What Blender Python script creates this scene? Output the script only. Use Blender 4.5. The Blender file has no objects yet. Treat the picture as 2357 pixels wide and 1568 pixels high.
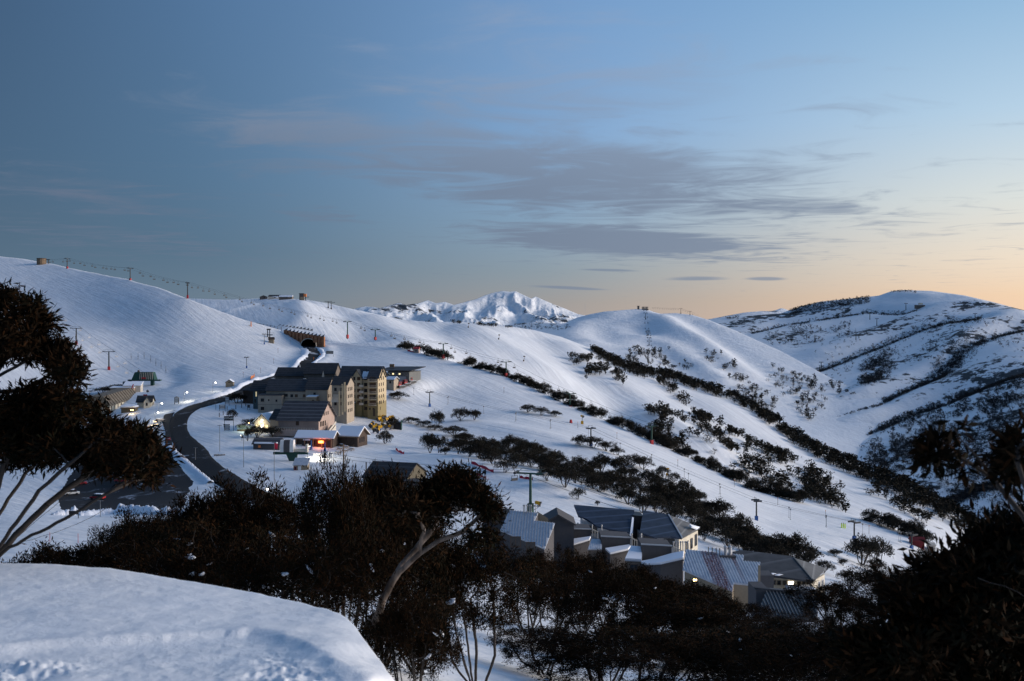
import bpy, math, random
import numpy as np
from mathutils import Vector, Matrix
R = math.radians
SC = bpy.context.scene
COL = SC.collection
random.seed(7)

# ---------------------------------------------------------------- camera
F, CU, CV, HV = 2291.0, 1178.5, 784.0, 745.0       # photo measured on a 2357 x 1568 grid, 35 mm lens
TH = math.atan((CV - HV) / F)
cam = bpy.data.cameras.new('camera')
cam.lens = 35.0
cam.sensor_width = 36.0
cam.clip_start = 0.1
cam.clip_end = 40000
cam.dof.use_dof = True
cam.dof.focus_distance = 350
cam.dof.aperture_fstop = 4.0
camo = bpy.data.objects.new('camera', cam)
camo.rotation_euler = (math.pi / 2 - TH, 0, 0)
COL.objects.link(camo)
SC.camera = camo
SC.render.resolution_x, SC.render.resolution_y = 1024, 681

# ---------------------------------------------------------------- sky, dusk light
SUN_AZ = 58.0       # degrees to the right of the view
def lin(c):
    return [((x / 255 + 0.055) / 1.055) ** 2.4 if x > 10 else x / 255 / 12.92 for x in c]
world = bpy.data.worlds.new('World')
SC.world = world
world.use_nodes = True
nt = world.node_tree
nt.nodes.clear()
def N(t, **kw):
    n = nt.nodes.new(t)
    for k, v in kw.items():
        if k.startswith('i_'):
            n.inputs[int(k[2:])].default_value = v
        else:
            setattr(n, k, v)
    return n
def LK(a, b):
    nt.links.new(a, b)
def M2(op, a, b=None, c=None, clamp=False):
    n = nt.nodes.new('ShaderNodeMath')
    n.operation = op
    n.use_clamp = clamp
    for i, x in enumerate((a, b, c)):
        if x is None:
            continue
        if isinstance(x, (int, float)):
            n.inputs[i].default_value = x
        else:
            nt.links.new(x, n.inputs[i])
    return n.outputs[0]
def MAPR(x, a, b, c=0.0, d=1.0, smooth=True):
    n = nt.nodes.new('ShaderNodeMapRange')
    n.interpolation_type = 'SMOOTHSTEP' if smooth else 'LINEAR'
    nt.links.new(x, n.inputs[0])
    for i, v in enumerate((a, b, c, d)):
        n.inputs[i + 1].default_value = v
    return n.outputs[0]
def MIX(f, a, b, blend='MIX'):
    n = nt.nodes.new('ShaderNodeMix')
    n.data_type = 'RGBA'
    n.blend_type = blend
    for s, x in ((0, f), (6, a), (7, b)):
        if isinstance(x, (int, float)):
            n.inputs[s].default_value = x
        elif isinstance(x, (list, tuple)):
            n.inputs[s].default_value = (*x[:3], 1)
        else:
            nt.links.new(x, n.inputs[s])
    return n.outputs[2]
def RAMP(x, stops):
    n = nt.nodes.new('ShaderNodeValToRGB')
    e = n.color_ramp.elements
    while len(e) < len(stops):
        e.new(0.5)
    for i, (p, c) in enumerate(stops):
        e[i].position = p
        e[i].color = (*c, 1)
    nt.links.new(x, n.inputs[0])
    return n.outputs[0]
tc = N('ShaderNodeTexCoord')
sep = N('ShaderNodeSeparateXYZ')
LK(tc.outputs['Generated'], sep.inputs[0])
X, Y, Z = sep.outputs
el = M2('MULTIPLY', M2('ARCSINE', Z), 180 / math.pi)
az = M2('MULTIPLY', M2('ARCTAN2', X, Y), 180 / math.pi)
da = M2('ABSOLUTE', M2('SUBTRACT', az, SUN_AZ))
da = M2('MINIMUM', da, M2('SUBTRACT', 360.0, da))
# elevation remapped so that the low sky has room on the ramp
et = M2('POWER', M2('DIVIDE', M2('MAXIMUM', el, 0.0), 90.0), 0.5)
def pos(e):
    return math.sqrt(max(e, 0) / 90)
def sky_ramp(st):
    return RAMP(et, [(pos(e), lin(c)) for e, c in st])
r_dark = sky_ramp([(0, (90, 112, 132)), (2, (86, 109, 130)), (5, (76, 101, 124)), (9, (68, 96, 124)), (18, (60, 87, 118)), (40, (80, 112, 154)), (90, (84, 116, 162))])
r_left = sky_ramp([(0, (104, 120, 134)), (1.5, (98, 120, 139)), (4, (84, 112, 136)), (8, (82, 114, 144)), (18, (80, 114, 152)), (40, (86, 118, 160)), (90, (84, 116, 162))])
r_mid = sky_ramp([(0, (172, 158, 152)), (1.2, (156, 153, 152)), (3, (140, 154, 165)), (6, (132, 160, 186)), (11, (128, 164, 204)), (18, (116, 154, 198)), (40, (98, 134, 180)), (90, (84, 116, 162))])
r_right = sky_ramp([(0, (236, 196, 166)), (1.5, (240, 208, 176)), (3.5, (236, 220, 200)), (6.5, (218, 222, 218)), (11, (180, 206, 226)), (18, (134, 176, 212)), (40, (106, 144, 190)), (90, (84, 116, 162))])
r_sun = sky_ramp([(0, (252, 190, 130)), (2, (252, 208, 156)), (5, (248, 224, 190)), (9, (232, 228, 214)), (18, (160, 194, 220)), (40, (112, 150, 194)), (90, (84, 116, 162))])
c = MIX(MAPR(da, 90, 72), r_dark, r_left)
c = MIX(MAPR(da, 78, 50), c, r_mid)
c = MIX(MAPR(da, 58, 26), c, r_right)
c = MIX(MAPR(da, 30, 0), c, r_sun)
# clouds: a flat deck of thin stratocumulus seen at a low angle
inv = M2('DIVIDE', 1.0, M2('MAXIMUM', Z, 0.02))
px = M2('MULTIPLY', X, inv)
py = M2('MULTIPLY', Y, inv)
cmb = N('ShaderNodeCombineXYZ')
LK(px, cmb.inputs[0]); LK(py, cmb.inputs[1])
mp = N('ShaderNodeMapping')
mp.inputs['Rotation'].default_value = (0, 0, R(12))
mp.inputs['Scale'].default_value = (0.55, 0.62, 1)
mp.inputs['Location'].default_value = (3.1, 1.7, 0)
LK(cmb.outputs[0], mp.inputs[0])
def NOISE(vec, scale, detail=6, rough=0.55, dist=0.0):
    n = nt.nodes.new('ShaderNodeTexNoise')
    n.inputs['Scale'].default_value = scale
    n.inputs['Detail'].default_value = detail
    n.inputs['Roughness'].default_value = rough
    n.inputs['Distortion'].default_value = dist
    nt.links.new(vec, n.inputs['Vector'])
    return n.outputs[0]
n1 = NOISE(mp.outputs[0], 2.3, 8, 0.6, 0.9)
def blob(a, e, ra, re, tilt=0.0):
    # soft patch of sky round azimuth a, elevation e
    x = M2('SUBTRACT', az, a)
    y = M2('ADD', M2('SUBTRACT', el, e), M2('MULTIPLY', x, tilt))
    q = M2('ADD', M2('POWER', M2('DIVIDE', x, ra), 2.0), M2('POWER', M2('DIVIDE', y, re), 2.0))
    return M2('POWER', 2.718, M2('MULTIPLY', q, -1.0))
def vmax(*a):
    r = a[0]
    for x in a[1:]:
        r = M2('MAXIMUM', r, x)
    return r
dens = vmax(blob(2, 8.6, 16, 2.4, 0.13), M2('MULTIPLY', blob(6.2, 4.7, 8.0, 0.85, 0.07), 1.45), M2('MULTIPLY', blob(-9, 10.4, 10, 1.6, 0.08), 0.85), M2('MULTIPLY', blob(0, 12.5, 14, 2.2, 0.1), 0.55),
            M2('MULTIPLY', blob(-24, 7.0, 7, 1.1, 0.12), 0.62), M2('MULTIPLY', blob(-22, 4.6, 8, 0.9, 0.1), 0.5), M2('MULTIPLY', blob(4, 15, 12, 3, 0.1), 0.42),
            M2('MULTIPLY', blob(16, 6.6, 7, 0.7, 0.1), 0.7), M2('MULTIPLY', blob(-11, 6.0, 3, 0.45, 0.05), 0.6), M2('MULTIPLY', blob(18, 11.5, 6, 1.1, 0.06), 0.45),
            M2('MULTIPLY', blob(95, 8, 20, 3, 0.1), 0.7), M2('MULTIPLY', blob(-80, 9, 24, 3, 0.1), 0.6), M2('MULTIPLY', blob(170, 8, 30, 3, 0.05), 0.6))
cl = MAPR(M2('ADD', M2('MULTIPLY', dens, 0.46), M2('MULTIPLY', n1, 1.05)), 0.60, 0.98)
# thin lenticular strips low over the far peaks
n2 = NOISE(mp.outputs[0], 0.7, 4, 0.5)
strips = vmax(blob(3.2, 2.05, 2.6, 0.12, 0.05), blob(5.6, 3.05, 2.2, 0.10, 0.03), blob(10.5, 2.55, 2.2, 0.16, 0.0), blob(14.3, 2.5, 1.4, 0.14, 0.02))
cl2 = MAPR(M2('MULTIPLY', strips, M2('ADD', n2, 0.45)), 0.35, 0.85, 0, 0.75)
sun_side = MAPR(da, 95, 25)
ccol = MIX(sun_side, lin((92, 108, 132)), lin((126, 140, 162)))
ccol = MIX(MAPR(el, 6, 16), ccol, MIX(0.5, c, lin((150, 160, 180))))
c = MIX(M2('MULTIPLY', cl, 0.92), c, ccol)
c = MIX(cl2, c, ccol)
sk = N('ShaderNodeTexSky')
sk.sky_type = 'NISHITA'
sk.sun_disc = False
sk.sun_elevation = R(1.0)
sk.sun_rotation = R(SUN_AZ)
sk.altitude = 1750
bg1 = N('ShaderNodeBackground')
LK(c, bg1.inputs[0])
bg1.inputs[1].default_value = 0.92
bg2 = N('ShaderNodeBackground')
LK(sk.outputs[0], bg2.inputs[0])
bg2.inputs[1].default_value = 0.005
add = N('ShaderNodeAddShader')
LK(bg1.outputs[0], add.inputs[0]); LK(bg2.outputs[0], add.inputs[1])
wo = N('ShaderNodeOutputWorld')
LK(add.outputs[0], wo.inputs[0])

sl = bpy.data.lights.new('dusk_sun', 'SUN')
sl.energy = 3.9
sl.angle = R(36)
sl.color = (1.0, 0.87, 0.77)
slo = bpy.data.objects.new('dusk_sun', sl)
SUN_EL, LAMP_AZ = 10.0, 86.0
sd = Vector((math.sin(R(LAMP_AZ)) * math.cos(R(SUN_EL)), math.cos(R(LAMP_AZ)) * math.cos(R(SUN_EL)), math.sin(R(SUN_EL))))
slo.rotation_euler = sd.to_track_quat('Z', 'Y').to_euler()
COL.objects.link(slo)
vs = SC.view_settings
vs.view_transform = 'Standard'
vs.look = 'None'
vs.exposure = 0.18
vs.gamma = 1.0
SC.cycles.max_bounces = 5
SC.cycles.diffuse_bounces = 3
SC.cycles.transparent_max_bounces = 4
SC.cycles.sample_clamp_indirect = 4.0
SC.cycles.use_denoising = True

# ---------------------------------------------------------------- pixel -> place
def P(u, v, d):
    """place seen at (u, v) on the measuring grid whose distance along the view axis is d metres"""
    u, v, d = np.asarray(u, float), np.asarray(v, float), np.asarray(d, float)
    x = (u - CU) / F
    y = -(v - CV) / F
    c, s = math.cos(TH), math.sin(TH)
    k = d / (c + y * s)
    return np.stack([x * k, d + 0 * x, (-s + y * c) * k], -1)
def PV(u, v, d):
    return Vector(P(u, v, d).tolist())
def project(p):
    c, s = math.cos(TH), math.sin(TH)
    f = p[1] * c - p[2] * s
    up = p[1] * s + p[2] * c
    return CU + F * p[0] / f, CV - F * up / f

# ---------------------------------------------------------------- noise
_rs = np.random.RandomState(3)
_tab = _rs.rand(256, 256)
def vnoise(x, y):
    xi, yi = np.floor(x).astype(int), np.floor(y).astype(int)
    fx, fy = x - xi, y - yi
    fx = fx * fx * fx * (fx * (fx * 6 - 15) + 10)
    fy = fy * fy * fy * (fy * (fy * 6 - 15) + 10)
    a = _tab[xi & 255, yi & 255]; b = _tab[(xi + 1) & 255, yi & 255]
    c = _tab[xi & 255, (yi + 1) & 255]; d = _tab[(xi + 1) & 255, (yi + 1) & 255]
    return (a * (1 - fx) + b * fx) * (1 - fy) + (c * (1 - fx) + d * fx) * fy - 0.5
def fbm(x, y, o=4, g=0.5):
    r, a = 0, 1
    for i in range(o):
        r = r + a * vnoise(x * 2 ** i + 17.3 * i, y * 2 ** i - 9.1 * i)
        a *= g
    return r
def ridged(x, y, o=4, g=0.5):
    r, a = 0, 1
    for i in range(o):
        r = r + a * (0.5 - 2 * np.abs(vnoise(x * 2 ** i + 5.3 * i, y * 2 ** i + 3.7 * i)))
        a *= g
    return r

# ---------------------------------------------------------------- materials
def mat(name, build=None, col=(0.5, 0.5, 0.5), rough=0.7, spec=0.3, metal=0.0):
    m = bpy.data.materials.new(name)
    m.use_nodes = True
    b = m.node_tree.nodes['Principled BSDF']
    b.inputs['Base Color'].default_value = (*col, 1)
    b.inputs['Roughness'].default_value = rough
    b.inputs['Specular IOR Level'].default_value = spec
    b.inputs['Metallic'].default_value = metal
    if build:
        build(m, m.node_tree, b)
    return m
def tnode(t, typ, **inp):
    n = t.nodes.new(typ)
    for k, v in inp.items():
        n.inputs[k.replace('_', ' ')].default_value = v
    return n
def objcoord(t, scale=(1, 1, 1), rot=(0, 0, 0), world_space=False):
    m = t.nodes.new('ShaderNodeMapping')
    m.inputs['Scale'].default_value = scale
    m.inputs['Rotation'].default_value = rot
    if world_space:
        g = t.nodes.new('ShaderNodeNewGeometry')
        t.links.new(g.outputs['Position'], m.inputs[0])
    else:
        g = t.nodes.new('ShaderNodeTexCoord')
        t.links.new(g.outputs['Object'], m.inputs[0])
    return m.outputs[0]
def mixcol(t, f, a, b, blend='MIX'):
    n = t.nodes.new('ShaderNodeMix')
    n.data_type = 'RGBA'
    n.blend_type = blend
    for s, x in ((0, f), (6, a), (7, b)):
        if isinstance(x, (int, float)):
            n.inputs[s].default_value = x
        elif isinstance(x, (list, tuple)):
            n.inputs[s].default_value = (*x[:3], 1)
        else:
            t.links.new(x, n.inputs[s])
    return n.outputs[2]
def mrange(t, x, a, b, c=0.0, d=1.0):
    n = t.nodes.new('ShaderNodeMapRange')
    n.interpolation_type = 'SMOOTHSTEP'
    t.links.new(x, n.inputs[0])
    for i, v in enumerate((a, b, c, d)):
        n.inputs[i + 1].default_value = v
    return n.outputs[0]
def noise(t, vec, scale, detail=4, rough=0.5, dist=0.0):
    n = t.nodes.new('ShaderNodeTexNoise')
    n.inputs['Scale'].default_value = scale
    n.inputs['Detail'].default_value = detail
    n.inputs['Roughness'].default_value = rough
    n.inputs['Distortion'].default_value = dist
    t.links.new(vec, n.inputs['Vector'])
    return n.outputs[0]
def bump(t, b, h, strength, dist):
    n = t.nodes.new('ShaderNodeBump')
    n.inputs['Strength'].default_value = strength
    n.inputs['Distance'].default_value = dist
    t.links.new(h, n.inputs['Height'])
    t.links.new(n.outputs[0], b.inputs['Normal'])
    return n
def msum(t, *xs):
    r = None
    for x, k in xs:
        n = t.nodes.new('ShaderNodeMath')
        n.operation = 'MULTIPLY_ADD'
        t.links.new(x, n.inputs[0])
        n.inputs[1].default_value = k
        if r is None:
            n.inputs[2].default_value = 0
        else:
            t.links.new(r, n.inputs[2])
        r = n.outputs[0]
    return r
def snow_build(scales, dist, streak=None, scrub=None, tint=(0.84, 0.865, 0.885)):
    def f(m, t, b):
        w = objcoord(t, world_space=True)
        hs = [(noise(t, w, s, 5, 0.6), a) for s, a in scales]
        if streak:
            ws = objcoord(t, streak[0], (0, 0, streak[1]), True)
            ws.node.vector_type = 'TEXTURE'
            stn = noise(t, ws, streak[2], 4, 0.6)
            hs.append((stn, streak[3]))
        h = msum(t, *hs)
        bump(t, b, h, 1.0, dist)
        n = noise(t, w, scales[0][0] * 0.5, 4)
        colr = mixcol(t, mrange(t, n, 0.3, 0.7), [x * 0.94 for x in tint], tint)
        if streak:
            # packed and loose strips left by groomers and skis
            colr = mixcol(t, mrange(t, stn, 0.40, 0.62), [x * 0.86 for x in tint], colr)
        if scrub:
            # scrub and rock too far off to tell apart
            n1 = noise(t, w, scrub[0], 6, 0.7)
            n2 = noise(t, w, scrub[1], 3, 0.5)
            f2 = mrange(t, msum(t, (n1, 1.0), (n2, 1.1)), scrub[2], scrub[2] + 0.07)
            colr = mixcol(t, f2, colr, (0.035, 0.04, 0.045))
        t.links.new(colr, b.inputs['Base Color'])
    return f
MAT = {}
MAT['snow_village'] = mat('groomed_snow', snow_build([(0.35, 0.7), (1.7, 0.22), (0.05, 1.5)], 0.35, ((34.0, 1.7, 30.0), R(-50), 1.0, 0.9)), rough=0.62, spec=0.25)
MAT['snow_hill'] = mat('hill_snow', snow_build([(0.22, 0.8), (1.0, 0.3), (0.03, 2.0)], 0.45, ((60.0, 3.2, 60.0), R(-72), 1.0, 1.2)), rough=0.62, spec=0.25)
MAT['snow_far'] = mat('mountain_snow', snow_build([(0.05, 2.0), (0.2, 0.6)], 1.0), rough=0.7, spec=0.2)
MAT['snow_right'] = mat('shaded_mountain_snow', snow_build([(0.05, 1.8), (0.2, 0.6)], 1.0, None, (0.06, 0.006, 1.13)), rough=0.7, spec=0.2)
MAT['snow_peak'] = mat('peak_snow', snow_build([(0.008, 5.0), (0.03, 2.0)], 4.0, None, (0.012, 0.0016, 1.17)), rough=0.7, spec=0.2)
MAT['snow_drift'] = mat('drift_snow', snow_build([(3.0, 0.5), (14.0, 0.3), (60, 0.12), (240, 0.04)], 0.026), rough=0.55, spec=0.3)

# ---------------------------------------------------------------- mesh helpers
def new_obj(name, me, parent=None, loc=(0, 0, 0), rz=0.0):
    o = bpy.data.objects.new(name, me)
    COL.objects.link(o)
    if parent is not None:
        o.parent = parent
    o.location = loc
    if rz:
        o.rotation_euler = (0, 0, rz)
    return o
def np_mesh(name, verts, faces, m=None, smooth=False):
    """verts (n,3), faces (k,3|4) int arrays"""
    me = bpy.data.meshes.new(name)
    verts = np.asarray(verts, np.float32)
    faces = np.asarray(faces, np.int32)
    k, w = faces.shape
    me.vertices.add(len(verts))
    me.vertices.foreach_set('co', verts.ravel())
    me.loops.add(k * w)
    me.loops.foreach_set('vertex_index', faces.ravel())
    me.polygons.add(k)
    me.polygons.foreach_set('loop_start', np.arange(0, k * w, w, dtype=np.int32))
    me.polygons.foreach_set('loop_total', np.full(k, w, np.int32))
    if smooth:
        me.polygons.foreach_set('use_smooth', np.ones(k, bool))
    me.update(calc_edges=True)
    me.validate()
    if m:
        me.materials.append(m)
    return me
def grid_faces(nr, nc):
    i = np.arange(nr - 1)[:, None] * nc + np.arange(nc - 1)[None]
    return np.stack([i, i + 1, i + nc + 1, i + nc], -1).reshape(-1, 4)
def tag(o, label=None, cat=None, group=None, kind=None):
    if label: o['label'] = label
    if cat: o['category'] = cat
    if group: o['group'] = group
    if kind: o['kind'] = kind
    return o
def thing(name, label, cat, loc, group=None, rz=0.0):
    o = new_obj(name, None, None, loc, rz)
    o.empty_display_size = 0.5
    return tag(o, label, cat, group)

# ---------------------------------------------------------------- terrain layers
def polydist(xy, line):
    best = np.full(len(xy), 1e9)
    for a, b in zip(line[:-1], line[1:]):
        ab = b - a
        t = np.clip(((xy - a) @ ab) / (ab @ ab + 1e-9), 0, 1)
        best = np.minimum(best, np.linalg.norm(xy - (a + t[:, None] * ab), axis=1))
    return best
class Layer:
    def __init__(s, top, pts, su=500.0, sv=200.0, reg=1e-4, fade=0.0):
        s.fade = fade
        s.top = np.array(top, float)
        p = np.array(pts, float)
        s.su, s.sv = su, sv
        s.c = np.stack([p[:, 0] / su, p[:, 1] / sv], -1)
        n = len(p)
        A = np.zeros((n + 3, n + 3))
        A[:n, :n] = s.phi(s.c, s.c) + reg * np.eye(n)
        A[:n, n] = 1
        A[:n, n + 1:] = s.c
        A[n, :n] = 1
        A[n + 1:, :n] = s.c.T
        b = np.zeros(n + 3)
        b[:n] = np.log(p[:, 2])
        s.w = np.linalg.solve(A, b)
        s.disp = []          # functions of (x, y) -> dz
    def phi(s, a, b):
        r2 = ((a[:, None] - b[None]) ** 2).sum(-1)
        return 0.5 * r2 * np.log(r2 + 1e-12)
    def D(s, u, v):
        u, v = np.atleast_1d(np.asarray(u, float)), np.atleast_1d(np.asarray(v, float))
        q = np.stack([u.ravel() / s.su, v.ravel() / s.sv], -1)
        out = np.empty(len(q))
        for i in range(0, len(q), 20000):
            e = q[i:i + 20000]
            out[i:i + 20000] = s.phi(e, s.c) @ s.w[:-3] + s.w[-3] + e @ s.w[-2:]
        return np.exp(out).reshape(u.shape)
    def topv(s, u):
        return np.interp(u, s.top[:, 0], s.top[:, 1])
    def at(s, u, v, dz=0.0):
        p = P(u, v, s.D(u, v)).reshape(-1, 3)
        w_ = 1.0
        if s.fade:
            w_ = np.clip((np.asarray(v, float).ravel() - s.topv(np.asarray(u, float).ravel())) / s.fade, 0.06, 1)
        for f in s.disp:
            p[:, 2] += f(p[:, 0], p[:, 1]) * w_
        p[:, 2] += dz
        return p
    def g(s, u, v, dz=0.0):
        return Vector(s.at([u], [v], dz)[0].tolist())
    def d(s, u, v):
        return float(s.D([u], [v])[0])
    def line(s, uv):
        uv = np.array(uv, float)
        return s.at(uv[:, 0], uv[:, 1])[:, :2]
    def build(s, name, m, u0, u1, vb, nu, nv, label=None, back=(0.02, 0.05, 0.12, 0.3, 0.6), drop=(0.002, 0.012, 0.045, 0.14, 0.3), power=1.0):
        us = np.linspace(u0, u1, nu)
        vt = s.topv(us)
        t = np.linspace(0, 1, nv) ** power
        vbm = np.interp(us, [x[0] for x in vb], [x[1] for x in vb]) if isinstance(vb, list) else np.full(nu, vb)
        V = vbm[None] + (vt - vbm)[None] * t[:, None]
        U = np.broadcast_to(us, V.shape)
        p = s.at(U.ravel(), V.ravel()).reshape(nv, nu, 3)
        rows = [p]
        tp = p[-1]
        r = np.linalg.norm(tp[:, :2], axis=1, keepdims=True)
        dr = tp[:, :2] / r
        for b_, q in zip(back, drop):
            n = tp.copy()
            n[:, :2] += dr * r * b_
            n[:, 2:] -= r * q
            rows.append(n[None])
        al = np.concatenate(rows, 0)
        me = np_mesh(name, al.reshape(-1, 3), grid_faces(al.shape[0], nu)[:, ::-1] if False else grid_faces(al.shape[0], nu), m, True)
        o = new_obj(name, me)
        tag(o, label, None, None, 'structure')
        return o
def feat(layer, uv, amp, width):
    ln = layer.line(uv)
    lo, hi = ln.min(0) - 4 * width, ln.max(0) + 4 * width
    def f(x, y):
        r = np.zeros(len(x))
        k = (x > lo[0]) & (x < hi[0]) & (y > lo[1]) & (y < hi[1])
        if k.any():
            dd = polydist(np.stack([x[k], y[k]], -1), ln)
            r[k] = amp * np.exp(-(dd / width) ** 2)
        return r
    return f

# the village shelf and the broad hill on the left
V_TOP = [(-200, 572), (0, 590), (60, 598), (95, 603), (130, 609), (155, 617), (220, 628), (300, 645), (360, 661), (430, 685), (500, 714), (560, 735), (620, 752), (645, 760), (655, 769), (680, 775), (690, 786), (694, 797), (726, 798), (732, 792), (748, 785), (800, 789), (860, 796), (930, 803), (1030, 828), (1150, 860), (1280, 918), (1440, 990), (1600, 1062), (1740, 1128), (1870, 1164), (1950, 1183), (2040, 1212), (2120, 1245), (2250, 1300), (2600, 1440)]
V_PTS = [(-200, 572, 1080), (0, 590, 990), (95, 605, 945), (155, 619, 900), (300, 645, 800), (430, 685, 720), (500, 714, 705), (560, 737, 695), (640, 760, 690),
 (100, 700, 760), (100, 750, 690), (250, 750, 690), (400, 780, 640), (250, 850, 580), (175, 793, 625), (330, 880, 540), (100, 850, 560), (0, 800, 600), (-200, 800, 560), (-200, 1000, 400), (0, 1000, 420), (150, 1000, 410),
 (430, 910, 470), (300, 920, 480), (530, 890, 500), (620, 800, 640), (620, 850, 560),
 (710, 795, 670), (700, 840, 590), (600, 885, 510), (540, 905, 480), (440, 945, 430), (400, 1000, 385), (450, 1060, 330), (560, 1120, 290), (650, 1150, 270),
 (300, 1100, 310), (380, 1150, 275), (200, 1170, 265), (0, 1150, 280), (-200, 1200, 240),
 (500, 1000, 375), (600, 1060, 325), (560, 980, 400), (700, 1100, 300), (600, 940, 440), (700, 960, 425), (850, 960, 440), (900, 890, 510), (960, 880, 520), (730, 1020, 365),
 (1000, 980, 440), (1000, 900, 520), (950, 812, 630), (850, 800, 650), (780, 800, 660),
 (930, 803, 640), (1030, 830, 600), (1150, 860, 570), (1280, 920, 530), (1440, 990, 480), (1600, 1065, 440), (1740, 1130, 405), (1950, 1185, 380), (2120, 1245, 350), (2250, 1300, 330), (2600, 1440, 290),
 (1200, 980, 440), (1100, 1050, 345), (1300, 1080, 330), (1500, 1100, 350), (1600, 1200, 270), (1300, 1180, 235), (1100, 1140, 260), (900, 1080, 310), (1750, 1220, 300), (1900, 1290, 260), (2000, 1280, 300), (2100, 1330, 270),
 (1400, 1265, 185), (1650, 1345, 160), (1850, 1370, 155), (1500, 1420, 100), (1200, 1350, 105), (1100, 1430, 50), (1100, 1500, 30), (1300, 1560, 26), (1500, 1500, 45), (1800, 1500, 50), (2200, 1500, 40), (2400, 1450, 60),
 (900, 1300, 110), (500, 1250, 125), (700, 1250, 125), (200, 1220, 180), (100, 1200, 210), (0, 1250, 140), (0, 1300, 80), (300, 1350, 50), (600, 1420, 30), (900, 1500, 22), (900, 1620, 15), (0, 1450, 25), (1400, 1650, 18), (2000, 1650, 20), (2400, 1650, 22), (0, 1650, 14)]
LV = Layer(V_TOP, V_PTS)
LV.disp.append(lambda x, y: 0.9 * fbm(x / 60, y / 60, 3) * np.clip((y - 40) / 150, 0.03, 1) + 0.16 * fbm(x / 9, y / 9, 3) * np.clip((y - 40) / 100, 0.1, 1))
# cut bank, snow pile and small rolls of the groomed slope
LV.disp.append(feat(LV, [(700, 858), (640, 872), (590, 880), (556, 893)], 1.6, 5))
LV.disp.append(feat(LV, [(712, 806), (707, 826), (690, 842)], 2.0, 6))
LV.disp.append(feat(LV, [(752, 800), (760, 815), (745, 835), (715, 848)], 1.8, 5))
LV.disp.append(feat(LV, [(1000, 1060), (1120, 1090), (1260, 1130)], 2.2, 14))
LV.disp.append(feat(LV, [(1080, 975), (1280, 1010), (1440, 1070)], 1.4, 12))
LV.disp.append(feat(LV, [(390, 850), (402, 868), (390, 885), (360, 892)], -1.8, 7))
# hill and spur behind
C_TOP = [(380, 690), (430, 687), (520, 690), (600, 687), (700, 689), (760, 699), (830, 715), (920, 735), (1000, 742), (1060, 740), (1120, 747), (1180, 752), (1230, 760), (1290, 775), (1364, 803), (1417, 833), (1480, 852), (1542, 863), (1593, 880), (1668, 902), (1718, 924), (1768, 955), (1819, 992), (1885, 1032), (1989, 1078), (2094, 1118), (2198, 1178), (2250, 1210), (2450, 1320)]
C_PTS = [(380, 690, 1120), (430, 687, 1100), (600, 687, 1050), (700, 689, 1000), (760, 699, 985), (920, 735, 1010), (1060, 740, 1060), (1180, 752, 1120), (1290, 775, 1170), (1440, 838, 1150), (1600, 882, 1110), (1720, 925, 1050), (1856, 1015, 950), (1990, 1078, 880), (2094, 1118, 830), (2250, 1210, 760), (2450, 1320, 700),
 (400, 760, 850), (550, 760, 800), (650, 766, 715), (700, 750, 745), (690, 780, 716), (720, 790, 712), (745, 782, 702), (800, 788, 690), (860, 797, 674), (930, 806, 662), (1030, 832, 690), (1150, 864, 730), (1280, 924, 735), (1440, 994, 700), (1600, 1068, 660), (1740, 1134, 640), (1950, 1190, 620), (2120, 1250, 600), (2450, 1400, 560),
 (1150, 800, 880), (1300, 850, 900), (1450, 900, 900), (1400, 940, 790), (1600, 960, 860), (1560, 1000, 760), (1750, 1040, 800), (900, 770, 780), (800, 740, 800), (1900, 1120, 740),
 (500, 830, 760), (700, 830, 690), (900, 860, 640), (1300, 1050, 600), (1700, 1250, 500), (2100, 1400, 470)]
LC = Layer(C_TOP, C_PTS, fade=10)
LC.disp.append(lambda x, y: 2.2 * fbm(x / 130, y / 130, 3) + 0.3 * fbm(x / 20, y / 20, 3))
for uv, a, w in (([(790, 705), (800, 740), (815, 775)], -5, 20), ([(880, 735), (900, 760), (960, 800)], 4, 22), ([(990, 745), (1030, 775), (1090, 815)], -4, 22), ([(1090, 755), (1150, 790), (1260, 850)], 4.5, 26),
                 ([(1240, 775), (1330, 850), (1400, 930)], -5, 30), ([(1310, 800), (1400, 880), (1500, 960), (1600, 1030)], 5, 30), ([(1420, 900), (1440, 940), (1460, 980)], -6, 22), ([(1560, 910), (1650, 960), (1760, 1020)], -4, 22), ([(1480, 960), (1560, 990), (1660, 1050)], 4, 18),
                 ([(690, 700), (700, 725), (690, 745)], 3, 12), ([(530, 720), (600, 700), (650, 700)], 2, 8)):
    LC.disp.append(feat(LC, uv, a, w))
# chairlift hill
D_TOP = [(1060, 758), (1130, 752), (1180, 747), (1230, 742), (1275, 744), (1300, 745), (1312, 738), (1332, 730), (1360, 723), (1392, 717), (1440, 713), (1472, 711), (1487, 712), (1505, 719), (1520, 723), (1555, 721), (1593, 725), (1630, 736), (1693, 761), (1743, 784), (1794, 807), (1856, 840), (1923, 876), (1975, 899), (2030, 922), (2150, 985)]
D_PTS = [(1060, 758, 1900), (1180, 747, 1950), (1300, 745, 1820), (1392, 717, 1850), (1480, 711, 1880), (1520, 723, 1860), (1593, 725, 1850), (1693, 761, 1750), (1794, 807, 1620), (1923, 876, 1430), (2030, 922, 1300), (2150, 985, 1240),
 (1300, 775, 1560), (1370, 806, 1420), (1480, 853, 1310), (1600, 885, 1270), (1720, 926, 1210), (1856, 1012, 1060), (1980, 960, 1210), (1928, 949, 1240), (1500, 780, 1560), (1600, 800, 1520), (1700, 850, 1400), (1800, 900, 1300), (2000, 1080, 1000), (1300, 850, 1200), (1600, 1000, 1050)]
LD = Layer(D_TOP, D_PTS, fade=14)
LD.disp.append(lambda x, y: 3.0 * fbm(x / 180, y / 180, 3))
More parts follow.
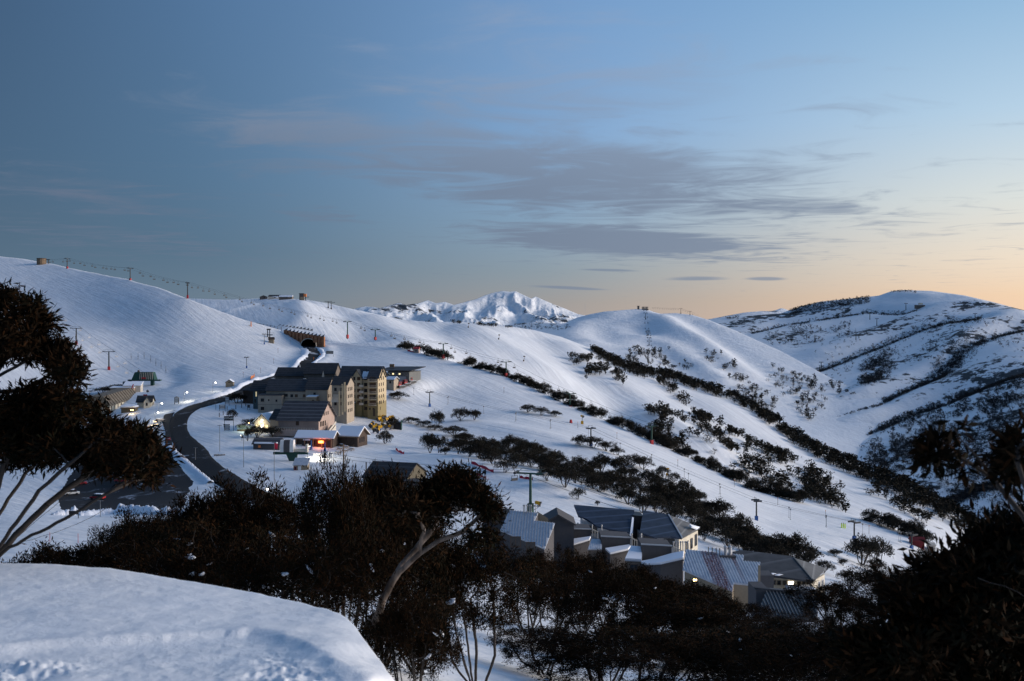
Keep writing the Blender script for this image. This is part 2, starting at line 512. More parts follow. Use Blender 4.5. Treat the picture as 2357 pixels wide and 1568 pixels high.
for uv, a, w in (([(1440, 712), (1400, 740), (1380, 780)], -6, 40), ([(1505, 722), (1560, 760), (1640, 800), (1720, 860)], 11, 30), ([(1490, 770), (1540, 800), (1600, 840), (1660, 880)], 8, 26), ([(1470, 745), (1510, 790), (1570, 840)], -9, 30), ([(1600, 740), (1680, 800), (1760, 870)], -7, 35), ([(1330, 745), (1330, 770), (1360, 790)], 5, 30)):
    LD.disp.append(feat(LD, uv, a, w))
# mountain on the right
E_TOP = [(1540, 752), (1600, 744), (1640, 736), (1667, 729), (1700, 729), (1730, 727), (1767, 724), (1797, 722), (1817, 714), (1850, 705), (1887, 695), (1955, 688), (2023, 681), (2051, 671), (2078, 668), (2143, 670), (2219, 680), (2282, 695), (2357, 715), (2500, 760)]
E_PTS = [(1540, 752, 2150), (1640, 736, 2150), (1767, 724, 2150), (1887, 695, 2150), (2078, 668, 2100), (2219, 680, 1950), (2357, 715, 1750), (2500, 760, 1550), (1750, 760, 1950), (1900, 780, 1800), (2000, 740, 1900), (2150, 740, 1750), (2200, 800, 1520), (2357, 780, 1480), (2357, 860, 1230), (1900, 840, 1600), (2100, 860, 1430), (2000, 900, 1340), (2028, 921, 1300), (1928, 949, 1250), (1855, 979, 1225), (2357, 950, 1050), (2200, 950, 1160), (2200, 1020, 1010), (2080, 990, 1110), (2357, 1060, 900), (2300, 1180, 790), (2100, 1080, 950), (2450, 1250, 720), (1980, 1060, 1020), (1750, 900, 1500)]
LE = Layer(E_TOP, E_PTS, fade=14)
LE.disp.append(lambda x, y: 5.0 * fbm(x / 220, y / 220, 4))
E_BELTS = [[(2357, 855), (2200, 905), (2100, 938), (2040, 965), (1960, 995), (1880, 1020)],
           [(2357, 750), (2280, 770), (2220, 800), (2170, 850), (2100, 890), (2028, 921), (1960, 940), (1900, 960)],
           [(2260, 735), (2180, 738), (2100, 760), (2040, 785), (1960, 815), (1900, 838), (1870, 848)],
           [(2110, 715), (2000, 712), (1900, 728), (1800, 742), (1730, 760)],
           [(2357, 1080), (2250, 1110), (2170, 1150)]]
for k, b_ in enumerate(E_BELTS):
    LE.disp.append(feat(LE, b_, -8, 22))
    LE.disp.append(feat(LE, [(u + 10, v - 34) for u, v in b_], 7, 34))
# far summit range
T_TOP = [(760, 722), (814, 711), (842, 705), (874, 709), (919, 697), (935, 702), (947, 700), (960, 699), (985, 691), (1004, 698), (1025, 695), (1045, 702), (1098, 688), (1118, 679), (1140, 673), (1158, 670), (1172, 672), (1188, 671), (1205, 679), (1223, 687), (1233, 682), (1255, 692), (1276, 701), (1300, 710), (1331, 723), (1420, 738), (1480, 745)]
T_PTS = [(760, 722, 8200), (919, 697, 8600), (985, 691, 9000), (1158, 670, 9600), (1233, 682, 9400), (1331, 723, 9300), (1480, 745, 9300), (800, 760, 6200), (1000, 760, 6400), (1200, 765, 6600), (1400, 770, 7000), (1050, 730, 7800), (1150, 720, 8200), (900, 730, 7400), (1050, 706, 8700), (1300, 740, 8300)]
LT = Layer(T_TOP, T_PTS, 300, 60, fade=16)
T_RID = [([(1158, 671), (1185, 700), (1215, 738)], 70, 130), ([(1188, 672), (1225, 705), (1260, 735)], 60, 120), ([(1140, 674), (1120, 700), (1140, 725)], 60, 140), ([(1098, 689), (1080, 705), (1060, 712)], 30, 120), ([(1233, 683), (1275, 712), (1300, 735)], 55, 120),
         ([(1025, 696), (1050, 715), (1085, 745)], 60, 110), ([(960, 700), (1000, 725), (1040, 750)], 55, 110), ([(919, 698), (940, 720), (970, 750)], 45, 110), ([(842, 706), (880, 728), (900, 745)], 40, 110), ([(1045, 703), (1130, 716), (1220, 730), (1270, 745)], 45, 110),
         ([(1172, 690), (1190, 715), (1200, 740)], -55, 90), ([(1205, 690), (1240, 715), (1265, 738)], -45, 80), ([(1000, 706), (1030, 730), (1060, 750)], -50, 90), ([(940, 706), (965, 730), (1000, 750)], -45, 90), ([(1100, 696), (1100, 712), (1110, 716)], -40, 100)]
_TR = [feat(LT, r[0], r[1] * (0.35 if r[1] > 0 else 1.3), r[2]) for r in T_RID]
LT.disp += _TR
LT.disp.append(lambda x, y: 55 * (ridged(x / 260, y / 800, 5, 0.55) - 0.7))
# low wooded ridge beyond the right-hand mountain
G_TOP = [(1560, 745), (1640, 733), (1690, 724), (1730, 719), (1780, 716), (1800, 712), (1815, 716), (1850, 724), (1950, 740)]
LG = Layer(G_TOP, [(1560, 745, 5200), (1700, 722, 5400), (1800, 712, 5600), (1950, 740, 5500), (1600, 760, 4400), (1800, 760, 4500), (1950, 770, 4500)], 300, 60)
LG.disp.append(lambda x, y: 12 * fbm(x / 300, y / 300, 4))
# the drift the photographer stands behind
F_TOP = [(-300, 1285), (0, 1297), (150, 1301), (250, 1306), (330, 1316), (400, 1329), (480, 1343), (560, 1357), (640, 1375), (700, 1388), (750, 1400), (780, 1411), (800, 1424), (818, 1442), (830, 1462), (848, 1488), (868, 1515), (890, 1545), (915, 1580), (960, 1650), (1000, 1720)]
F_PTS = [(-300, 1285, 9.5), (0, 1297, 9.2), (250, 1306, 9.0), (400, 1329, 8.6), (560, 1357, 8.1), (700, 1388, 7.5), (780, 1411, 6.9), (830, 1462, 6.2), (868, 1515, 5.6), (915, 1580, 5.1), (1000, 1720, 4.2), (-300, 1568, 4.3), (0, 1568, 4.3), (400, 1568, 4.4), (750, 1568, 4.45), (860, 1568, 4.6), (0, 1450, 5.8), (400, 1450, 5.9), (700, 1470, 5.7), (790, 1480, 5.6), (0, 1720, 3.3), (500, 1720, 3.35), (900, 1720, 3.5), (-300, 1720, 3.3)]
LF = Layer(F_TOP, F_PTS, 400, 150)
_lip = LF.line([(-60, 1490), (150, 1470), (330, 1462), (450, 1456), (587, 1452), (650, 1460), (704, 1479), (763, 1511), (822, 1550), (870, 1600)])
def drift_lip(x, y):
    d_ = polydist(np.stack([x, y], -1), _lip)
    yl = np.interp(x, np.sort(_lip[:, 0]), _lip[np.argsort(_lip[:, 0]), 1])
    side = np.where(y < yl, 1.0, 0.0)
    return -0.028 * side * (1 - np.exp(-(d_ / 0.10) ** 2)) * np.exp(-(d_ / 1.3) ** 2) + 0.018 * np.exp(-(d_ / 0.16) ** 2)
LF.disp.append(drift_lip)
def drift_chunks(x, y):
    yl = np.interp(x, np.sort(_lip[:, 0]), _lip[np.argsort(_lip[:, 0]), 1])
    k = np.clip((yl - 0.25 - y) / 0.3, 0, 1) * np.clip((0.75 - x) / 0.9, 0, 1)
    k = k * np.clip(0.5 + 3.0 * vnoise(x * 1.3 + 4.2, y * 1.7), 0.12, 1)
    a = ridged(x * 2.3, y * 2.3, 4, 0.62)
    tr = np.exp(-((yl - 0.1 - y) / 0.09) ** 2) * np.clip((1.0 - x) / 0.6, 0, 1)
    return 0.012 * k * a + 0.017 * k * np.clip(vnoise(x * 5, y * 5) * 3 - 0.2, -1, 0.5) + 0.012 * k * np.clip(vnoise(x * 14, y * 14) * 4 - 0.1, -0.8, 0.8) + 0.008 * k * np.clip(vnoise(x * 38, y * 38) * 4, -0.5, 1) + 0.008 * tr * np.clip(vnoise(x * 11, y * 11) * 2.5, -0.3, 1) + 0.008 * fbm(x * 6, y * 6, 3) + 0.02 * fbm(x * 1.1, y * 1.1, 2)
LF.disp.append(drift_chunks)

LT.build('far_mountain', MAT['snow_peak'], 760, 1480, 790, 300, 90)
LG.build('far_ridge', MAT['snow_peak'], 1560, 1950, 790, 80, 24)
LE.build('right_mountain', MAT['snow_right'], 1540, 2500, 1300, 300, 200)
LD.build('chairlift_hill', MAT['snow_far'], 1060, 2150, 1150, 320, 160)
LC.build('middle_hill', MAT['snow_hill'], 380, 2450, [(380, 830), (600, 830), (700, 800), (930, 850), (1280, 1010), (1740, 1220), (2450, 1480)], 560, 150)
LV.build('snow_slope', MAT['snow_village'], -200, 2600, 1700, 760, 330)
LF.build('snow_drift', MAT['snow_drift'], -300, 1000, 1720, 420, 190, back=(0.015, 0.05, 0.12, 0.25, 0.5), drop=(0.004, 0.03, 0.11, 0.28, 0.6))
# base of the valley far below, out to the horizon
me = np_mesh('valley_ground', [(-30000, -3000, -420), (30000, -3000, -420), (30000, 36000, -420), (-30000, 36000, -420)], [(0, 1, 2, 3)], MAT['snow_far'])
tag(new_obj('valley_ground', me), None, None, None, 'structure')

# ================================================================ trees
def bark_build(m, t, b):
    w = objcoord(t, (1, 1, 0.25))
    n = noise(t, w, 9.0, 5, 0.6, 0.4)
    c_ = mixcol(t, mrange(t, n, 0.35, 0.65), (0.07, 0.055, 0.046), (0.20, 0.165, 0.14))
    t.links.new(c_, b.inputs['Base Color'])
    bump(t, b, n, 0.5, 0.02)
MAT['bark'] = mat('snow_gum_bark', bark_build, rough=0.85, spec=0.15)
MAT['bark_dark'] = mat('dark_gum_bark', col=(0.05, 0.044, 0.04), rough=0.9, spec=0.1)
def leaf_mat(name, a, b_, c_):
    def f(m, t, b):
        g = t.nodes.new('ShaderNodeNewGeometry')
        oi = t.nodes.new('ShaderNodeObjectInfo')
        w = objcoord(t)
        n = noise(t, w, 1.1, 2)
        k = mixcol(t, mrange(t, n, 0.38, 0.62), a, b_)
        r = t.nodes.new('ShaderNodeMath'); r.operation = 'POWER'
        t.links.new(g.outputs['Random Per Island'], r.inputs[0]); r.inputs[1].default_value = 3.0
        k = mixcol(t, r.outputs[0], k, c_)
        k2 = mixcol(t, oi.outputs['Random'], [x * 0.75 for x in (1, 1, 1)], (1.1, 1.1, 1.1))
        k = mixcol(t, 1.0, k, k2, 'MULTIPLY')
        t.links.new(k, b.inputs['Base Color'])
    return mat(name, f, rough=0.85, spec=0.05)
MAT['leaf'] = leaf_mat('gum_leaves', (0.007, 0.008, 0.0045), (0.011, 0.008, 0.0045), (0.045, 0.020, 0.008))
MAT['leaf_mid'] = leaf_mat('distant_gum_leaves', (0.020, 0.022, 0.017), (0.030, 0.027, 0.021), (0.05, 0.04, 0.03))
MAT['scrub'] = leaf_mat('alpine_scrub', (0.024, 0.027, 0.030), (0.036, 0.038, 0.040), (0.06, 0.056, 0.054))
MAT['twig_scrub'] = mat('bare_twig_scrub', col=(0.085, 0.08, 0.082), rough=0.9, spec=0.1)
MAT['snow_clump'] = mat('clump_snow', col=(0.80, 0.84, 0.90), rough=0.6, spec=0.2)

def tubes(A, B, ra, rb, n=5):
    """prisms from points A to B (k,3) with end radii"""
    A, B = np.asarray(A, float), np.asarray(B, float)
    d = B - A
    L = np.linalg.norm(d, axis=1, keepdims=True) + 1e-9
    d = d / L
    ref = np.where(np.abs(d[:, 2:]) > 0.9, [[1.0, 0, 0]], [[0, 0, 1.0]])
    x = np.cross(ref, d); x /= np.linalg.norm(x, axis=1, keepdims=True)
    y = np.cross(d, x)
    an = np.arange(n) * 2 * math.pi / n
    ring = x[:, None] * np.cos(an)[None, :, None] + y[:, None] * np.sin(an)[None, :, None]
    a = A[:, None] + ring * np.asarray(ra)[:, None, None]
    b = B[:, None] + ring * np.asarray(rb)[:, None, None]
    v = np.concatenate([a, b], 1).reshape(-1, 3)
    i = np.arange(n)
    f = np.stack([i, (i + 1) % n, (i + 1) % n + n, i + n], -1)
    fc = (f[None] + (np.arange(len(A)) * 2 * n)[:, None, None]).reshape(-1, 4)
    return v, fc
def leaves(base, direc, length, width, rs):
    """one rhombic leaf per row"""
    k = len(base)
    d = direc / (np.linalg.norm(direc, axis=1, keepdims=True) + 1e-9)
    r = rs.normal(size=(k, 3))
    s = np.cross(d, r); s /= np.linalg.norm(s, axis=1, keepdims=True) + 1e-9
    nrm = np.cross(s, d)
    L = length[:, None]
    W = width[:, None] * 0.5
    mid = base + d * L * 0.45 + nrm * L * 0.06
    v = np.stack([base, mid + s * W, base + d * L, mid - s * W], 1).reshape(-1, 3)
    f = np.arange(4 * k).reshape(-1, 4)
    return v, f
def grow_tree(stems, blobs, rs, r_tip=0.006, step=0.25, leaf_n=60, leaf_len=0.11, leaf_w=0.03, spread=0.16, rexp=0.42, sides=5, up=0.25, curl=0.25, bare=0.0):
    """stems: polylines from the base; blobs: (centre, radii, tips). Twigs are led from the skeleton to tips inside the blobs."""
    nodes, par = [], []
    for st in stems:
        st = np.array(st, float)
        prev = -1
        if nodes:
            dd = np.linalg.norm(np.array(nodes) - st[0], axis=1)
            if dd.min() < 1.2 * step:
                prev = int(dd.argmin())
        for a, b in zip(st[:-1], st[1:]):
            k = max(1, int(np.linalg.norm(b - a) / step))
            for i in range(k + (1 if (b is st[-1] or (b == st[-1]).all()) else 0)):
                p = a + (b - a) * i / k
                nodes.append(p + rs.normal(size=3) * step * 0.05)
                par.append(prev)
                prev = len(nodes) - 1
    tips = []
    for c_, r_, n in blobs:
        q = rs.normal(size=(n, 3))
        q /= np.linalg.norm(q, axis=1, keepdims=True)
        q *= rs.uniform(0.55, 1.0, size=(n, 1)) ** 0.6
        q[:, 2] = np.where(q[:, 2] < -0.35, -q[:, 2] * 0.6, q[:, 2])
        tips.append(np.array(c_) + q * np.array(r_))
    tips = np.concatenate(tips)
    nd = np.array(nodes)
    order = np.argsort([np.linalg.norm(nd - t, axis=1).min() for t in tips])
    tipnode = []
    for ti in order:
        t = tips[ti]
        nd = np.array(nodes)
        dv = t - nd
        dist = np.linalg.norm(dv, axis=1)
        cost = dist + np.where(nd[:, 2] > t[2] - 0.1 * dist, 0.35 * dist, 0)
        j = int(np.argmin(cost))
        a = nd[j]
        L = np.linalg.norm(t - a)
        k = max(2, int(L / step))
        pj = par[j]
        dirp = (a - nd[pj]) if pj >= 0 else np.array([0, 0, 1.0])
        dirp = dirp / (np.linalg.norm(dirp) + 1e-9)
        ctrl = a + (t - a) * 0.45 + dirp * L * 0.18 + rs.normal(size=3) * L * 0.08 + np.array([0, 0, -0.05 * L])
        prev = j
        for i in range(1, k + 1):
            s = i / k
            p = (1 - s) ** 2 * a + 2 * s * (1 - s) * ctrl + s * s * t
            nodes.append(p + rs.normal(size=3) * step * 0.06)
            par.append(prev)
            prev = len(nodes) - 1
        tipnode.append(prev)
    nd = np.array(nodes); par = np.array(par)
    cnt = np.zeros(len(nd))
    cnt[tipnode] = 1
    for i in range(len(nd) - 1, -1, -1):
        if par[i] >= 0:
            cnt[par[i]] += cnt[i]
    cnt = np.maximum(cnt, 0.5)
    rad = r_tip * cnt ** rexp
    k = np.where(par >= 0)[0]
    tv, tf = tubes(nd[par[k]], nd[k], np.minimum(rad[par[k]], rad[k] * 1.25), rad[k], sides)
    tn = np.array(tipnode)
    if bare > 0:
        tn = tn[rs.rand(len(tn)) > bare]
    tp = nd[tn]
    td = tp - nd[par[tn]]
    td /= np.linalg.norm(td, axis=1, keepdims=True) + 1e-9
    rep = np.repeat(np.arange(len(tp)), leaf_n)
    off = np.clip(rs.normal(size=(len(rep), 3)), -1.7, 1.7) * spread
    off *= (0.4 + 0.9 * rs.rand(len(rep)))[:, None]
    base = tp[rep] + off
    dr = td[rep] * 0.9 + rs.normal(size=(len(rep), 3)) * 0.75 + off / spread * curl + np.array([0, 0, up])
    ln = leaf_len * rs.uniform(0.7, 1.25, len(rep))
    lv, lf = leaves(base, dr, ln, ln * (leaf_w / leaf_len) * rs.uniform(0.8, 1.2, len(rep)), rs)
    return (tv, tf), (lv, lf), tp
def tree_meshes(name, res, leafm, barkm):
    (tv, tf), (lv, lf), tp = res
    return np_mesh(name + '_trunk', tv, tf, barkm, True), np_mesh(name + '_crown', lv, lf, leafm), tp
def gum_variant(seed, w, h, tips, leaf_n, leaf_len, leaf_w, spread, step, r_tip, nst=5, rexp=0.42, sides=5, bare=0.0, leafm='leaf_mid', barkm='bark_dark', nb=6, flat=0.28, low=0.72):
    rs = np.random.RandomState(seed)
    stems = []
    for i in range(nst):
        a = rs.uniform(0, 2 * math.pi)
        l = rs.uniform(0.15, 0.55) * w * 0.5
        e = np.array([math.cos(a) * l, math.sin(a) * l, h * rs.uniform(0.5, 0.68)])
        b = np.array([math.cos(a), math.sin(a), 0]) * 0.04 * w
        mid = (b + e) / 2 + rs.normal(size=3) * w * 0.035 + np.array([0, 0, -0.04 * h])
        stems.append([np.array([0, 0, -0.4]), b + np.array([0, 0, 0.1]), mid, e])
    blobs = []
    for i in range(nb):
        a = 2 * math.pi * i / nb + rs.uniform(-0.4, 0.4)
        rr = rs.uniform(0.45, 1.0) * w * 0.32 if i else 0
        blobs.append(((math.cos(a) * rr, math.sin(a) * rr, h * (low + rs.uniform(-0.10, 0.10) - 0.20 * (rr / (w * 0.32)) ** 2)), (w * rs.uniform(0.17, 0.25), w * rs.uniform(0.17, 0.25), h * flat * rs.uniform(0.6, 1.0)), tips // nb))
    return grow_tree(stems, blobs, rs, r_tip, step, leaf_n, leaf_len, leaf_w, spread, rexp, sides, 0.35, 0.35, bare)
MIDV = []
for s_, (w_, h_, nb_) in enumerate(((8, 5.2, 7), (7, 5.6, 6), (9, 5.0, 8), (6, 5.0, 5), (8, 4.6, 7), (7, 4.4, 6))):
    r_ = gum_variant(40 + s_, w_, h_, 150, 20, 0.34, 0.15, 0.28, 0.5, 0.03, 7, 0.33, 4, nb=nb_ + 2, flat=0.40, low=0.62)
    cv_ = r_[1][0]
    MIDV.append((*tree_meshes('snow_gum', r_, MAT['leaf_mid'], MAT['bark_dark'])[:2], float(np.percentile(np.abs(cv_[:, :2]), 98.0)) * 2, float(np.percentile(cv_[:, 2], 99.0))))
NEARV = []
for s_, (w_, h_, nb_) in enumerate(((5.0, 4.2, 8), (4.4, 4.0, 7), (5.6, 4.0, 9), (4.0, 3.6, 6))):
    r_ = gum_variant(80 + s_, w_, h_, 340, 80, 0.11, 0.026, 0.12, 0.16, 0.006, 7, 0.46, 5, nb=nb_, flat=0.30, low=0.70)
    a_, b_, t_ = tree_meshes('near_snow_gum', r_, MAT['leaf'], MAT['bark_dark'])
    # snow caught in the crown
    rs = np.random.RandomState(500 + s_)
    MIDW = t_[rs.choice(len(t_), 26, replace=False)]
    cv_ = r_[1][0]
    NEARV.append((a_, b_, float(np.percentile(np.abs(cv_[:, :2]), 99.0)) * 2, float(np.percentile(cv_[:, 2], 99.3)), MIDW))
def blob_mesh(name, m, seed, n=10):
    rs = np.random.RandomState(seed)
    vs_, fs = [], []
    nr, nc = 5, 8
    for i in range(nr + 1):
        th = math.pi * i / nr
        for j in range(nc):
            ph = 2 * math.pi * j / nc
            r = 1 + rs.uniform(-0.42, 0.42)
            vs_.append((r * math.sin(th) * math.cos(ph), r * math.sin(th) * math.sin(ph), 0.55 * r * math.cos(th)))
    for i in range(nr):
        for j in range(nc):
            fs.append((i * nc + j, (i + 1) * nc + j, (i + 1) * nc + (j + 1) % nc, i * nc + (j + 1) % nc))
    return np_mesh(name, vs_, fs, m, True)
SNOWB = [blob_mesh('snow_lump', MAT['snow_clump'], 900 + i) for i in range(3)]

TREES = 0
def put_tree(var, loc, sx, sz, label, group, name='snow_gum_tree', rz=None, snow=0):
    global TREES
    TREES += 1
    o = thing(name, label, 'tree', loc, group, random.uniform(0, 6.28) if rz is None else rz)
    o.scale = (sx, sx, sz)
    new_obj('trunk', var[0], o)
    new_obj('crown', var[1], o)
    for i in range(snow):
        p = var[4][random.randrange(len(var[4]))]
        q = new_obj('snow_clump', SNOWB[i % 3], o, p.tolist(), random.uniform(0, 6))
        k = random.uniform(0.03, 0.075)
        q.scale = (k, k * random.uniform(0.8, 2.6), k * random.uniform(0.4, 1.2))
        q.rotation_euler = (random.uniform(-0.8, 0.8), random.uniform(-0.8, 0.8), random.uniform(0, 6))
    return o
def ground_at_depth(layer, u, d):
    vs_ = np.linspace(1700, layer.topv(u), 300)
    ds = layer.D(np.full(300, u), vs_)
    v = float(np.interp(d, np.maximum.accumulate(ds), vs_))
    return layer.g(u, v)
def near_tree(u, d, vtop, wpx, var, label, group, snow=0, rz=None):
    g = ground_at_depth(LV, u, d)
    ztop = P(u, vtop, d)[2]
    h = ztop - g.z
    v = NEARV[var]
    return put_tree(v, g, wpx * d / F / v[2], max(h, 1.0) / v[3], label, group, snow=snow, rz=rz)
def mid_tree(layer, u, v, hpx, wpx, label, group, var=None, dz=0.0):
    d = layer.d(u, v)
    k = random.randrange(len(MIDV)) if var is None else var
    m = MIDV[k]
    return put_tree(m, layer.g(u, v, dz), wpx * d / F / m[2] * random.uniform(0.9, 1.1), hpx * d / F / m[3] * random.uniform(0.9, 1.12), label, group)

# ---- near crowns on the slope below the drift
NL = 'snow gums below the drift'
for i, (u, d, vt, w, var, lab) in enumerate((
    (120, 17, 1262, 330, 3, 'low dark snow gum edging the drift on the left'), (330, 17, 1215, 420, 0, 'dark snow gum behind the drift below the car park'), (360, 23, 1155, 300, 2, 'flat-topped snow gum just below the snowy car park edge'),
    (500, 19, 1108, 330, 1, 'tall dark snow gum rising in front of the road bend'), (560, 14, 1215, 520, 2, 'broad dark snow gum leaning over the drift crest'), (650, 20, 1150, 400, 0, 'dark snow gum under the lamp on the lower road'),
    (800, 17, 1074, 230, 1, 'snow gum crown rising just right of the small lift hut'), (880, 18, 1094, 270, 3, 'snow gum crown in front of the green shed'), (800, 13, 1240, 460, 0, 'snow flecked gum in the middle of the thicket behind the drift'),
    (960, 19, 1190, 330, 2, 'dark snow gum below the green shed beside the pale leaning trunk'), (945, 11.5, 1385, 250, 1, 'leafy snow gum at the steep end of the drift'), (1100, 19, 1250, 330, 0, 'snow gum between the leaning trunk and the silver roofed chalet'))):
    near_tree(u, d, vt, w, var, lab, NL, snow=(16 if i in (8, 10, 4, 5) else 6))
NR_ = 'snow gums below the chalets'
for i, (u, d, vt, w, var, lab) in enumerate((
    (1215, 46, 1272, 200, 0, 'snow gum in front of the silver roofed chalet'), (1340, 55, 1264, 200, 2, 'round topped snow gum under the stepped grey walls'), (1500, 50, 1308, 200, 1, 'snow gum at the foot of the rust streaked chalet'),
    (1590, 52, 1345, 210, 3, 'dark snow gum hiding the foot of the rust streaked roof'), (1700, 52, 1392, 220, 0, 'low dark snow gum beside the beige gable wall'), (1265, 40, 1325, 260, 2, 'branchy snow gum standing over the snowy gully'),
    (1425, 36, 1318, 270, 0, 'dark spreading snow gum below the stepped chalets'), (1560, 34, 1398, 340, 1, 'dark snow gum in the shade of the lower thicket'), (1700, 36, 1440, 340, 3, 'dark snow gum above the small patch of bare snow'),
    (1850, 40, 1432, 280, 2, 'dark snow gum below the ribbed dark roof'), (1930, 62, 1352, 220, 1, 'snow gum screening the corner of the hip roofed house'), (2040, 55, 1310, 300, 0, 'dark snow gum past the hip roofed house'),
    (1255, 26, 1462, 330, 2, 'low bushy snow gum beside the bare snow strip'), (1390, 24, 1455, 340, 1, 'many stemmed snow gum low in the gully'), (1500, 22, 1465, 400, 0, 'black spreading snow gum at the bottom of the picture'),
    (1680, 22, 1480, 400, 3, 'black snow gum right of the many stemmed one'), (1860, 20, 1470, 430, 2, 'black snow gum with reddish leaf tips low down'), (2050, 20, 1440, 430, 1, 'black snow gum deep in the shaded corner'),
    (2190, 30, 1330, 400, 0, 'dark snow gum behind the near black branches'), (1780, 29, 1462, 330, 1, 'dark snow gum filling the gap under the ribbed roof'))):
    near_tree(u, d, vt, w, var, lab, NR_, snow=(6 if i % 3 else 10))

# ---- hero trees, grown to measured shapes
def inpoly(u, v, poly):
    c_ = False
    j = len(poly) - 1
    for i in range(len(poly)):
        (ui, vi), (uj, vj) = poly[i], poly[j]
        if (vi > v) != (vj > v) and u < (uj - ui) * (v - vi) / (vj - vi) + ui:
            c_ = not c_
        j = i
    return c_
def hero(name, label, stems, blobs, seed, bark='bark_dark', **kw):
    org = PV(*stems[0][0])
    rs = np.random.RandomState(seed)
    st = [[(PV(*q) - org)[:] for q in s_] for s_ in stems]
    bl = []
    for u, v, d, ru, rv, n in blobs:
        bl.append(((PV(u, v, d) - org)[:], (ru * d / F, ru * d / F * 0.8, rv * d / F), n))
    a, b, tp = tree_meshes(name, grow_tree(st, bl, rs, **kw), MAT['leaf'], MAT[bark])
    o = thing('snow_gum_tree', label, 'tree', org, 'snow gums below the drift')
    new_obj('trunk', a, o); new_obj('crown', b, o)
    return o, tp
B0 = (-60, 1330, 10.0)
def mini(poly, n, d, ru, rv, tips, seed):
    r = np.random.RandomState(seed)
    us = [p[0] for p in poly]; vs_ = [p[1] for p in poly]
    out = []
    while len(out) < n:
        u, v = r.uniform(min(us), max(us)), r.uniform(min(vs_), max(vs_))
        if inpoly(u, v, poly):
            out.append((u, v, d + r.normal() * 0.28, ru * r.uniform(0.6, 1.4), rv * r.uniform(0.6, 1.4), tips))
    return out
hero('left_gum', 'large leaning snow gum with many fanned stems on the left edge',
     [[B0, (0, 1270, 10), (110, 1160, 10.0), (220, 1075, 10.2), (290, 1030, 10.3)], [B0, (20, 1262, 9.7), (150, 1195, 9.5), (250, 1135, 9.4), (330, 1085, 9.4)], [B0, (-20, 1210, 10.3), (60, 1090, 10.5), (130, 1010, 10.6), (170, 970, 10.7)],
      [B0, (-30, 1190, 9.8), (10, 1070, 9.7), (40, 980, 9.7), (60, 940, 9.8)], [B0, (-90, 1150, 10.2), (-75, 1000, 10.3), (-40, 900, 10.4), (0, 840, 10.4), (30, 790, 10.4)], [B0, (10, 1262, 10), (120, 1228, 9.9), (185, 1205, 9.9), (255, 1165, 10.0)],
      [B0, (-60, 1100, 10.1), (-60, 960, 10.2), (-20, 905, 10.2), (60, 895, 10.2), (110, 868, 10.2), (140, 845, 10.2)], [B0, (40, 1235, 10.2), (180, 1120, 10.5), (250, 1060, 10.6)], [B0, (0, 1255, 9.6), (90, 1130, 9.4), (180, 1050, 9.4), (230, 1010, 9.4)],
      [B0, (-70, 1050, 10.0), (-60, 930, 10.0), (-10, 870, 10.0), (60, 830, 10.0)]],
     mini([(-80, 690), (20, 672), (85, 690), (112, 745), (160, 795), (180, 822), (150, 850), (95, 815), (40, 815), (-80, 830)], 46, 10.3, 20, 10, 6, 1) + mini([(120, 850), (175, 840), (185, 870), (150, 885)], 5, 10.1, 12, 8, 4, 2) +
     mini([(-80, 905), (60, 898), (150, 912), (225, 960), (300, 990), (360, 1025), (382, 1060), (372, 1095), (330, 1105), (250, 1075), (150, 1062), (60, 1065), (-80, 1060)], 105, 10.0, 24, 11, 7, 3), 11,
     r_tip=0.0032, step=0.10, leaf_n=44, leaf_len=0.092, leaf_w=0.021, spread=0.058, rexp=0.44, sides=6, up=-0.05, curl=0.3)
B1 = (850, 1470, 12.30)
hero('leaning_gum', 'snow gum with a pale bare trunk leaning right over the thicket',
     [[B1, (880, 1380, 12.30), (915, 1320, 12.30), (965, 1275, 12.30), (1010, 1245, 12.38), (1060, 1225, 12.46)], [(915, 1320, 12.30), (940, 1285, 12.46), (985, 1230, 12.63), (1010, 1190, 12.71), (1040, 1150, 12.71)], [(965, 1275, 12.30), (975, 1220, 12.14), (960, 1180, 12.05)], [(1060, 1225, 12.46), (1090, 1200, 12.46), (1110, 1180, 12.46)]],
     [(1040, 1108, 12.71, 38, 16, 40), (1010, 1135, 12.63, 36, 20, 36), (1065, 1128, 12.71, 34, 20, 40), (1100, 1155, 12.63, 34, 18, 36), (1125, 1180, 12.46, 20, 16, 18), (975, 1165, 12.55, 34, 18, 28), (930, 1185, 12.14, 40, 20, 26), (1000, 1180, 12.46, 50, 16, 22), (1105, 1240, 12.30, 40, 18, 16)], 12,
     r_tip=0.006, step=0.12, leaf_n=52, leaf_len=0.088, leaf_w=0.021, spread=0.082, rexp=0.37, sides=7, up=0.0, curl=0.25, bark='bark')
B2 = (2520, 1500, 5.2)
hero('near_branch_gum', 'black near snow gum branch reaching in from the right edge',
     [[B2, (2440, 1330, 5.2), (2357, 1190, 5.3), (2290, 1110, 5.4), (2230, 1065, 5.4), (2180, 1040, 5.4)], [(2290, 1110, 5.4), (2250, 1050, 5.3), (2210, 1010, 5.3), (2195, 985, 5.3)], [(2440, 1330, 5.2), (2400, 1200, 5.0), (2360, 1120, 5.0), (2340, 1060, 5.0)], [B2, (2420, 1420, 5.6), (2340, 1360, 5.8), (2250, 1330, 5.9)]],
     [(2140, 1050, 5.4, 26, 14, 11), (2165, 1030, 5.4, 22, 10, 7), (2198, 990, 5.3, 8, 8, 2), (2230, 1075, 5.4, 34, 8, 5), (2335, 1045, 5.1, 36, 22, 15), (2300, 1090, 5.2, 34, 16, 10), (2375, 1010, 5.0, 26, 20, 8)], 13,
     r_tip=0.0028, step=0.07, leaf_n=15, leaf_len=0.085, leaf_w=0.024, spread=0.035, rexp=0.46, sides=6, up=0.1, curl=0.5)
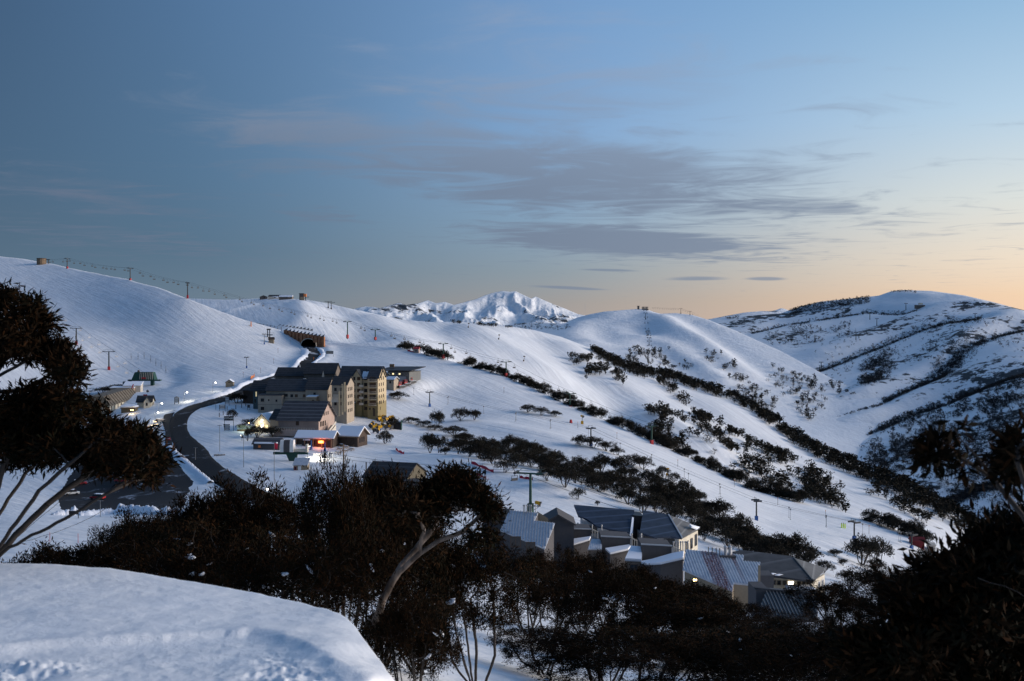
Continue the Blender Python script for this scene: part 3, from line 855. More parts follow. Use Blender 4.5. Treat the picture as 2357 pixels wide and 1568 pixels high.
B3 = (2330, 1700, 7.0)
hero('corner_gum', 'black out of focus snow gum filling the lower right corner',
     [[B3, (2330, 1560, 7), (2280, 1400, 7), (2230, 1320, 7)], [B3, (2360, 1500, 7.2), (2350, 1350, 7.2), (2330, 1260, 7.2)], [B3, (2200, 1560, 6.8), (2120, 1480, 6.8)], [B3, (2450, 1500, 7), (2450, 1350, 7)]],
     mini([(2120, 1330), (2200, 1262), (2290, 1235), (2400, 1200), (2400, 1600), (1960, 1600), (1960, 1520), (2040, 1420)], 95, 7.0, 36, 20, 7, 5), 14,
     r_tip=0.004, step=0.12, leaf_n=46, leaf_len=0.095, leaf_w=0.028, spread=0.085, rexp=0.5, sides=5, up=0.25, curl=0.4)

# ---- trees on the village slope
rs = np.random.RandomState(21)
def scatter(poly, n, mind, seed, tries=6000):
    r = np.random.RandomState(seed)
    us = [p[0] for p in poly]; vs_ = [p[1] for p in poly]
    out = []
    for _ in range(tries):
        u, v = r.uniform(min(us), max(us)), r.uniform(min(vs_), max(vs_))
        if inpoly(u, v, poly) and all((u - a) ** 2 + ((v - b) * 1.6) ** 2 > mind ** 2 for a, b in out):
            out.append((u, v))
            if len(out) >= n:
                break
    return out
# edge of the slope: crowns just over the crest
EL = 'snow gums along the crest of the groomed slope'
for a, b, n, lab in ((925, 962, 4, 'dark low snow gum beside the little reddish crest hut'), (972, 1035, 6, 'dark snow gum in the crest clump round the first crest pylon'), (1068, 1245, 17, 'dark snow gum in the crest row between the first and second crest pylons'), (1250, 1370, 12, 'dark snow gum in the crest row above the yellow snow gun stand'),
                     (1370, 1470, 9, 'dark snow gum in the crest row below the yellow snow gun stand'), (1475, 1620, 12, 'dark snow gum in the crest row round the last crest pylon'), (1625, 1740, 10, 'dark snow gum in the crest row above the blue based tow pylon'), (1745, 1860, 9, 'dark snow gum in the crest row right of the blue based tow pylon'), (1990, 2140, 9, 'dark snow gum in the lowest crest clump above the dark red hut')):
    for i in range(n):
        u = a + (b - a) * (i + rs.uniform(-0.3, 1.3)) / n
        vt_ = float(LV.topv(u))
        p = LV.g(u, vt_)
        dr = Vector((p.x, p.y, 0)).normalized()
        near = (u - 900) / 1200
        h = rs.uniform(3.4, 7.0)
        m = MIDV[rs.randint(len(MIDV))]
        wv = rs.uniform(5.5, 11.0)
        put_tree(m, p + dr * rs.uniform(1, 7) + Vector((0, 0, -rs.uniform(0.8, 2.2))), wv / m[2], h / m[3], lab, EL)
BL = 'snow gums in the long tree belt above the chalets'
band = [(985, 1022), (1060, 1012), (1180, 1012), (1300, 1066), (1420, 1086), (1520, 1110), (1640, 1175), (1740, 1245), (1880, 1300), (1880, 1335), (1760, 1290), (1640, 1262), (1560, 1215), (1480, 1175), (1400, 1145), (1320, 1118), (1230, 1085), (1150, 1078), (1060, 1052), (985, 1040)]
for u, v in scatter(band, 100, 18, 5):
    k = 1 + 0.35 * max(0, (u - 1300) / 500)
    lab = ('dark snow gum at the upper end of the long tree belt, nearest the snow guns' if u < 1150 else 'dark snow gum in the long tree belt above the green pylon' if u < 1300 else 'dark snow gum in the long tree belt left of the blue roof ridge' if u < 1430 else
           'dark snow gum in the long tree belt behind the blue roof' if u < 1570 else 'dark snow gum in the long tree belt right of the cream lodge wall' if u < 1720 else 'dark snow gum at the lower end of the long tree belt, behind the hip roof')
    mid_tree(LV, u, v + 8, rs.uniform(24, 42) * k, rs.uniform(34, 60) * k, lab, BL)
SL = 'lone snow gums on the groomed slopes'
for u, v, h, w, lab in ((916, 919, 17, 42, 'lone rounded snow gum beside the red groomers'), (1008, 985, 36, 40, 'lone snow gum on the slope right of the yellow snow guns'), (1060, 972, 26, 46, 'left tree of the pair standing out on the open slope'), (1092, 972, 22, 38, 'right tree of the pair standing out on the open slope'),
    (945, 974, 14, 40, 'low snow gum just right of the dark bin'), (975, 982, 14, 44, 'low snow gum in the short row on the roll'), (1000, 990, 13, 40, 'last low snow gum of the short row on the roll'), (1045, 1003, 22, 62, 'broad snow gum below the pair on the open slope'), (1070, 1012, 18, 44, 'snow gum snug against the broad one on the roll'),
    (1025, 1062, 17, 24, 'tiny lone snow gum below the belt'), (886, 1022, 32, 36, 'tall thin snow gum below the yellow snow guns'), (905, 988, 26, 30, 'small snow gum at the foot of the dark bin'),
    (1215, 948, 18, 36, 'left snow gum of the strip on the middle of the piste'), (1245, 955, 18, 40, 'middle snow gum of the strip on the piste'), (1278, 958, 14, 32, 'right snow gum of the strip on the piste'),
    (1335, 1033, 22, 40, 'first snow gum of the clump beside the piste'), (1365, 1040, 24, 48, 'second snow gum of the clump beside the piste'), (1395, 1046, 24, 46, 'third snow gum of the clump beside the piste'), (1420, 1056, 20, 34, 'last snow gum of the clump beside the piste'),
    (1455, 1080, 28, 50, 'snow gum between the clump and the belt'), (1480, 1086, 26, 42, 'snow gum right of the clump, nearer the belt'), (1525, 1100, 22, 36, 'small snow gum above the belt'), (1550, 1112, 22, 36, 'small snow gum above the belt beside the tow line'),
    (1135, 1090, 26, 50, 'snow gum left of the red netting'), (1162, 1108, 28, 46, 'snow gum just above the red netting'), (1260, 1128, 30, 48, 'snow gum right of the green pylon'), (1300, 1140, 46, 62, 'tall snow gum right of the green pylon'), (1330, 1155, 26, 34, 'round snow gum on its own trunk above the blue roof'), (1375, 1166, 10, 14, 'little bush above the blue roof'),
    (1390, 1140, 14, 26, 'low snow gum bush in the snow gap of the belt'), (1790, 1285, 50, 90, 'broad snow gum behind the hip roofed house'), (1850, 1300, 44, 80, 'snow gum at the end of the belt beside the hip roof'), (1690, 1255, 50, 90, 'snow gum right of the cream lodge wall'), (1985, 1300, 62, 66, 'left snow gum of the clump on the lower piste'), (2020, 1296, 58, 60, 'right snow gum of the clump on the lower piste'), (2015, 1318, 30, 40, 'lower snow gum of the clump on the lower piste'),
    (1922, 1282, 17, 28, 'little round snow gum on the lower piste'), (1940, 1303, 15, 24, 'little snow gum below the lower piste clump'), (2130, 1290, 30, 50, 'snow gum by the red hut at the tow foot'), (1895, 1320, 26, 44, 'snow gum behind the corner of the hip roofed house'), (1960, 1345, 28, 60, 'snow gum at the foot of the lower piste'), (2010, 1350, 28, 56, 'low snow gum right of the lower piste foot'),
    (545, 928, 24, 42, 'snow gum beside the road bend behind the signs'), (560, 926, 20, 30, 'smaller snow gum beside the road bend'), (534, 967, 24, 26, 'round dark shrub above the black signboard'), (577, 985, 22, 44, 'dark tree left of the lit gable'), (555, 992, 16, 26, 'dark shrub by the lit terrace'), (592, 1007, 26, 46, 'flat crowned tree in front of the lit terrace'), (628, 1006, 26, 50, 'flat crowned tree before the pink wall'), (570, 1014, 34, 16, 'twisted thin tree by the flood lit snow'),
    (275, 893, 10, 50, 'dark bush row behind the long brown roof'), (240, 905, 14, 50, 'dark bush left of the long brown roof')):
    mid_tree(LV, u, v, h, w, lab, SL)

# ---- woods and scrub too far off to count
def merged(name, layer, pts, hs, ws, tri, m, label, cat, seed, lean=0.2, flat=0.6, dome=True, dz=0.0, size=0.34):
    """pts (n,2) in grid pixels; each gets `tri` leaf faces in a dome of height hs, width ws metres"""
    r = np.random.RandomState(seed)
    p = layer.at(pts[:, 0], pts[:, 1], dz)
    n = len(p)
    rep = np.repeat(np.arange(n), tri)
    q = r.normal(size=(len(rep), 3))
    q /= np.linalg.norm(q, axis=1, keepdims=True)
    q *= r.uniform(0.45, 1, (len(rep), 1))
    h, w = np.asarray(hs)[rep], np.asarray(ws)[rep]
    base = p[rep] + np.stack([q[:, 0] * w / 2, q[:, 1] * w / 2, h * (0.58 + 0.40 * q[:, 2]) if dome else h * 0.5 * (1 + q[:, 2])], -1)
    ln = h * size * r.uniform(0.7, 1.3, len(rep))
    d = r.normal(size=(len(rep), 3)); d[:, 2] = np.abs(d[:, 2]) * 0.4
    lv, lf = leaves(base, d, ln, ln * flat, r)
    # stems
    k = np.repeat(np.arange(n), 3)
    a = p[k] + np.array([0, 0, -0.3])
    o_ = r.normal(size=(len(k), 3)) * (np.asarray(ws)[k] * 0.18)[:, None]
    o_[:, 2] = np.asarray(hs)[k] * 0.75
    tv, tf = tubes(a, p[k] + o_, np.full(len(k), 0.16), np.full(len(k), 0.08), 3)
    if tri < 12:      # scrub: one stem each is enough
        tf = tf[(tf[:, 0] // 6) % 3 == 0]
    me = np_mesh(name, np.concatenate([lv, tv]), np.concatenate([lf, tf + len(lv)]), m)
    o = new_obj(name, me)
    tag(o, label, cat, None, 'stuff')
    return o
def belt(line, width, n, seed, jit_cut=-0.12):
    r = np.random.RandomState(seed)
    ln = np.array(line, float)
    seg = np.linalg.norm(np.diff(ln, axis=0), axis=1)
    cum = np.concatenate([[0], np.cumsum(seg)])
    t = np.sort(r.uniform(0, cum[-1], n))
    u = np.interp(t, cum, ln[:, 0]); v = np.interp(t, cum, ln[:, 1])
    wv = width if np.isscalar(width) else np.interp(t / cum[-1], np.linspace(0, 1, len(width)), width)
    v = v + r.uniform(-0.5, 0.5, n) * wv
    u = u + r.uniform(-0.5, 0.5, n) * wv * 0.6
    if n > 60:
        keep = vnoise(u / 17.0 + seed, v / 11.0) + 0.35 * vnoise(u / 6.0, v / 5.0 + seed) > jit_cut
        u, v = u[keep], v[keep] + 3.0 * vnoise(u[keep] / 30.0 + seed, v[keep] / 30.0)
    return np.stack([u, v], -1)
def clip_top(layer, p, m=1.0):
    p[:, 1] = np.maximum(p[:, 1], layer.topv(p[:, 0]) + m)
    return p
r = np.random.RandomState(77)
C_BELT = [(1364, 806), (1417, 838), (1480, 858), (1542, 868), (1593, 886), (1668, 908), (1718, 930), (1768, 962), (1819, 1000), (1885, 1040), (1989, 1086), (2094, 1128), (2198, 1188), (2250, 1220)]
pc = clip_top(LC, belt(C_BELT, [6, 18, 20, 18, 18, 20, 22, 26, 28, 30, 34, 36, 40, 44], 1050, 1, -0.3), 1)
merged('spur_woods', LC, pc, r.uniform(4, 9, len(pc)), r.uniform(5, 11, len(pc)), 46, MAT['leaf_mid'], 'dark continuous belt of trees along the spur below the chairlift hill', 'woods', 2, size=0.26)
groups = [belt([(1316, 828), (1345, 836), (1370, 842)], 14, 26, 3), belt([(1350, 858), (1395, 862)], 18, 30, 4), belt([(1410, 870), (1435, 886)], 18, 20, 5), belt([(1376, 826), (1440, 850), (1480, 868)], 18, 60, 6),
          belt([(1512, 880), (1540, 893), (1565, 910), (1582, 922)], 12, 34, 7), belt([(1490, 955), (1520, 970), (1560, 975), (1595, 970)], 26, 80, 8), belt([(1500, 1000), (1540, 1020), (1580, 1040)], 44, 80, 9),
          belt([(1596, 952), (1640, 970), (1700, 1000), (1750, 1030), (1800, 1060), (1860, 1100), (1930, 1150)], [14, 20, 26, 34, 44, 54, 50], 330, 10), belt([(1610, 985), (1650, 1000), (1670, 1030), (1690, 1060)], 22, 50, 11),
          belt([(1700, 1060), (1760, 1090), (1820, 1130)], 50, 90, 12), belt([(2000, 1110), (2060, 1140), (2140, 1190)], [50, 46, 36], 110, 13), belt([(1606, 1030), (1640, 1050)], 30, 6, 14), belt([(1850, 1130), (1950, 1170)], 26, 50, 15)]
pg = clip_top(LC, np.concatenate(groups), 3)
merged('spur_trees', LC, pg, r.uniform(2.5, 8.5, len(pg)), r.uniform(3, 11, len(pg)), 56, MAT['leaf_mid'], 'scattered far snow gums spread over the spur face', 'woods', 3, size=0.24)
pd_ = clip_top(LD, np.concatenate([belt([(1460, 812), (1500, 812), (1540, 812)], 20, 46, 16), belt([(1442, 826), (1500, 836), (1550, 840)], 26, 80, 17), belt([(1555, 838), (1590, 850)], 20, 8, 18), belt([(1630, 830), (1680, 860), (1740, 910), (1780, 940)], [30, 40, 50, 50], 150, 19), belt([(1770, 850), (1830, 900), (1900, 930)], [40, 60, 50], 110, 20), belt([(1820, 870), (1960, 905)], 26, 70, 31), belt([(1840, 940), (1870, 960)], 26, 16, 32)]), 2)
merged('chairlift_hill_trees', LD, pd_, r.uniform(2.5, 9, len(pd_)), r.uniform(3, 10, len(pd_)), 40, MAT['leaf_mid'], 'clumps of small dark trees on the chairlift hill', 'woods', 4, size=0.24)
pts = []
for i, b_ in enumerate(E_BELTS):
    pts.append(belt([(u, v + 4) for u, v in b_], [14, 18, 18, 14][i % 4], [1700, 1700, 1300, 800, 700][i], 40 + i, -0.36))
pts += [belt([(2357, 890), (2200, 950), (2080, 1010), (2000, 1060)], [60, 90, 100, 70], 2600, 50), belt([(2357, 1000), (2250, 1060), (2100, 1080)], 130, 900, 51), belt([(2200, 830), (2150, 870), (2230, 800)], 50, 700, 52, -0.25), belt([(2030, 850), (1990, 870), (2050, 830)], 60, 1300, 53, -0.25), belt([(1960, 760), (1860, 770), (1770, 775)], 40, 700, 54),
        belt([(2357, 780), (2100, 800), (1900, 830)], 90, 700, 55), belt([(1820, 717), (1900, 704), (2000, 692)], 16, 900, 56, -0.4), belt([(1640, 737), (1700, 731)], 5, 90, 57), belt([(2050, 676), (2110, 678)], 10, 60, 58), belt([(2357, 1150), (2250, 1180), (2150, 1150)], 90, 500, 59), belt([(2350, 930), (2200, 990), (2090, 1040), (2020, 1075)], [60, 90, 90, 50], 2200, 62), belt([(2350, 1040), (2200, 1090)], 120, 900, 63)]
pe = clip_top(LE, np.concatenate(pts), 1)
pe = pe[pe[:, 0] < 2480]
merged('mountain_scrub', LE, pe, r.uniform(1.8, 4.5, len(pe)), r.uniform(2.2, 5.5, len(pe)), 11, MAT['scrub'], 'dark scrub in belts and patches over the shaded right-hand mountain', 'scrub', 5, size=0.42, flat=0.5)
ps = belt([(1180, 752), (1260, 750), (1310, 757)], 14, 240, 60)
merged('saddle_scrub', LD, clip_top(LD, ps, 2), r.uniform(1.5, 3.5, len(ps)), r.uniform(3, 6, len(ps)), 10, MAT['scrub'], 'low scrub on the saddle left of the chairlift hill', 'scrub', 6, size=0.4)
ps = clip_top(LC, belt([(1040, 742), (1100, 748), (1180, 754)], 5, 110, 61), 1)
merged('skyline_bushes', LC, ps, r.uniform(1.5, 3.5, len(ps)), r.uniform(3, 7, len(ps)), 16, MAT['leaf_mid'], 'thin dark line of bushes on the far edge of the middle hill', 'bushes', 7, size=0.35)
print('trees', TREES)

# ================================================================ building kit
def course_build(col, scale, axis_z=True, amt=0.25, bd=0.05):
    """roofing laid in courses: fine lines along the slope's height"""
    def f(m, t, b):
        w = objcoord(t)
        sp = t.nodes.new('ShaderNodeSeparateXYZ'); t.links.new(w, sp.inputs[0])
        wv = t.nodes.new('ShaderNodeMath'); wv.operation = 'MULTIPLY'; wv.inputs[1].default_value = scale
        t.links.new(sp.outputs[2], wv.inputs[0])
        fr = t.nodes.new('ShaderNodeMath'); fr.operation = 'FRACT'; t.links.new(wv.outputs[0], fr.inputs[0])
        n = noise(t, w, 0.6, 4, 0.6)
        line = mrange(t, fr.outputs[0], 0.72, 0.98)
        c1 = mixcol(t, mrange(t, n, 0.3, 0.7), [x * 0.75 for x in col], [x * 1.2 for x in col])
        c2 = mixcol(t, line, c1, [min(1, x * (1 + 3 * amt) + 0.01) for x in col])
        t.links.new(c2, b.inputs['Base Color'])
        bump(t, b, fr.outputs[0], 0.6, bd)
    return f
def wall_build(col, var=0.12, scale=0.4):
    def f(m, t, b):
        n = noise(t, objcoord(t, (1, 1, 0.35)), scale, 5, 0.65)
        n2 = noise(t, objcoord(t), scale * 8, 3)
        k = msum(t, (n, 0.7), (n2, 0.3))
        t.links.new(mixcol(t, mrange(t, k, 0.3, 0.7), [x * (1 - var) for x in col], [min(1, x * (1 + var)) for x in col]), b.inputs['Base Color'])
        bump(t, b, n2, 0.2, 0.02)
    return f
def wmat(k, col, rough=0.8, var=0.12, scale=0.4, metal=0.0, spec=0.25):
    MAT[k] = mat(k, wall_build(col, var, scale), rough=rough, metal=metal, spec=spec)
wmat('cream_render', (0.52, 0.42, 0.27)); wmat('beige_render', (0.40, 0.32, 0.19)); wmat('olive_render', (0.25, 0.20, 0.10)); wmat('taupe_render', (0.37, 0.31, 0.24)); wmat('pink_render', (0.40, 0.30, 0.25))
wmat('teal_panel', (0.075, 0.115, 0.125)); wmat('grey_clad', (0.16, 0.165, 0.16)); wmat('pale_trim', (0.55, 0.50, 0.42)); wmat('lodge_cream', (0.60, 0.55, 0.44)); wmat('lodge_grey', (0.33, 0.34, 0.35)); wmat('charcoal_wall', (0.085, 0.082, 0.085)); wmat('umber_wall', (0.15, 0.125, 0.105))
wmat('tan_wall', (0.27, 0.22, 0.155)); wmat('timber', (0.20, 0.14, 0.09), var=0.3, scale=2); wmat('dark_timber', (0.07, 0.05, 0.04), var=0.3, scale=2); wmat('green_steel', (0.02, 0.065, 0.05), 0.5); wmat('red_steel', (0.42, 0.03, 0.035), 0.5); wmat('blue_pad', (0.03, 0.10, 0.30), 0.7)
wmat('steel', (0.16, 0.17, 0.18), 0.5, metal=0.3); wmat('dark_steel', (0.045, 0.047, 0.05), 0.55); wmat('pale_steel', (0.45, 0.46, 0.47), 0.5, metal=0.4); wmat('yellow_paint', (0.62, 0.33, 0.02), 0.5); wmat('orange_paint', (0.62, 0.20, 0.06), 0.6); wmat('white_paint', (0.72, 0.72, 0.70), 0.5); wmat('dark_red', (0.16, 0.018, 0.022), 0.7); wmat('red_net', (0.42, 0.02, 0.05), 0.8, 0.25, 2); wmat('black_rubber', (0.02, 0.02, 0.022), 0.8); wmat('rope', (0.05, 0.05, 0.055), 0.7)
wmat('sign_black', (0.015, 0.016, 0.02), 0.5); wmat('sign_white', (0.75, 0.75, 0.75), 0.6); wmat('blue_paint', (0.03, 0.07, 0.28), 0.5); wmat('concrete', (0.28, 0.27, 0.26)); wmat('chimney_pink', (0.42, 0.29, 0.22)); wmat('dark_void', (0.008, 0.008, 0.009), 0.9); wmat('hivis', (0.55, 0.75, 0.03), 0.7); wmat('olive_barn', (0.11, 0.095, 0.065))
def rock_b(m, t, b):
    w = objcoord(t)
    n = noise(t, w, 0.8, 6, 0.7, 0.6); n2 = noise(t, w, 3.0, 4, 0.6)
    k = mixcol(t, mrange(t, n, 0.35, 0.65), (0.30, 0.105, 0.055), (0.50, 0.25, 0.12))
    k = mixcol(t, mrange(t, n2, 0.58, 0.68), k, (0.10, 0.06, 0.05))
    t.links.new(k, b.inputs['Base Color'])
    bump(t, b, n2, 0.8, 0.3)
MAT['rock_panel'] = mat('rock_faced_panel', rock_b, rough=0.9)
MAT['roof_dark'] = mat('dark_metal_roof', course_build((0.042, 0.045, 0.051), 1.4, amt=0.2), rough=0.65, spec=0.2)
MAT['roof_black'] = mat('black_roof', course_build((0.034, 0.035, 0.038), 1.2, amt=0.2), rough=0.7, spec=0.2)
MAT['roof_brown'] = mat('brown_ribbed_roof', course_build((0.05, 0.048, 0.05), 0.85, amt=0.75), rough=0.55)
MAT['roof_blue'] = mat('blue_tile_roof', course_build((0.018, 0.029, 0.052), 1.5, amt=0.3), rough=0.6, spec=0.2)
MAT['roof_grey'] = mat('grey_tile_roof', course_build((0.10, 0.10, 0.10), 1.4, amt=0.3), rough=0.6)
MAT['roof_mansard'] = mat('brown_mansard_roof', course_build((0.15, 0.125, 0.09), 0.3, amt=0.05), rough=0.7)
def silver_b(rust):
    def f(m, t, b):
        w = objcoord(t, (1, 1, 0.12))
        n = noise(t, w, 1.6, 5, 0.6)
        k = mixcol(t, mrange(t, n, 0.3, 0.7), (0.40, 0.44, 0.50), (0.55, 0.58, 0.62))
        if rust:
            # streaks of rust washed down from the flues
            o = objcoord(t)
            sp = t.nodes.new('ShaderNodeSeparateXYZ'); t.links.new(o, sp.inputs[0])
            n3 = noise(t, objcoord(t, (1, 1, 0.04)), 7.0, 3, 0.6)
            f1 = None
            for c0, wd, z0 in rust:
                a = t.nodes.new('ShaderNodeMath'); a.operation = 'SUBTRACT'; t.links.new(sp.outputs[0], a.inputs[0]); a.inputs[1].default_value = c0
                a2 = t.nodes.new('ShaderNodeMath'); a2.operation = 'ABSOLUTE'; t.links.new(a.outputs[0], a2.inputs[0])
                g = mrange(t, a2.outputs[0], wd, wd * 0.25)
                h = mrange(t, sp.outputs[2], z0, z0 + 2.2)
                q = t.nodes.new('ShaderNodeMath'); q.operation = 'MULTIPLY'; t.links.new(g, q.inputs[0]); t.links.new(h, q.inputs[1])
                if f1 is None:
                    f1 = q.outputs[0]
                else:
                    z = t.nodes.new('ShaderNodeMath'); z.operation = 'MAXIMUM'; t.links.new(f1, z.inputs[0]); t.links.new(q.outputs[0], z.inputs[1]); f1 = z.outputs[0]
            ff = t.nodes.new('ShaderNodeMath'); ff.operation = 'MULTIPLY'; t.links.new(f1, ff.inputs[0]); t.links.new(mrange(t, n3, 0.35, 0.6), ff.inputs[1])
            k = mixcol(t, ff.outputs[0], k, (0.16, 0.02, 0.012))
        t.links.new(k, b.inputs['Base Color'])
    return f
MAT['silver'] = mat('silver_ribbed_metal', silver_b(None), rough=0.5, metal=0.1)
MAT['silver_rib'] = mat('silver_seam_metal', wall_build((0.24, 0.27, 0.31), 0.1, 1.0), rough=0.5)
MAT['glass'] = mat('dark_window_glass', col=(0.012, 0.015, 0.02), rough=0.12, spec=0.5)
MAT['glass_warm'] = mat('curtained_glass', wall_build((0.10, 0.055, 0.03), 0.4, 0.8), rough=0.3)
def emit(name, col, s):
    m = mat(name, col=(0.02, 0.02, 0.02))
    b = m.node_tree.nodes['Principled BSDF']
    b.inputs['Emission Color'].default_value = (*col, 1)
    b.inputs['Emission Strength'].default_value = s
    MAT[name] = m
emit('lamp_white', (1.0, 0.93, 0.78), 14.0); emit('lamp_warm', (1.0, 0.62, 0.25), 10.0); emit('window_lit', (1.0, 0.80, 0.42), 1.5); emit('neon_red', (1.0, 0.10, 0.02), 9.0); emit('neon_orange', (1.0, 0.45, 0.05), 12.0); emit('window_bright', (1.0, 0.92, 0.75), 6.0); emit('window_green', (0.7, 1.0, 0.75), 0.45); emit('window_dim', (0.9, 0.8, 0.5), 0.5)
def asphalt_b(m, t, b):
    w = objcoord(t, world_space=True)
    n = noise(t, w, 0.07, 6, 0.68, 0.5); n2 = noise(t, w, 1.3, 4)
    k = mixcol(t, mrange(t, n2, 0.3, 0.7), (0.016, 0.0155, 0.016), (0.026, 0.025, 0.025))
    k = mixcol(t, mrange(t, n, 0.565, 0.66), k, (0.33, 0.36, 0.40))
    t.links.new(k, b.inputs['Base Color'])
    bump(t, b, n2, 0.3, 0.02)
MAT['asphalt'] = mat('wet_asphalt', asphalt_b, rough=0.8, spec=0.15)
def carpark_b(m, t, b):
    w = objcoord(t, (1, 1, 1), (0, 0, 0), True)
    n = noise(t, w, 0.11, 7, 0.7, 0.8)
    k = mixcol(t, mrange(t, n, 0.56, 0.68), (0.024, 0.024, 0.026), (0.36, 0.40, 0.46))
    t.links.new(k, b.inputs['Base Color'])
MAT['carpark'] = mat('slushy_asphalt', carpark_b, rough=0.8, spec=0.15)

class MB:
    def __init__(s):
        s.v, s.f = [], []
    def add(s, v, f):
        o = len(s.v)
        s.v += [tuple(x) for x in v]
        s.f += [tuple(i + o for i in q) for q in f]
        return s
    def box(s, x0, x1, y0, y1, z0, z1):
        return s.add([(x0, y0, z0), (x1, y0, z0), (x1, y1, z0), (x0, y1, z0), (x0, y0, z1), (x1, y0, z1), (x1, y1, z1), (x0, y1, z1)], [(3, 2, 1, 0), (4, 5, 6, 7), (0, 1, 5, 4), (1, 2, 6, 5), (2, 3, 7, 6), (3, 0, 4, 7)])
    def tube(s, p, q, r, r2=None, n=6):
        p, q = Vector(p), Vector(q)
        d = (q - p).normalized()
        x = d.orthogonal().normalized(); y = d.cross(x)
        r2 = r if r2 is None else r2
        a = [p + (x * math.cos(2 * math.pi * i / n) + y * math.sin(2 * math.pi * i / n)) * r for i in range(n)]
        b = [q + (x * math.cos(2 * math.pi * i / n) + y * math.sin(2 * math.pi * i / n)) * r2 for i in range(n)]
        return s.add(a + b, [(i, (i + 1) % n, (i + 1) % n + n, i + n) for i in range(n)] + [tuple(range(n - 1, -1, -1)), tuple(range(n, 2 * n))])
    def bar(s, p, q, w, h):
        """square bar from p to q"""
        p, q = Vector(p), Vector(q)
        d = (q - p).normalized()
        x = d.cross(Vector((0, 0, 1)))
        x = x.normalized() if x.length > 1e-4 else Vector((1, 0, 0))
        y = x.cross(d)
        c = [(-1, -1), (1, -1), (1, 1), (-1, 1)]
        a = [p + x * i * w / 2 + y * j * h / 2 for i, j in c]; b = [q + x * i * w / 2 + y * j * h / 2 for i, j in c]
        return s.add(a + b, [(0, 1, 5, 4), (1, 2, 6, 5), (2, 3, 7, 6), (3, 0, 4, 7), (3, 2, 1, 0), (4, 5, 6, 7)])
    def slab(s, poly, th, up=None):
        """planar polygon (top face) given thickness downwards along its normal"""
        p = [Vector(x) for x in poly]
        n = Vector((0, 0, 0))
        for i in range(len(p)):
            a, b = p[i], p[(i + 1) % len(p)]
            n += Vector(((a.y - b.y) * (a.z + b.z), (a.z - b.z) * (a.x + b.x), (a.x - b.x) * (a.y + b.y)))
        n.normalize()
        if n.z < 0:
            p.reverse(); n = -n
        q = [x - n * th for x in p]
        k = len(p)
        return s.add(p + q, [tuple(range(k)), tuple(range(2 * k - 1, k - 1, -1))] + [(i + k, (i + 1) % k + k, (i + 1) % k, i) for i in range(k)])
    def prism(s, poly, zb):
        """vertical prism under a polygon, down to height zb"""
        p = [Vector(x) for x in poly]
        a = sum(p[i].x * p[(i + 1) % len(p)].y - p[(i + 1) % len(p)].x * p[i].y for i in range(len(p)))
        if a < 0:
            p.reverse()
        k = len(p)
        q = [Vector((x.x, x.y, zb)) for x in p]
        return s.add(p + q, [tuple(range(k)), tuple(range(2 * k - 1, k - 1, -1))] + [(i + k, (i + 1) % k + k, (i + 1) % k, i) for i in range(k)])
    def mesh(s, name, m, smooth=False):
        me = bpy.data.meshes.new(name)
        me.from_pydata(s.v, [], s.f)
        if smooth:
            me.polygons.foreach_set('use_smooth', [True] * len(me.polygons))
        me.materials.append(MAT[m] if isinstance(m, str) else m)
        me.update()
        return me
    def build(s, name, m, parent=None, loc=(0, 0, 0), rz=0.0, smooth=False):
        return new_obj(name, s.mesh(name, m, smooth), parent, loc, rz)
_WM = {}
def window(parent, p, rz, w, h, glass='glass', frame='dark_timber', mull=1):
    """window whose centre is at p (parent space), facing local -y turned by rz"""
    k = (round(w, 2), round(h, 2), glass, frame, mull)
    if k not in _WM:
        t_ = min(0.09, w * 0.1)
        f = MB()
        f.box(-w / 2, -w / 2 + t_, -0.07, 0.03, -h / 2, h / 2).box(w / 2 - t_, w / 2, -0.07, 0.03, -h / 2, h / 2)
        f.box(-w / 2 + t_, w / 2 - t_, -0.07, 0.03, -h / 2, -h / 2 + t_).box(-w / 2 + t_, w / 2 - t_, -0.07, 0.03, h / 2 - t_, h / 2)
        for i in range(mull):
            x = -w / 2 + w * (i + 1) / (mull + 1)
            f.box(x - t_ * 0.3, x + t_ * 0.3, -0.06, 0.03, -h / 2 + t_, h / 2 - t_)
        g = MB().box(-w / 2 + t_, w / 2 - t_, -0.02, 0.02, -h / 2 + t_, h / 2 - t_)
        _WM[k] = (f.mesh('window', frame), g.mesh('pane', glass))
    o = new_obj('window', _WM[k][0], parent, p, rz)
    new_obj('pane', _WM[k][1], o)
    return o
def rot2(x, y, a):
    return x * math.cos(a) - y * math.sin(a), x * math.sin(a) + y * math.cos(a)
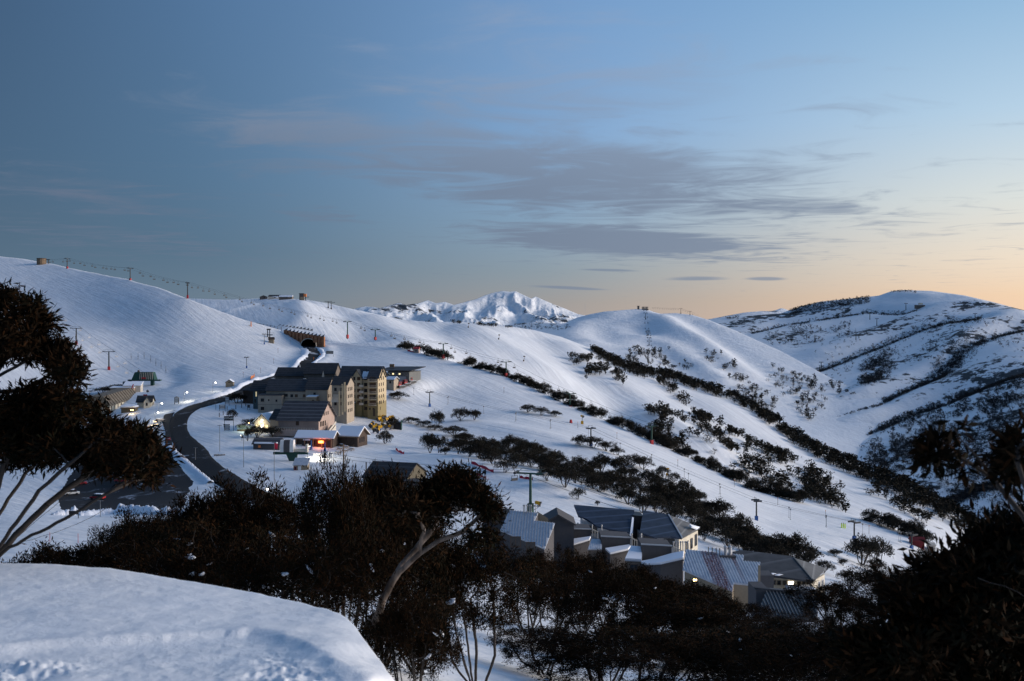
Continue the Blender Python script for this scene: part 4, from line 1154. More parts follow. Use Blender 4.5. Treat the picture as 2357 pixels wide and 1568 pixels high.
def block(parent, org, yaw, W, L, h, roof='gx', rise=2.0, wall='taupe_render', roofm='roof_dark', over=0.5, th=0.22, base=3.0, wins=(), snow=0.0, winstyle=('glass', 'dark_timber', 1), hip=0.0, bands=()):
    """W wide (x), L deep (y), eaves h. org in parent space (front left corner at ground level)."""
    a = R(yaw)
    org = Vector(org)
    def T(p):
        x, y = rot2(p[0], p[1], a)
        return Vector((org.x + x, org.y + y, org.z + p[2]))
    m = MB()
    def addw(v, f):
        m.add([T(q) for q in v], f)
    B = -base
    if roof == 'gx':
        addw([(0, 0, B), (W, 0, B), (W, L, B), (0, L, B), (0, 0, h), (W, 0, h), (W, L, h), (0, L, h), (0, L / 2, h + rise), (W, L / 2, h + rise)], [(0, 1, 5, 4), (2, 3, 7, 6), (1, 2, 6, 9, 5), (3, 0, 4, 8, 7), (4, 5, 9, 8), (6, 7, 8, 9), (3, 2, 1, 0)])
        k = rise / (L / 2)
        o = over
        tops = [[(-o, -o, h - o * k), (W + o, -o, h - o * k), (W + o, L / 2, h + rise), (-o, L / 2, h + rise)], [(W + o, L + o, h - o * k), (-o, L + o, h - o * k), (-o, L / 2, h + rise), (W + o, L / 2, h + rise)]]
        if hip:
            tops = [[(-o, -o, h - o * k), (W + o, -o, h - o * k), (W - hip, L / 2, h + rise), (hip, L / 2, h + rise)], [(W + o, L + o, h - o * k), (-o, L + o, h - o * k), (hip, L / 2, h + rise), (W - hip, L / 2, h + rise)],
                    [(W + o, -o, h - o * k), (W + o, L + o, h - o * k), (W - hip, L / 2, h + rise)], [(-o, L + o, h - o * k), (-o, -o, h - o * k), (hip, L / 2, h + rise)]]
    elif roof == 'gy':
        addw([(0, 0, B), (W, 0, B), (W, L, B), (0, L, B), (0, 0, h), (W, 0, h), (W, L, h), (0, L, h), (W / 2, 0, h + rise), (W / 2, L, h + rise)], [(0, 1, 5, 8, 4), (2, 3, 7, 9, 6), (1, 2, 6, 5), (3, 0, 4, 7), (4, 8, 9, 7), (5, 6, 9, 8), (3, 2, 1, 0)])
        k = rise / (W / 2)
        o = over
        tops = [[(-o, -o, h - o * k), (W / 2, -o, h + rise), (W / 2, L + o, h + rise), (-o, L + o, h - o * k)], [(W / 2, -o, h + rise), (W + o, -o, h - o * k), (W + o, L + o, h - o * k), (W / 2, L + o, h + rise)]]
    else:      # mono pitch: heights at the front and the back
        hb = h + rise
        addw([(0, 0, B), (W, 0, B), (W, L, B), (0, L, B), (0, 0, h), (W, 0, h), (W, L, hb), (0, L, hb)], [(0, 1, 5, 4), (1, 2, 6, 5), (2, 3, 7, 6), (3, 0, 4, 7), (4, 5, 6, 7), (3, 2, 1, 0)])
        k = rise / L
        o = over
        tops = [[(-o, -o, h - o * k), (W + o, -o, h - o * k), (W + o, L + o, hb + o * k), (-o, L + o, hb + o * k)]]
    wo_ = m.build('wall', wall, parent)
    r_ = MB()
    up = Vector((0, 0, th + 0.02))
    for tp in tops:
        r_.slab([T(q) + up for q in tp], th)
    ro = r_.build('roof', roofm, parent)
    if snow:
        s_ = MB()
        up2 = Vector((0, 0, th + 0.03 + snow))
        for tp in tops:
            s_.slab([T(q) * 1.0 + up2 for q in tp], snow)
        so = s_.build('roof_snow', MAT['snow_clump'], parent)
        bv = so.modifiers.new('soft', 'BEVEL'); bv.width = snow * 0.45; bv.segments = 2
    for w in wins:
        face, c0, z, ww, wh = w[:5]
        st = w[5] if len(w) > 5 else winstyle
        if face == 'f':
            p, rz = T((c0, -0.02, z)), a
        elif face == 'r':
            p, rz = T((W + 0.02, c0, z)), a + math.pi / 2
        else:
            p, rz = T((-0.02, c0, z)), a - math.pi / 2
        window(parent, p, rz, ww, wh, *st)
    for z0, z1, bm_ in bands:
        MB().add([T(q) for q in [(-0.03, -0.03, z0), (W + 0.03, -0.03, z0), (W + 0.03, L + 0.03, z0), (-0.03, L + 0.03, z0), (-0.03, -0.03, z1), (W + 0.03, -0.03, z1), (W + 0.03, L + 0.03, z1), (-0.03, L + 0.03, z1)]], [(0, 1, 5, 4), (1, 2, 6, 5), (2, 3, 7, 6), (3, 0, 4, 7), (4, 5, 6, 7), (3, 2, 1, 0)]).build('wall_band', bm_, parent)
    return T
def loc(t, u, v, d):
    """point seen at (u,v) at depth d, in the space of an unrotated thing"""
    return PV(u, v, d) - t.location
def winrow(face, xs, zs, w, h, st=None):
    return [(face, x, z, w, h) + ((st,) if st else ()) for z in zs for x in xs]

# ================================================================ road, car park, tunnel
def strip(name, left, right, n, m, dz, kind='structure', jag=0.0, seed=1, nc=9):
    r = np.random.RandomState(seed)
    def rs_(l):
        l = np.array(l, float)
        s_ = np.concatenate([[0], np.cumsum(np.linalg.norm(np.diff(l, axis=0), axis=1))])
        t = np.linspace(0, s_[-1], n)
        return np.stack([np.interp(t, s_, l[:, 0]), np.interp(t, s_, l[:, 1])], -1)
    def smooth(a):
        for _ in range(3):
            a[1:-1] = 0.25 * a[:-2] + 0.5 * a[1:-1] + 0.25 * a[2:]
        return a
    A, B_ = smooth(rs_(left)), smooth(rs_(right))
    A += r.normal(size=A.shape) * jag; B_ += r.normal(size=B_.shape) * jag
    k = np.linspace(0, 1, nc)
    uv = A[:, None] * (1 - k)[None, :, None] + B_[:, None] * k[None, :, None]
    p = LV.at(uv[..., 0].ravel(), uv[..., 1].ravel(), dz).reshape(n, nc, 3)
    p[:, 0, 2] -= dz + 0.3; p[:, -1, 2] -= dz + 0.3
    o = new_obj(name, np_mesh(name, p.reshape(-1, 3), grid_faces(n, nc), MAT[m], True))
    return tag(o, None, None, None, kind)
ROAD_L = [(694, 797), (701, 803), (708, 812), (708, 822), (702, 832), (690, 842), (675, 851), (655, 860), (633, 868), (610, 876), (591, 881), (570, 889), (556, 895), (539, 902), (500, 914), (470, 923), (443, 932), (422, 940), (405, 950), (393, 962), (388, 978), (388, 995), (392, 1015), (402, 1035), (418, 1052), (440, 1075), (460, 1092), (480, 1108), (510, 1126), (560, 1150), (640, 1185)]
ROAD_R = [(726, 798), (735, 806), (742, 818), (738, 828), (729, 836), (716, 845), (702, 852), (680, 864), (660, 875), (640, 886), (612, 893), (590, 899), (576, 903), (545, 916), (514, 927), (490, 933), (471, 939), (455, 947), (443, 956), (435, 966), (433, 976), (434, 990), (444, 1002), (457, 1012), (478, 1028), (492, 1050), (510, 1067), (529, 1081), (565, 1105), (602, 1126), (690, 1160)]
strip('road', ROAD_L, ROAD_R, 150, 'asphalt', 0.3, jag=0.35)
strip('car_park', [(225, 985), (150, 1080), (110, 1140), (120, 1178)], [(394, 1030), (436, 1080), (466, 1108), (440, 1175)], 60, 'carpark', 0.25, jag=0.6, seed=2)
strip('slush_apron', [(376, 958), (372, 975), (380, 995), (378, 1030)], [(404, 952), (394, 972), (394, 992), (400, 1028)], 30, 'carpark', 0.2, jag=0.5, seed=3)
# tunnel mouth
tt = thing('road_tunnel', 'dark arched road tunnel mouth under the orange rock wall', 'tunnel', PV(710, 797, 668))
m = MB()
na = 16
aw, ah = 4.9, 4.9
ring = [(-aw, 0)] + [(-aw * math.cos(math.pi * i / na), 0.6 + (ah - 0.6) * math.sin(math.pi * i / na)) for i in range(na + 1)] + [(aw, 0)]
for (xa, za), (xb, zb) in zip(ring[:-1], ring[1:]):
    m.add([(xa, 0, za), (xb, 0, zb), (xb, 34, zb), (xa, 34, za)], [(0, 1, 2, 3)])
m.add([(-aw, 34, -1), (aw, 34, -1), (aw, 34, ah + 1), (-aw, 34, ah + 1)], [(0, 1, 2, 3)])
m.build('lining', 'dark_void', tt)
m = MB()
for (xa, za), (xb, zb) in zip(ring[:-1], ring[1:]):
    k = 1.09
    m.add([(xa, -0.5, za), (xb, -0.5, zb), (xb * k, -0.5, zb * k), (xa * k, -0.5, za * k), (xa, 0.6, za), (xb, 0.6, zb), (xb * k, 0.6, zb * k), (xa * k, 0.6, za * k)], [(0, 1, 2, 3), (3, 2, 6, 7), (0, 4, 5, 1)])
m.build('portal_ring', 'pale_trim', tt)
MB().box(-aw, aw, -2, 34, -0.6, 0.12).build('tunnel_floor', 'asphalt', tt)
# zigzag retaining wall, one rock faced panel after another
rw = thing('retaining_wall', 'orange rock faced zigzag retaining wall over the tunnel mouth', 'wall', PV(700, 790, 675))
NP = 11
for i in range(NP):
    f0, f1 = i / NP, (i + 1) / NP
    u0, u1 = 653 + 93 * f0, 653 + 93 * f1
    d0, d1 = 690 - 31 * f0, 690 - 31 * f1
    vt0, vt1 = 760.5 + 16 * f0 ** 0.9, 760.5 + 16 * f1 ** 0.9
    A, B_ = loc(rw, u0, vt0, d0), loc(rw, u1, vt1, d1)
    top = max(A.z, B_.z)
    inr = [x for x in (0.5 * (u0 + u1),) if 693 < x < 727]
    zb = min(A.z, B_.z) - 11
    if inr:      # over the opening the panel hangs above the arch
        uc = inr[0]
        zb = (PV(710, 797, 668).z - rw.location.z) + 0.6 + 4.5 * math.sqrt(max(0, 1 - ((uc - 710) / 16.5) ** 2))
    m = MB()
    fr = Vector((0.25, -1.5, 0))
    pl = [A, B_ + fr, B_ + fr + Vector((0.5, 1.5, 0)), A + Vector((0.5, 3.0, 0))]
    m.add([Vector((q.x, q.y, top)) for q in pl] + [Vector((q.x, q.y, zb)) for q in pl], [(0, 1, 2, 3), (7, 6, 5, 4), (4, 5, 1, 0), (5, 6, 2, 1), (6, 7, 3, 2), (7, 4, 0, 3)])
    po = m.build('wall_panel', 'rock_panel', rw)
    c_ = MB()
    c_.add([Vector((A.x, A.y, top)), Vector((B_.x + fr.x, B_.y + fr.y, top)), Vector((B_.x + 0.3, B_.y + 0.4, top + 1.6)), Vector((A.x + 0.3, A.y + 2, top))], [(0, 1, 2), (0, 2, 3), (1, 3, 2)])
    c_.build('coping', 'charcoal_wall', po)
# second low row of sawtooth copings and the railing along the top road
sw = thing('sawtooth_wall', 'grey sawtooth edge wall on the snow above the tunnel wall', 'wall', LC.g(660, 754))
for i in range(10):
    p = LC.g(638 + 10.6 * i * 0.77, 751.5 + 0.95 * i) - sw.location
    MB().add([p, p + Vector((2.7, 0, -0.2)), p + Vector((2.6, 0.3, 1.5)), p + Vector((0, 0.6, -0.4)), p + Vector((2.7, 0.6, -0.6))], [(0, 1, 2), (3, 2, 4), (0, 2, 3), (1, 4, 2), (0, 3, 4, 1)]).build('coping', 'grey_clad', sw)
rl = thing('railing', 'long timber railing along the cut beside the tunnel', 'railing', LV.g(600, 748))
pr = None
for i in range(10):
    u = 574 + 8.2 * i
    g = PV(u, 746.5 + 1.45 * i, 700) - rl.location
    MB().box(-0.11, 0.11, -0.11, 0.11, -1.5, 2.0).build('post', 'dark_timber', rl, g)
    if pr is not None:
        for z in (0.7, 1.7):
            MB().bar(pr + Vector((0, 0, z)), g + Vector((0, 0, z)), 0.12, 0.16).build('rail', 'dark_timber', rl)
    pr = g

# ================================================================ hotel complex
WS = ('glass', 'dark_timber', 1)
WC = ('glass_warm', 'dark_timber', 1)
ht = thing('apartment_tower', 'tall cream and olive apartment tower with stepped bays and dark roofs', 'building', LV.g(846, 955))
D0 = 437
o = loc(ht, 782, 950, 441)
zs = [2.2 + 2.62 * i for i in range(6)]
yaw = -9
T = block(ht, o, yaw, 18.5, 10, 16.0, 'gx', 4.3, 'cream_render', 'roof_dark', 0.6, base=5, wins=winrow('f', [2.2, 3.9], zs[1:], 1.3, 1.5), bands=[(-5, 5.0, 'olive_render')])
def bay(x, y, W, L, h, roof, rise, wins, **kw):
    q = T((x, y, 0))
    return block(ht, q, yaw, W, L, h, roof, rise, 'cream_render', 'roof_dark', 0.45, base=5, wins=wins, bands=[(-5, 4.9, 'olive_render'), (4.9, 7.6, 'beige_render')], **kw)
bay(6.4, -2.2, 4.4, 3.4, 15.9, 'gy', 3.2, winrow('f', [1.1], zs[1:], 0.9, 1.5) + winrow('f', [3.1], zs[1:], 1.4, 1.5, WC) + winrow('r', [1.0], zs[1:], 0.8, 1.5))
bay(10.8, -1.2, 3.2, 2.4, 15.2, 'm', 2.2, winrow('f', [1.6], zs, 1.5, 1.5), snow=0.35)
Tb = bay(14.0, -3.6, 4.6, 11.5, 15.6, 'gx', 4.4, winrow('f', [1.0, 2.6], zs[:1], 0.8, 0.9) + winrow('r', [2.0, 5.2, 8.4], zs[1:], 0.9, 1.5) + winrow('r', [3.4], zs[:2], 0.7, 1.4))
# recessed balconies of the corner bay
for i, z in enumerate(zs[1:]):
    window(ht, Tb((2.3, -0.03, z)), R(yaw), 2.9, 1.9, 'glass_warm' if i in (0, 2, 3) else 'glass', 'dark_timber', 3)
    q = Tb((2.3, -0.5, z - 1.0))
    m = MB(); m.box(-1.7, 1.7, -0.5, 0.5, -0.12, 0.0); bo = m.build('balcony', 'pale_trim', ht, q, R(yaw))
    m = MB()
    for k in range(9):
        m.box(-1.6 + 0.4 * k - 0.03, -1.6 + 0.4 * k + 0.03, -0.47, -0.42, 0.0, 0.9)
    m.box(-1.65, 1.65, -0.48, -0.42, 0.9, 0.97)
    m.build('balustrade', 'pale_trim', bo)
for x, y in ((6.0, -1.2), (10.8, -2.2)):
    for z in zs[1:5]:
        q = T((x, y, z - 1.0))
        bo = MB().box(-1.0, 1.0, -0.6, 0.6, -0.12, 0).build('balcony', 'pale_trim', ht, q, R(yaw))
        MB().box(-1.0, 1.0, -0.6, -0.53, 0.85, 0.95).box(0.93, 1.0, -0.6, 0.6, 0.85, 0.95).box(-1, 1, -0.58, -0.55, 0, 0.85).build('balustrade', 'pale_trim', bo)
MB().box(-0.5, 0.5, -0.02, 0.2, -1, 2.2).build('door', 'dark_timber', ht, Tb((2.9, -0.1, 0)), R(yaw))
MB().tube((0, 0, 0), (0, 0, 2.2), 0.18).build('flue', 'dark_steel', ht, T((12.0, 1.5, 17.4)))
# low glazed annex at the tower foot
block(ht, T((1.5, -7.0, -1.2)), yaw, 6.2, 5.0, 5.2, 'm', 0.4, 'pale_trim', 'grey_clad', 0.3, base=4, snow=0.3, wins=[('f', 1.0 + 1.35 * i, 2.2, 0.8, 3.2) for i in range(4)] + [('r', 1.4, 2.4, 0.8, 3.0), ('r', 3.4, 2.4, 0.8, 3.0)])

hw = thing('hotel_wing', 'long taupe hotel wings under dark metal roofs beside the road', 'building', LV.g(640, 945))
yaw = -6
T1 = block(hw, loc(hw, 613, 950, 430), yaw, 19.2, 11, 9.6, 'gx', 4.6, 'taupe_render', 'roof_dark', 0.5, base=4, wins=winrow('f', [1.9, 6.0, 9.0], [7.6], 1.2, 1.2) + [('f', 8.0, 7.2, 0.7, 2.2), ('f', 11.4, 7.4, 1.2, 1.3), ('f', 13.4, 7.4, 1.3, 1.3, WC), ('f', 17.0, 7.4, 1.3, 1.3, WC)] + winrow('f', [11.0, 12.8], [4.4], 1.0, 1.3) + [('f', 15.0, 4.3, 0.7, 1.4)], bands=[(6.1, 6.25, 'umber_wall')])
block(hw, loc(hw, 594, 951, 427), yaw, 10.5, 6, 7.6, 'm', 0.4, 'taupe_render', 'roof_dark', 0.3, base=4, wins=winrow('f', [2.0], [5.6, 2.0], 1.5, 1.4) + [('f', 4.8, 5.6, 0.6, 0.8), ('f', 8.2, 5.4, 0.8, 1.0)], bands=[(3.6, 3.75, 'umber_wall')])
block(hw, loc(hw, 583, 945, 436), yaw, 6.4, 9, 9.4, 'gx', 3.4, 'teal_panel', 'roof_black', 1.4, base=4, wins=[('f', 1.4, 7.2, 0.7, 2.2, ('window_dim', 'pale_trim', 0)), ('f', 4.0, 7.2, 2.6, 1.9), ('f', 0.9, 4.2, 0.6, 1.6)])
T3 = block(hw, T1((17.8, -1.0, 0.2)), yaw, 9.5, 13, 10.2, 'gx', 4.6, 'taupe_render', 'roof_black', 0.6, base=4, wins=[('f', 6.0, 4.6, 0.7, 1.4), ('f', 4.0, 8.2, 1.0, 1.0)] + winrow('r', [2.0, 4.2, 9.0], [4.2, 7.2], 0.8, 1.5))
block(hw, T1((19.5, -4.2, 0)), yaw, 4.0, 3.6, 7.1, 'm', 0.2, 'tan_wall', 'pale_trim', 0.3, base=4, snow=0.4, wins=[('f', 2.6, 5.2, 1.0, 1.6, WC)])
# rear roofs
block(hw, loc(hw, 634, 910, 455), yaw, 20, 10, 9.0, 'gx', 3.4, 'umber_wall', 'roof_black', 0.5, base=6)
block(hw, loc(hw, 700, 912, 448), yaw, 14, 11, 10.2, 'gx', 4.4, 'umber_wall', 'roof_black', 0.5, base=6)
# drive-through canopy beside the road
block(hw, loc(hw, 560, 925, 452), yaw, 13, 9, 5.6, 'gx', 1.4, 'dark_timber', 'roof_black', 1.6, base=1, hip=4)
# white posts and balconies of the courtyard corner
for k, (u, vt, vb) in enumerate(((781, 900, 958), (788, 884, 955), (793, 880, 948))):
    a_, b_ = loc(hw, u, vb, 415), loc(hw, u, vt, 415)
    MB().bar(a_, b_, 0.55, 0.55).build('column', 'cream_render', hw)
for k in range(6):
    q = loc(hw, 772 + 2.2 * k, 925 - 6.0 * k, 416 + k)
    bo = MB().box(-1.6, 1.6, -0.5, 0.8, -0.15, 0).build('balcony', 'pale_trim', hw, q)
    MB().box(-1.6, 1.6, -0.5, -0.42, 0.8, 0.95).box(-1.6, 1.6, -0.47, -0.44, 0, 0.8).build('balustrade', 'pale_trim', bo)
block(hw, loc(hw, 764, 962, 418), -9, 6.5, 10, 14.0, 'gx', 3.2, 'taupe_render', 'roof_black', 0.5, base=3, wins=winrow('r', [2, 4.4, 6.8], [3, 6, 9, 12], 1.0, 1.5) + winrow('f', [1.6, 4.4], [6, 9, 12], 1.1, 1.4))
# chimneys and vents on the roofs
for u, v, w, h in ((686, 874, 12, 8), (668, 876, 6, 4), (714, 874, 10, 6), (728, 874, 10, 7), (636, 890, 8, 8), (700, 873, 5, 4)):
    q = loc(hw, u, v + h, 437)
    ww, hh = w * 437 / F, h * 437 / F
    ch = MB().box(-ww / 2, ww / 2, 0, 1.6, -0.8, hh).build('chimney', 'chimney_pink', hw, q)
    MB().box(-ww / 2 - 0.1, ww / 2 + 0.1, -0.1, 1.7, hh, hh + 0.18).build('chimney_cap', MAT['snow_clump'], ch)
MB().add([(-0.9, 0, 0), (0.9, 0, 0), (0.5, 0.6, 0), (0.15, 0.1, 4.2)], [(0, 1, 3), (1, 2, 3), (2, 0, 3), (0, 2, 1)]).build('roof_fin', 'pale_trim', hw, loc(hw, 743.5, 875, 440))

lg = thing('ski_lodge', 'pink walled ski lodge with a huge brown ribbed roof', 'building', LV.g(690, 1000))
TB = block(lg, loc(lg, 641, 1004, 378), -9, 16.0, 18, 6.4, 'gx', 6.2, 'pink_render', 'roof_brown', 0.9, base=5, wins=[('f', 7.6, 5.0, 1.2, 1.6, WC)] + winrow('r', [2.0, 3.6, 5.2, 7.2], [4.6], 0.9, 1.9) + winrow('r', [6.0, 8.2, 10.4], [8.2], 0.8, 1.4))
block(lg, TB((-5.4, 5.0, -0.6)), -9, 6.0, 11, 6.4, 'gx', 3.4, 'taupe_render', 'roof_black', 0.4, base=5)
# raised terrace with ramp and handrail
m = MB().box(0.5, 15.5, -3.2, -0.1, 0.4, 2.6)
m.add([(0.5, -3.2, -3), (0.5, -0.1, -3), (-4.0, -0.1, -3), (-4.0, -3.2, -3), (0.5, -3.2, 2.6), (0.5, -0.1, 2.6)], [(0, 4, 5, 1), (3, 0, 1, 2), (3, 4, 0), (1, 5, 2), (3, 2, 5, 4)])
tm = m.build('terrace', 'pink_render', lg, TB((0, 0, 0)), R(-9))
m = MB()
for k in range(16):
    m.box(0.6 + k * 0.98, 0.68 + k * 0.98, -3.2, -3.12, 2.6, 3.6)
m.box(0.5, 15.5, -3.2, -3.1, 3.55, 3.65)
m.bar((0.5, -3.15, 3.6), (-4.0, -3.15, -1.8), 0.1, 0.1)
m.build('handrail', 'pale_trim', lg, TB((0, 0, 0)), R(-9))
sr = thing('stair_ramp', 'covered outside stair running up the lodge gable', 'stair', TB((17.2, 1.0, 0)) + lg.location)
m = MB()
for k in range(12):
    m.box(0, 2.0, k * 0.8, k * 0.8 + 0.8, -1.0, 0.4 + 0.28 * k)
m.build('steps', 'pale_trim', sr, (0, 0, 0), R(-9))
MB().bar((2.0, 0, 1.4), (2.0, 9.6, 4.7), 0.12, 0.8).build('handrail', 'pale_trim', sr, (0, 0, 0), R(-9))

pb = thing('village_pub', 'small pub with a lit timber gable and glowing terrace windows', 'building', LV.g(605, 990))
TP = block(pb, loc(pb, 586, 990, 386), -14, 6.5, 9, 3.2, 'gy', 2.9, 'pale_trim', 'roof_dark', 0.6, base=3, snow=0.35, wins=[('f', 1.2, 1.5, 1.4, 1.6, ('window_lit', 'timber', 1)), ('f', 3.3, 1.5, 1.4, 1.6, ('window_bright', 'timber', 1)), ('f', 5.2, 1.5, 1.2, 1.6, ('window_lit', 'timber', 1)), ('f', 3.25, 3.9, 1.0, 1.0, ('window_bright', 'timber', 0))])
block(pb, TP((6.5, 0.6, -0.2)), -14, 6.4, 6, 2.6, 'm', 1.3, 'pale_trim', 'grey_clad', 0.5, base=3, snow=0.3, wins=[('f', 0.6 + 0.9 * i, 1.4, 0.75, 1.5, ('window_lit', 'timber', 1)) for i in range(7)])
MB().box(-6.2, 0, -2.2, 1.5, -2, 0.25).build('terrace', 'timber', pb, TP((0, 0, 0)), R(-14))
m = MB()
for k in range(14):
    m.box(-6.2 + 0.46 * k, -6.12 + 0.46 * k, -2.2, -2.14, 0.25, 1.9)
m.build('glass_screen', 'window_green', pb, TP((0, 0, 0)), R(-14))
for x, z in ((3.25, 3.1), (-2.0, 2.6)):
    MB().tube((0, 0, 0), (0, 0, 0.3), 0.16).build('lantern', 'lamp_warm', pb, TP((x, -0.8, z)))

dc = thing('day_shelter', 'low shop front with snow laden roofs and a red neon sign', 'building', LV.g(725, 1024))
TD = block(dc, loc(dc, 682, 1027, 356.5), -9, 13.6, 6.5, 2.9, 'gx', 2.0, 'dark_timber', 'timber', 0.7, base=2, snow=0.45, wins=[('f', 3.2, 1.2, 2.2, 2.0), ('f', 6.4, 1.3, 1.6, 1.8), ('f', 12.0, 1.2, 1.2, 1.9)])
block(dc, TD((13.6, 6.5, 0.3)), -16, 7.5, 8.5, 3.0, 'gx', 2.6, 'dark_timber', 'timber', 0.9, base=2.5, snow=0.5, wins=[('r', 2.0 + 1.7 * i, 1.4, 1.0, 2.0) for i in range(3)])
for x in (0.2, 3.4, 6.6, 9.8, 13.3):
    MB().box(-0.16, 0.16, -0.16, 0.16, -1.5, 2.75).build('post', 'timber', dc, TD((x, -0.75, 0)), R(-9))
MB().box(-1.3, 1.3, -0.06, 0.06, -0.25, 0.25).build('shop_sign', 'sign_white', dc, TD((4.2, -0.85, 2.45)), R(-9))
ns = MB()
ns.tube((-0.7, 0, 0), (0.7, 0, 0.1), 0.12).tube((-0.5, 0, 0.22), (0.5, 0, 0.28), 0.09).tube((-0.5, 0, -0.2), (0.6, 0, -0.15), 0.09)
ns.build('neon_sign', 'neon_orange', dc, TD((9.6, -1.0, 1.75)), R(-9))
MB().box(-1.0, 1.0, 0.02, 0.08, -0.42, 0.46).build('neon_board', 'neon_red', dc, TD((9.6, -0.95, 1.75)), R(-9))
for k, u in enumerate((733, 747, 760)):
    pl = thing('barrel_planter', ('timber barrel planter left of the neon sign', 'timber barrel planter under the neon sign', 'timber barrel planter right of the neon sign')[k], 'planter', LV.g(u - 6, 1025), 'planters at the shop front')
    MB().tube((0, 0, -0.2), (0, 0, 0.9), 0.45, 0.55, 10).build('tub', 'timber', pl)
    new_obj('snow_clump', SNOWB[k], pl, (0, 0, 0.95)).scale = (0.5, 0.5, 0.4)

sh = thing('ticket_shed', 'long low ticket shed with snow along its eaves left of the lift terminal', 'building', LV.g(612, 1033))
block(sh, loc(sh, 583, 1034, 346), -4, 9.2, 5.5, 1.9, 'gx', 1.6, 'charcoal_wall', 'roof_brown', 0.5, base=1.5)
MB().box(0.6, 8.6, -0.75, 0.2, 2.0, 2.5).build('roof_snow', MAT['snow_clump'], sh, loc(sh, 583, 1034, 346), R(-4))
MB().box(-0.4, 0.4, -0.04, 0.04, -0.4, 0.4).build('orange_sign', 'orange_paint', sh, loc(sh, 597, 1028, 344.5))

# workshop with its red groomers
ws = thing('groomer_workshop', 'grey workshop with a floating flat roof and two garage doors', 'building', LV.g(910, 880))
TW = block(ws, loc(ws, 893, 882, 519), -22, 12.5, 13, 6.0, 'm', 0.01, 'grey_clad', 'roof_dark', 0.2, base=4, wins=[('f', 1.2 + 1.9 * i, 4.9, 1.2, 0.9, ('window_lit' if i in (1, 3) else 'glass', 'pale_trim', 0)) for i in range(6)])
m = MB().slab([TW((-5.5, -2.2, 6.7)), TW((15.0, -2.2, 7.0)), TW((15.0, 14, 8.4)), TW((-5.5, 14, 8.1))], 0.35)
m.build('floating_roof', 'roof_dark', ws)
for k in range(4):
    MB().box(-0.15, 0.15, -0.15, 0.15, -0.2, 0.9).build('roof_strut', 'dark_steel', ws, TW((0.4 + 4 * k, 0.3, 6.0)))
for k in range(2):
    MB().box(-2.1, 2.1, -0.1, 0.1, 0, 3.6).build('garage_door', 'pale_steel', ws, TW((3.2 + 5.4 * k, -0.12, 0)), R(-22))
block(ws, TW((-9.0, 1.5, 0)), -22, 9.0, 6, 3.2, 'm', 1.4, 'grey_clad', 'roof_dark', 0.4, base=4, snow=0.35)
block(ws, loc(ws, 884, 886, 505), -22, 5.6, 5, 2.6, 'gx', 1.2, 'taupe_render', 'roof_dark', 0.5, base=3, snow=0.3, wins=[('f', 3.6, 1.4, 1.0, 1.2)])
MB().box(-1.2, 1.2, -0.8, 0.8, 0, 1.6).build('roof_plant', 'timber', ws, TW((-2.0, 8, 8.0)))
GRL = ('red snow groomer nearest the cream tower', 'red snow groomer in the middle of the parked row', 'red snow groomer at the far end of the parked row')
for k, (u, v) in enumerate(((917, 892), (930, 887), (942, 882))):
    g = thing('snow_groomer', GRL[k], 'snow groomer', LV.g(u, v), 'groomers parked by the workshop', R(-35))
    MB().box(-1.2, 1.2, -1.1, 1.1, 0.9, 1.7).box(-2.2, -1.1, -1.0, 1.0, 0.9, 1.5).build('body', 'red_steel', g)
    cb = MB().box(-0.2, 1.5, -1.0, 1.0, 1.7, 2.9).build('cab', 'red_steel', g)
    MB().box(1.45, 1.56, -0.85, 0.85, 1.95, 2.75).box(0.0, 1.3, -1.04, 1.04, 2.0, 2.7).build('cab_window', 'glass', cb)
    for s_ in (-1, 1):
        MB().box(-2.3, 2.0, s_ * 1.75 - 0.55, s_ * 1.75 + 0.55, 0.0, 1.0).build('track', 'black_rubber', g)
    bl = MB().box(2.6, 2.9, -2.4, 2.4, 0.1, 1.2).build('blade', 'dark_steel', g)
    for s_ in range(4):
        q = new_obj('snow_clump', SNOWB[s_ % 3], bl, (2.75, -1.8 + 1.2 * s_, 1.2)); q.scale = (0.35, 0.6, 0.3)
    MB().box(-3.6, -2.4, -2.0, 2.0, 0.1, 0.6).build('tiller', 'dark_steel', g)

# ---- left of the road
lb = thing('long_lodge', 'long white walled lodge with a brown mansard roof left of the road', 'building', PV(251, 945, 436))
W_ = 60
TL = block(lb, loc(lb, 252, 946, 446), 99.5, W_, 11, 2.6, 'm', 0.01, 'lodge_cream', 'roof_black', 0.1, base=4, wins=[('f', 4 + 6.6 * i, 0.7, 1.5, 2.4) for i in range(9)])
m = MB()
m.add([TL((-0.8, -1.0, 2.2)), TL((W_ + 0.8, -1.0, 2.2)), TL((W_ + 0.8, 2.4, 6.6)), TL((-0.8, 2.4, 6.6)), TL((-0.8, 8.6, 6.6)), TL((W_ + 0.8, 8.6, 6.6)), TL((W_ + 0.8, 12, 2.2)), TL((-0.8, 12, 2.2))], [(0, 1, 2, 3), (3, 2, 5, 4), (4, 5, 6, 7), (0, 3, 4, 7), (1, 6, 5, 2), (0, 7, 6, 1)])
mr = m.build('mansard_roof', 'roof_mansard', lb)
for i in range(12):
    x = 2 + 5 * i
    MB().add([TL((x, -0.95, 2.35)), TL((x + 0.5, -0.95, 2.35)), TL((x + 0.5, 2.36, 6.7)), TL((x, 2.36, 6.7)), TL((x, -1.1, 2.45)), TL((x + 0.5, -1.1, 2.45)), TL((x + 0.5, 2.2, 6.8)), TL((x, 2.2, 6.8))], [(4, 5, 6, 7), (0, 1, 5, 4), (1, 2, 6, 5), (2, 3, 7, 6), (3, 0, 4, 7), (3, 2, 1, 0)]).build('roof_batten', 'umber_wall', mr)
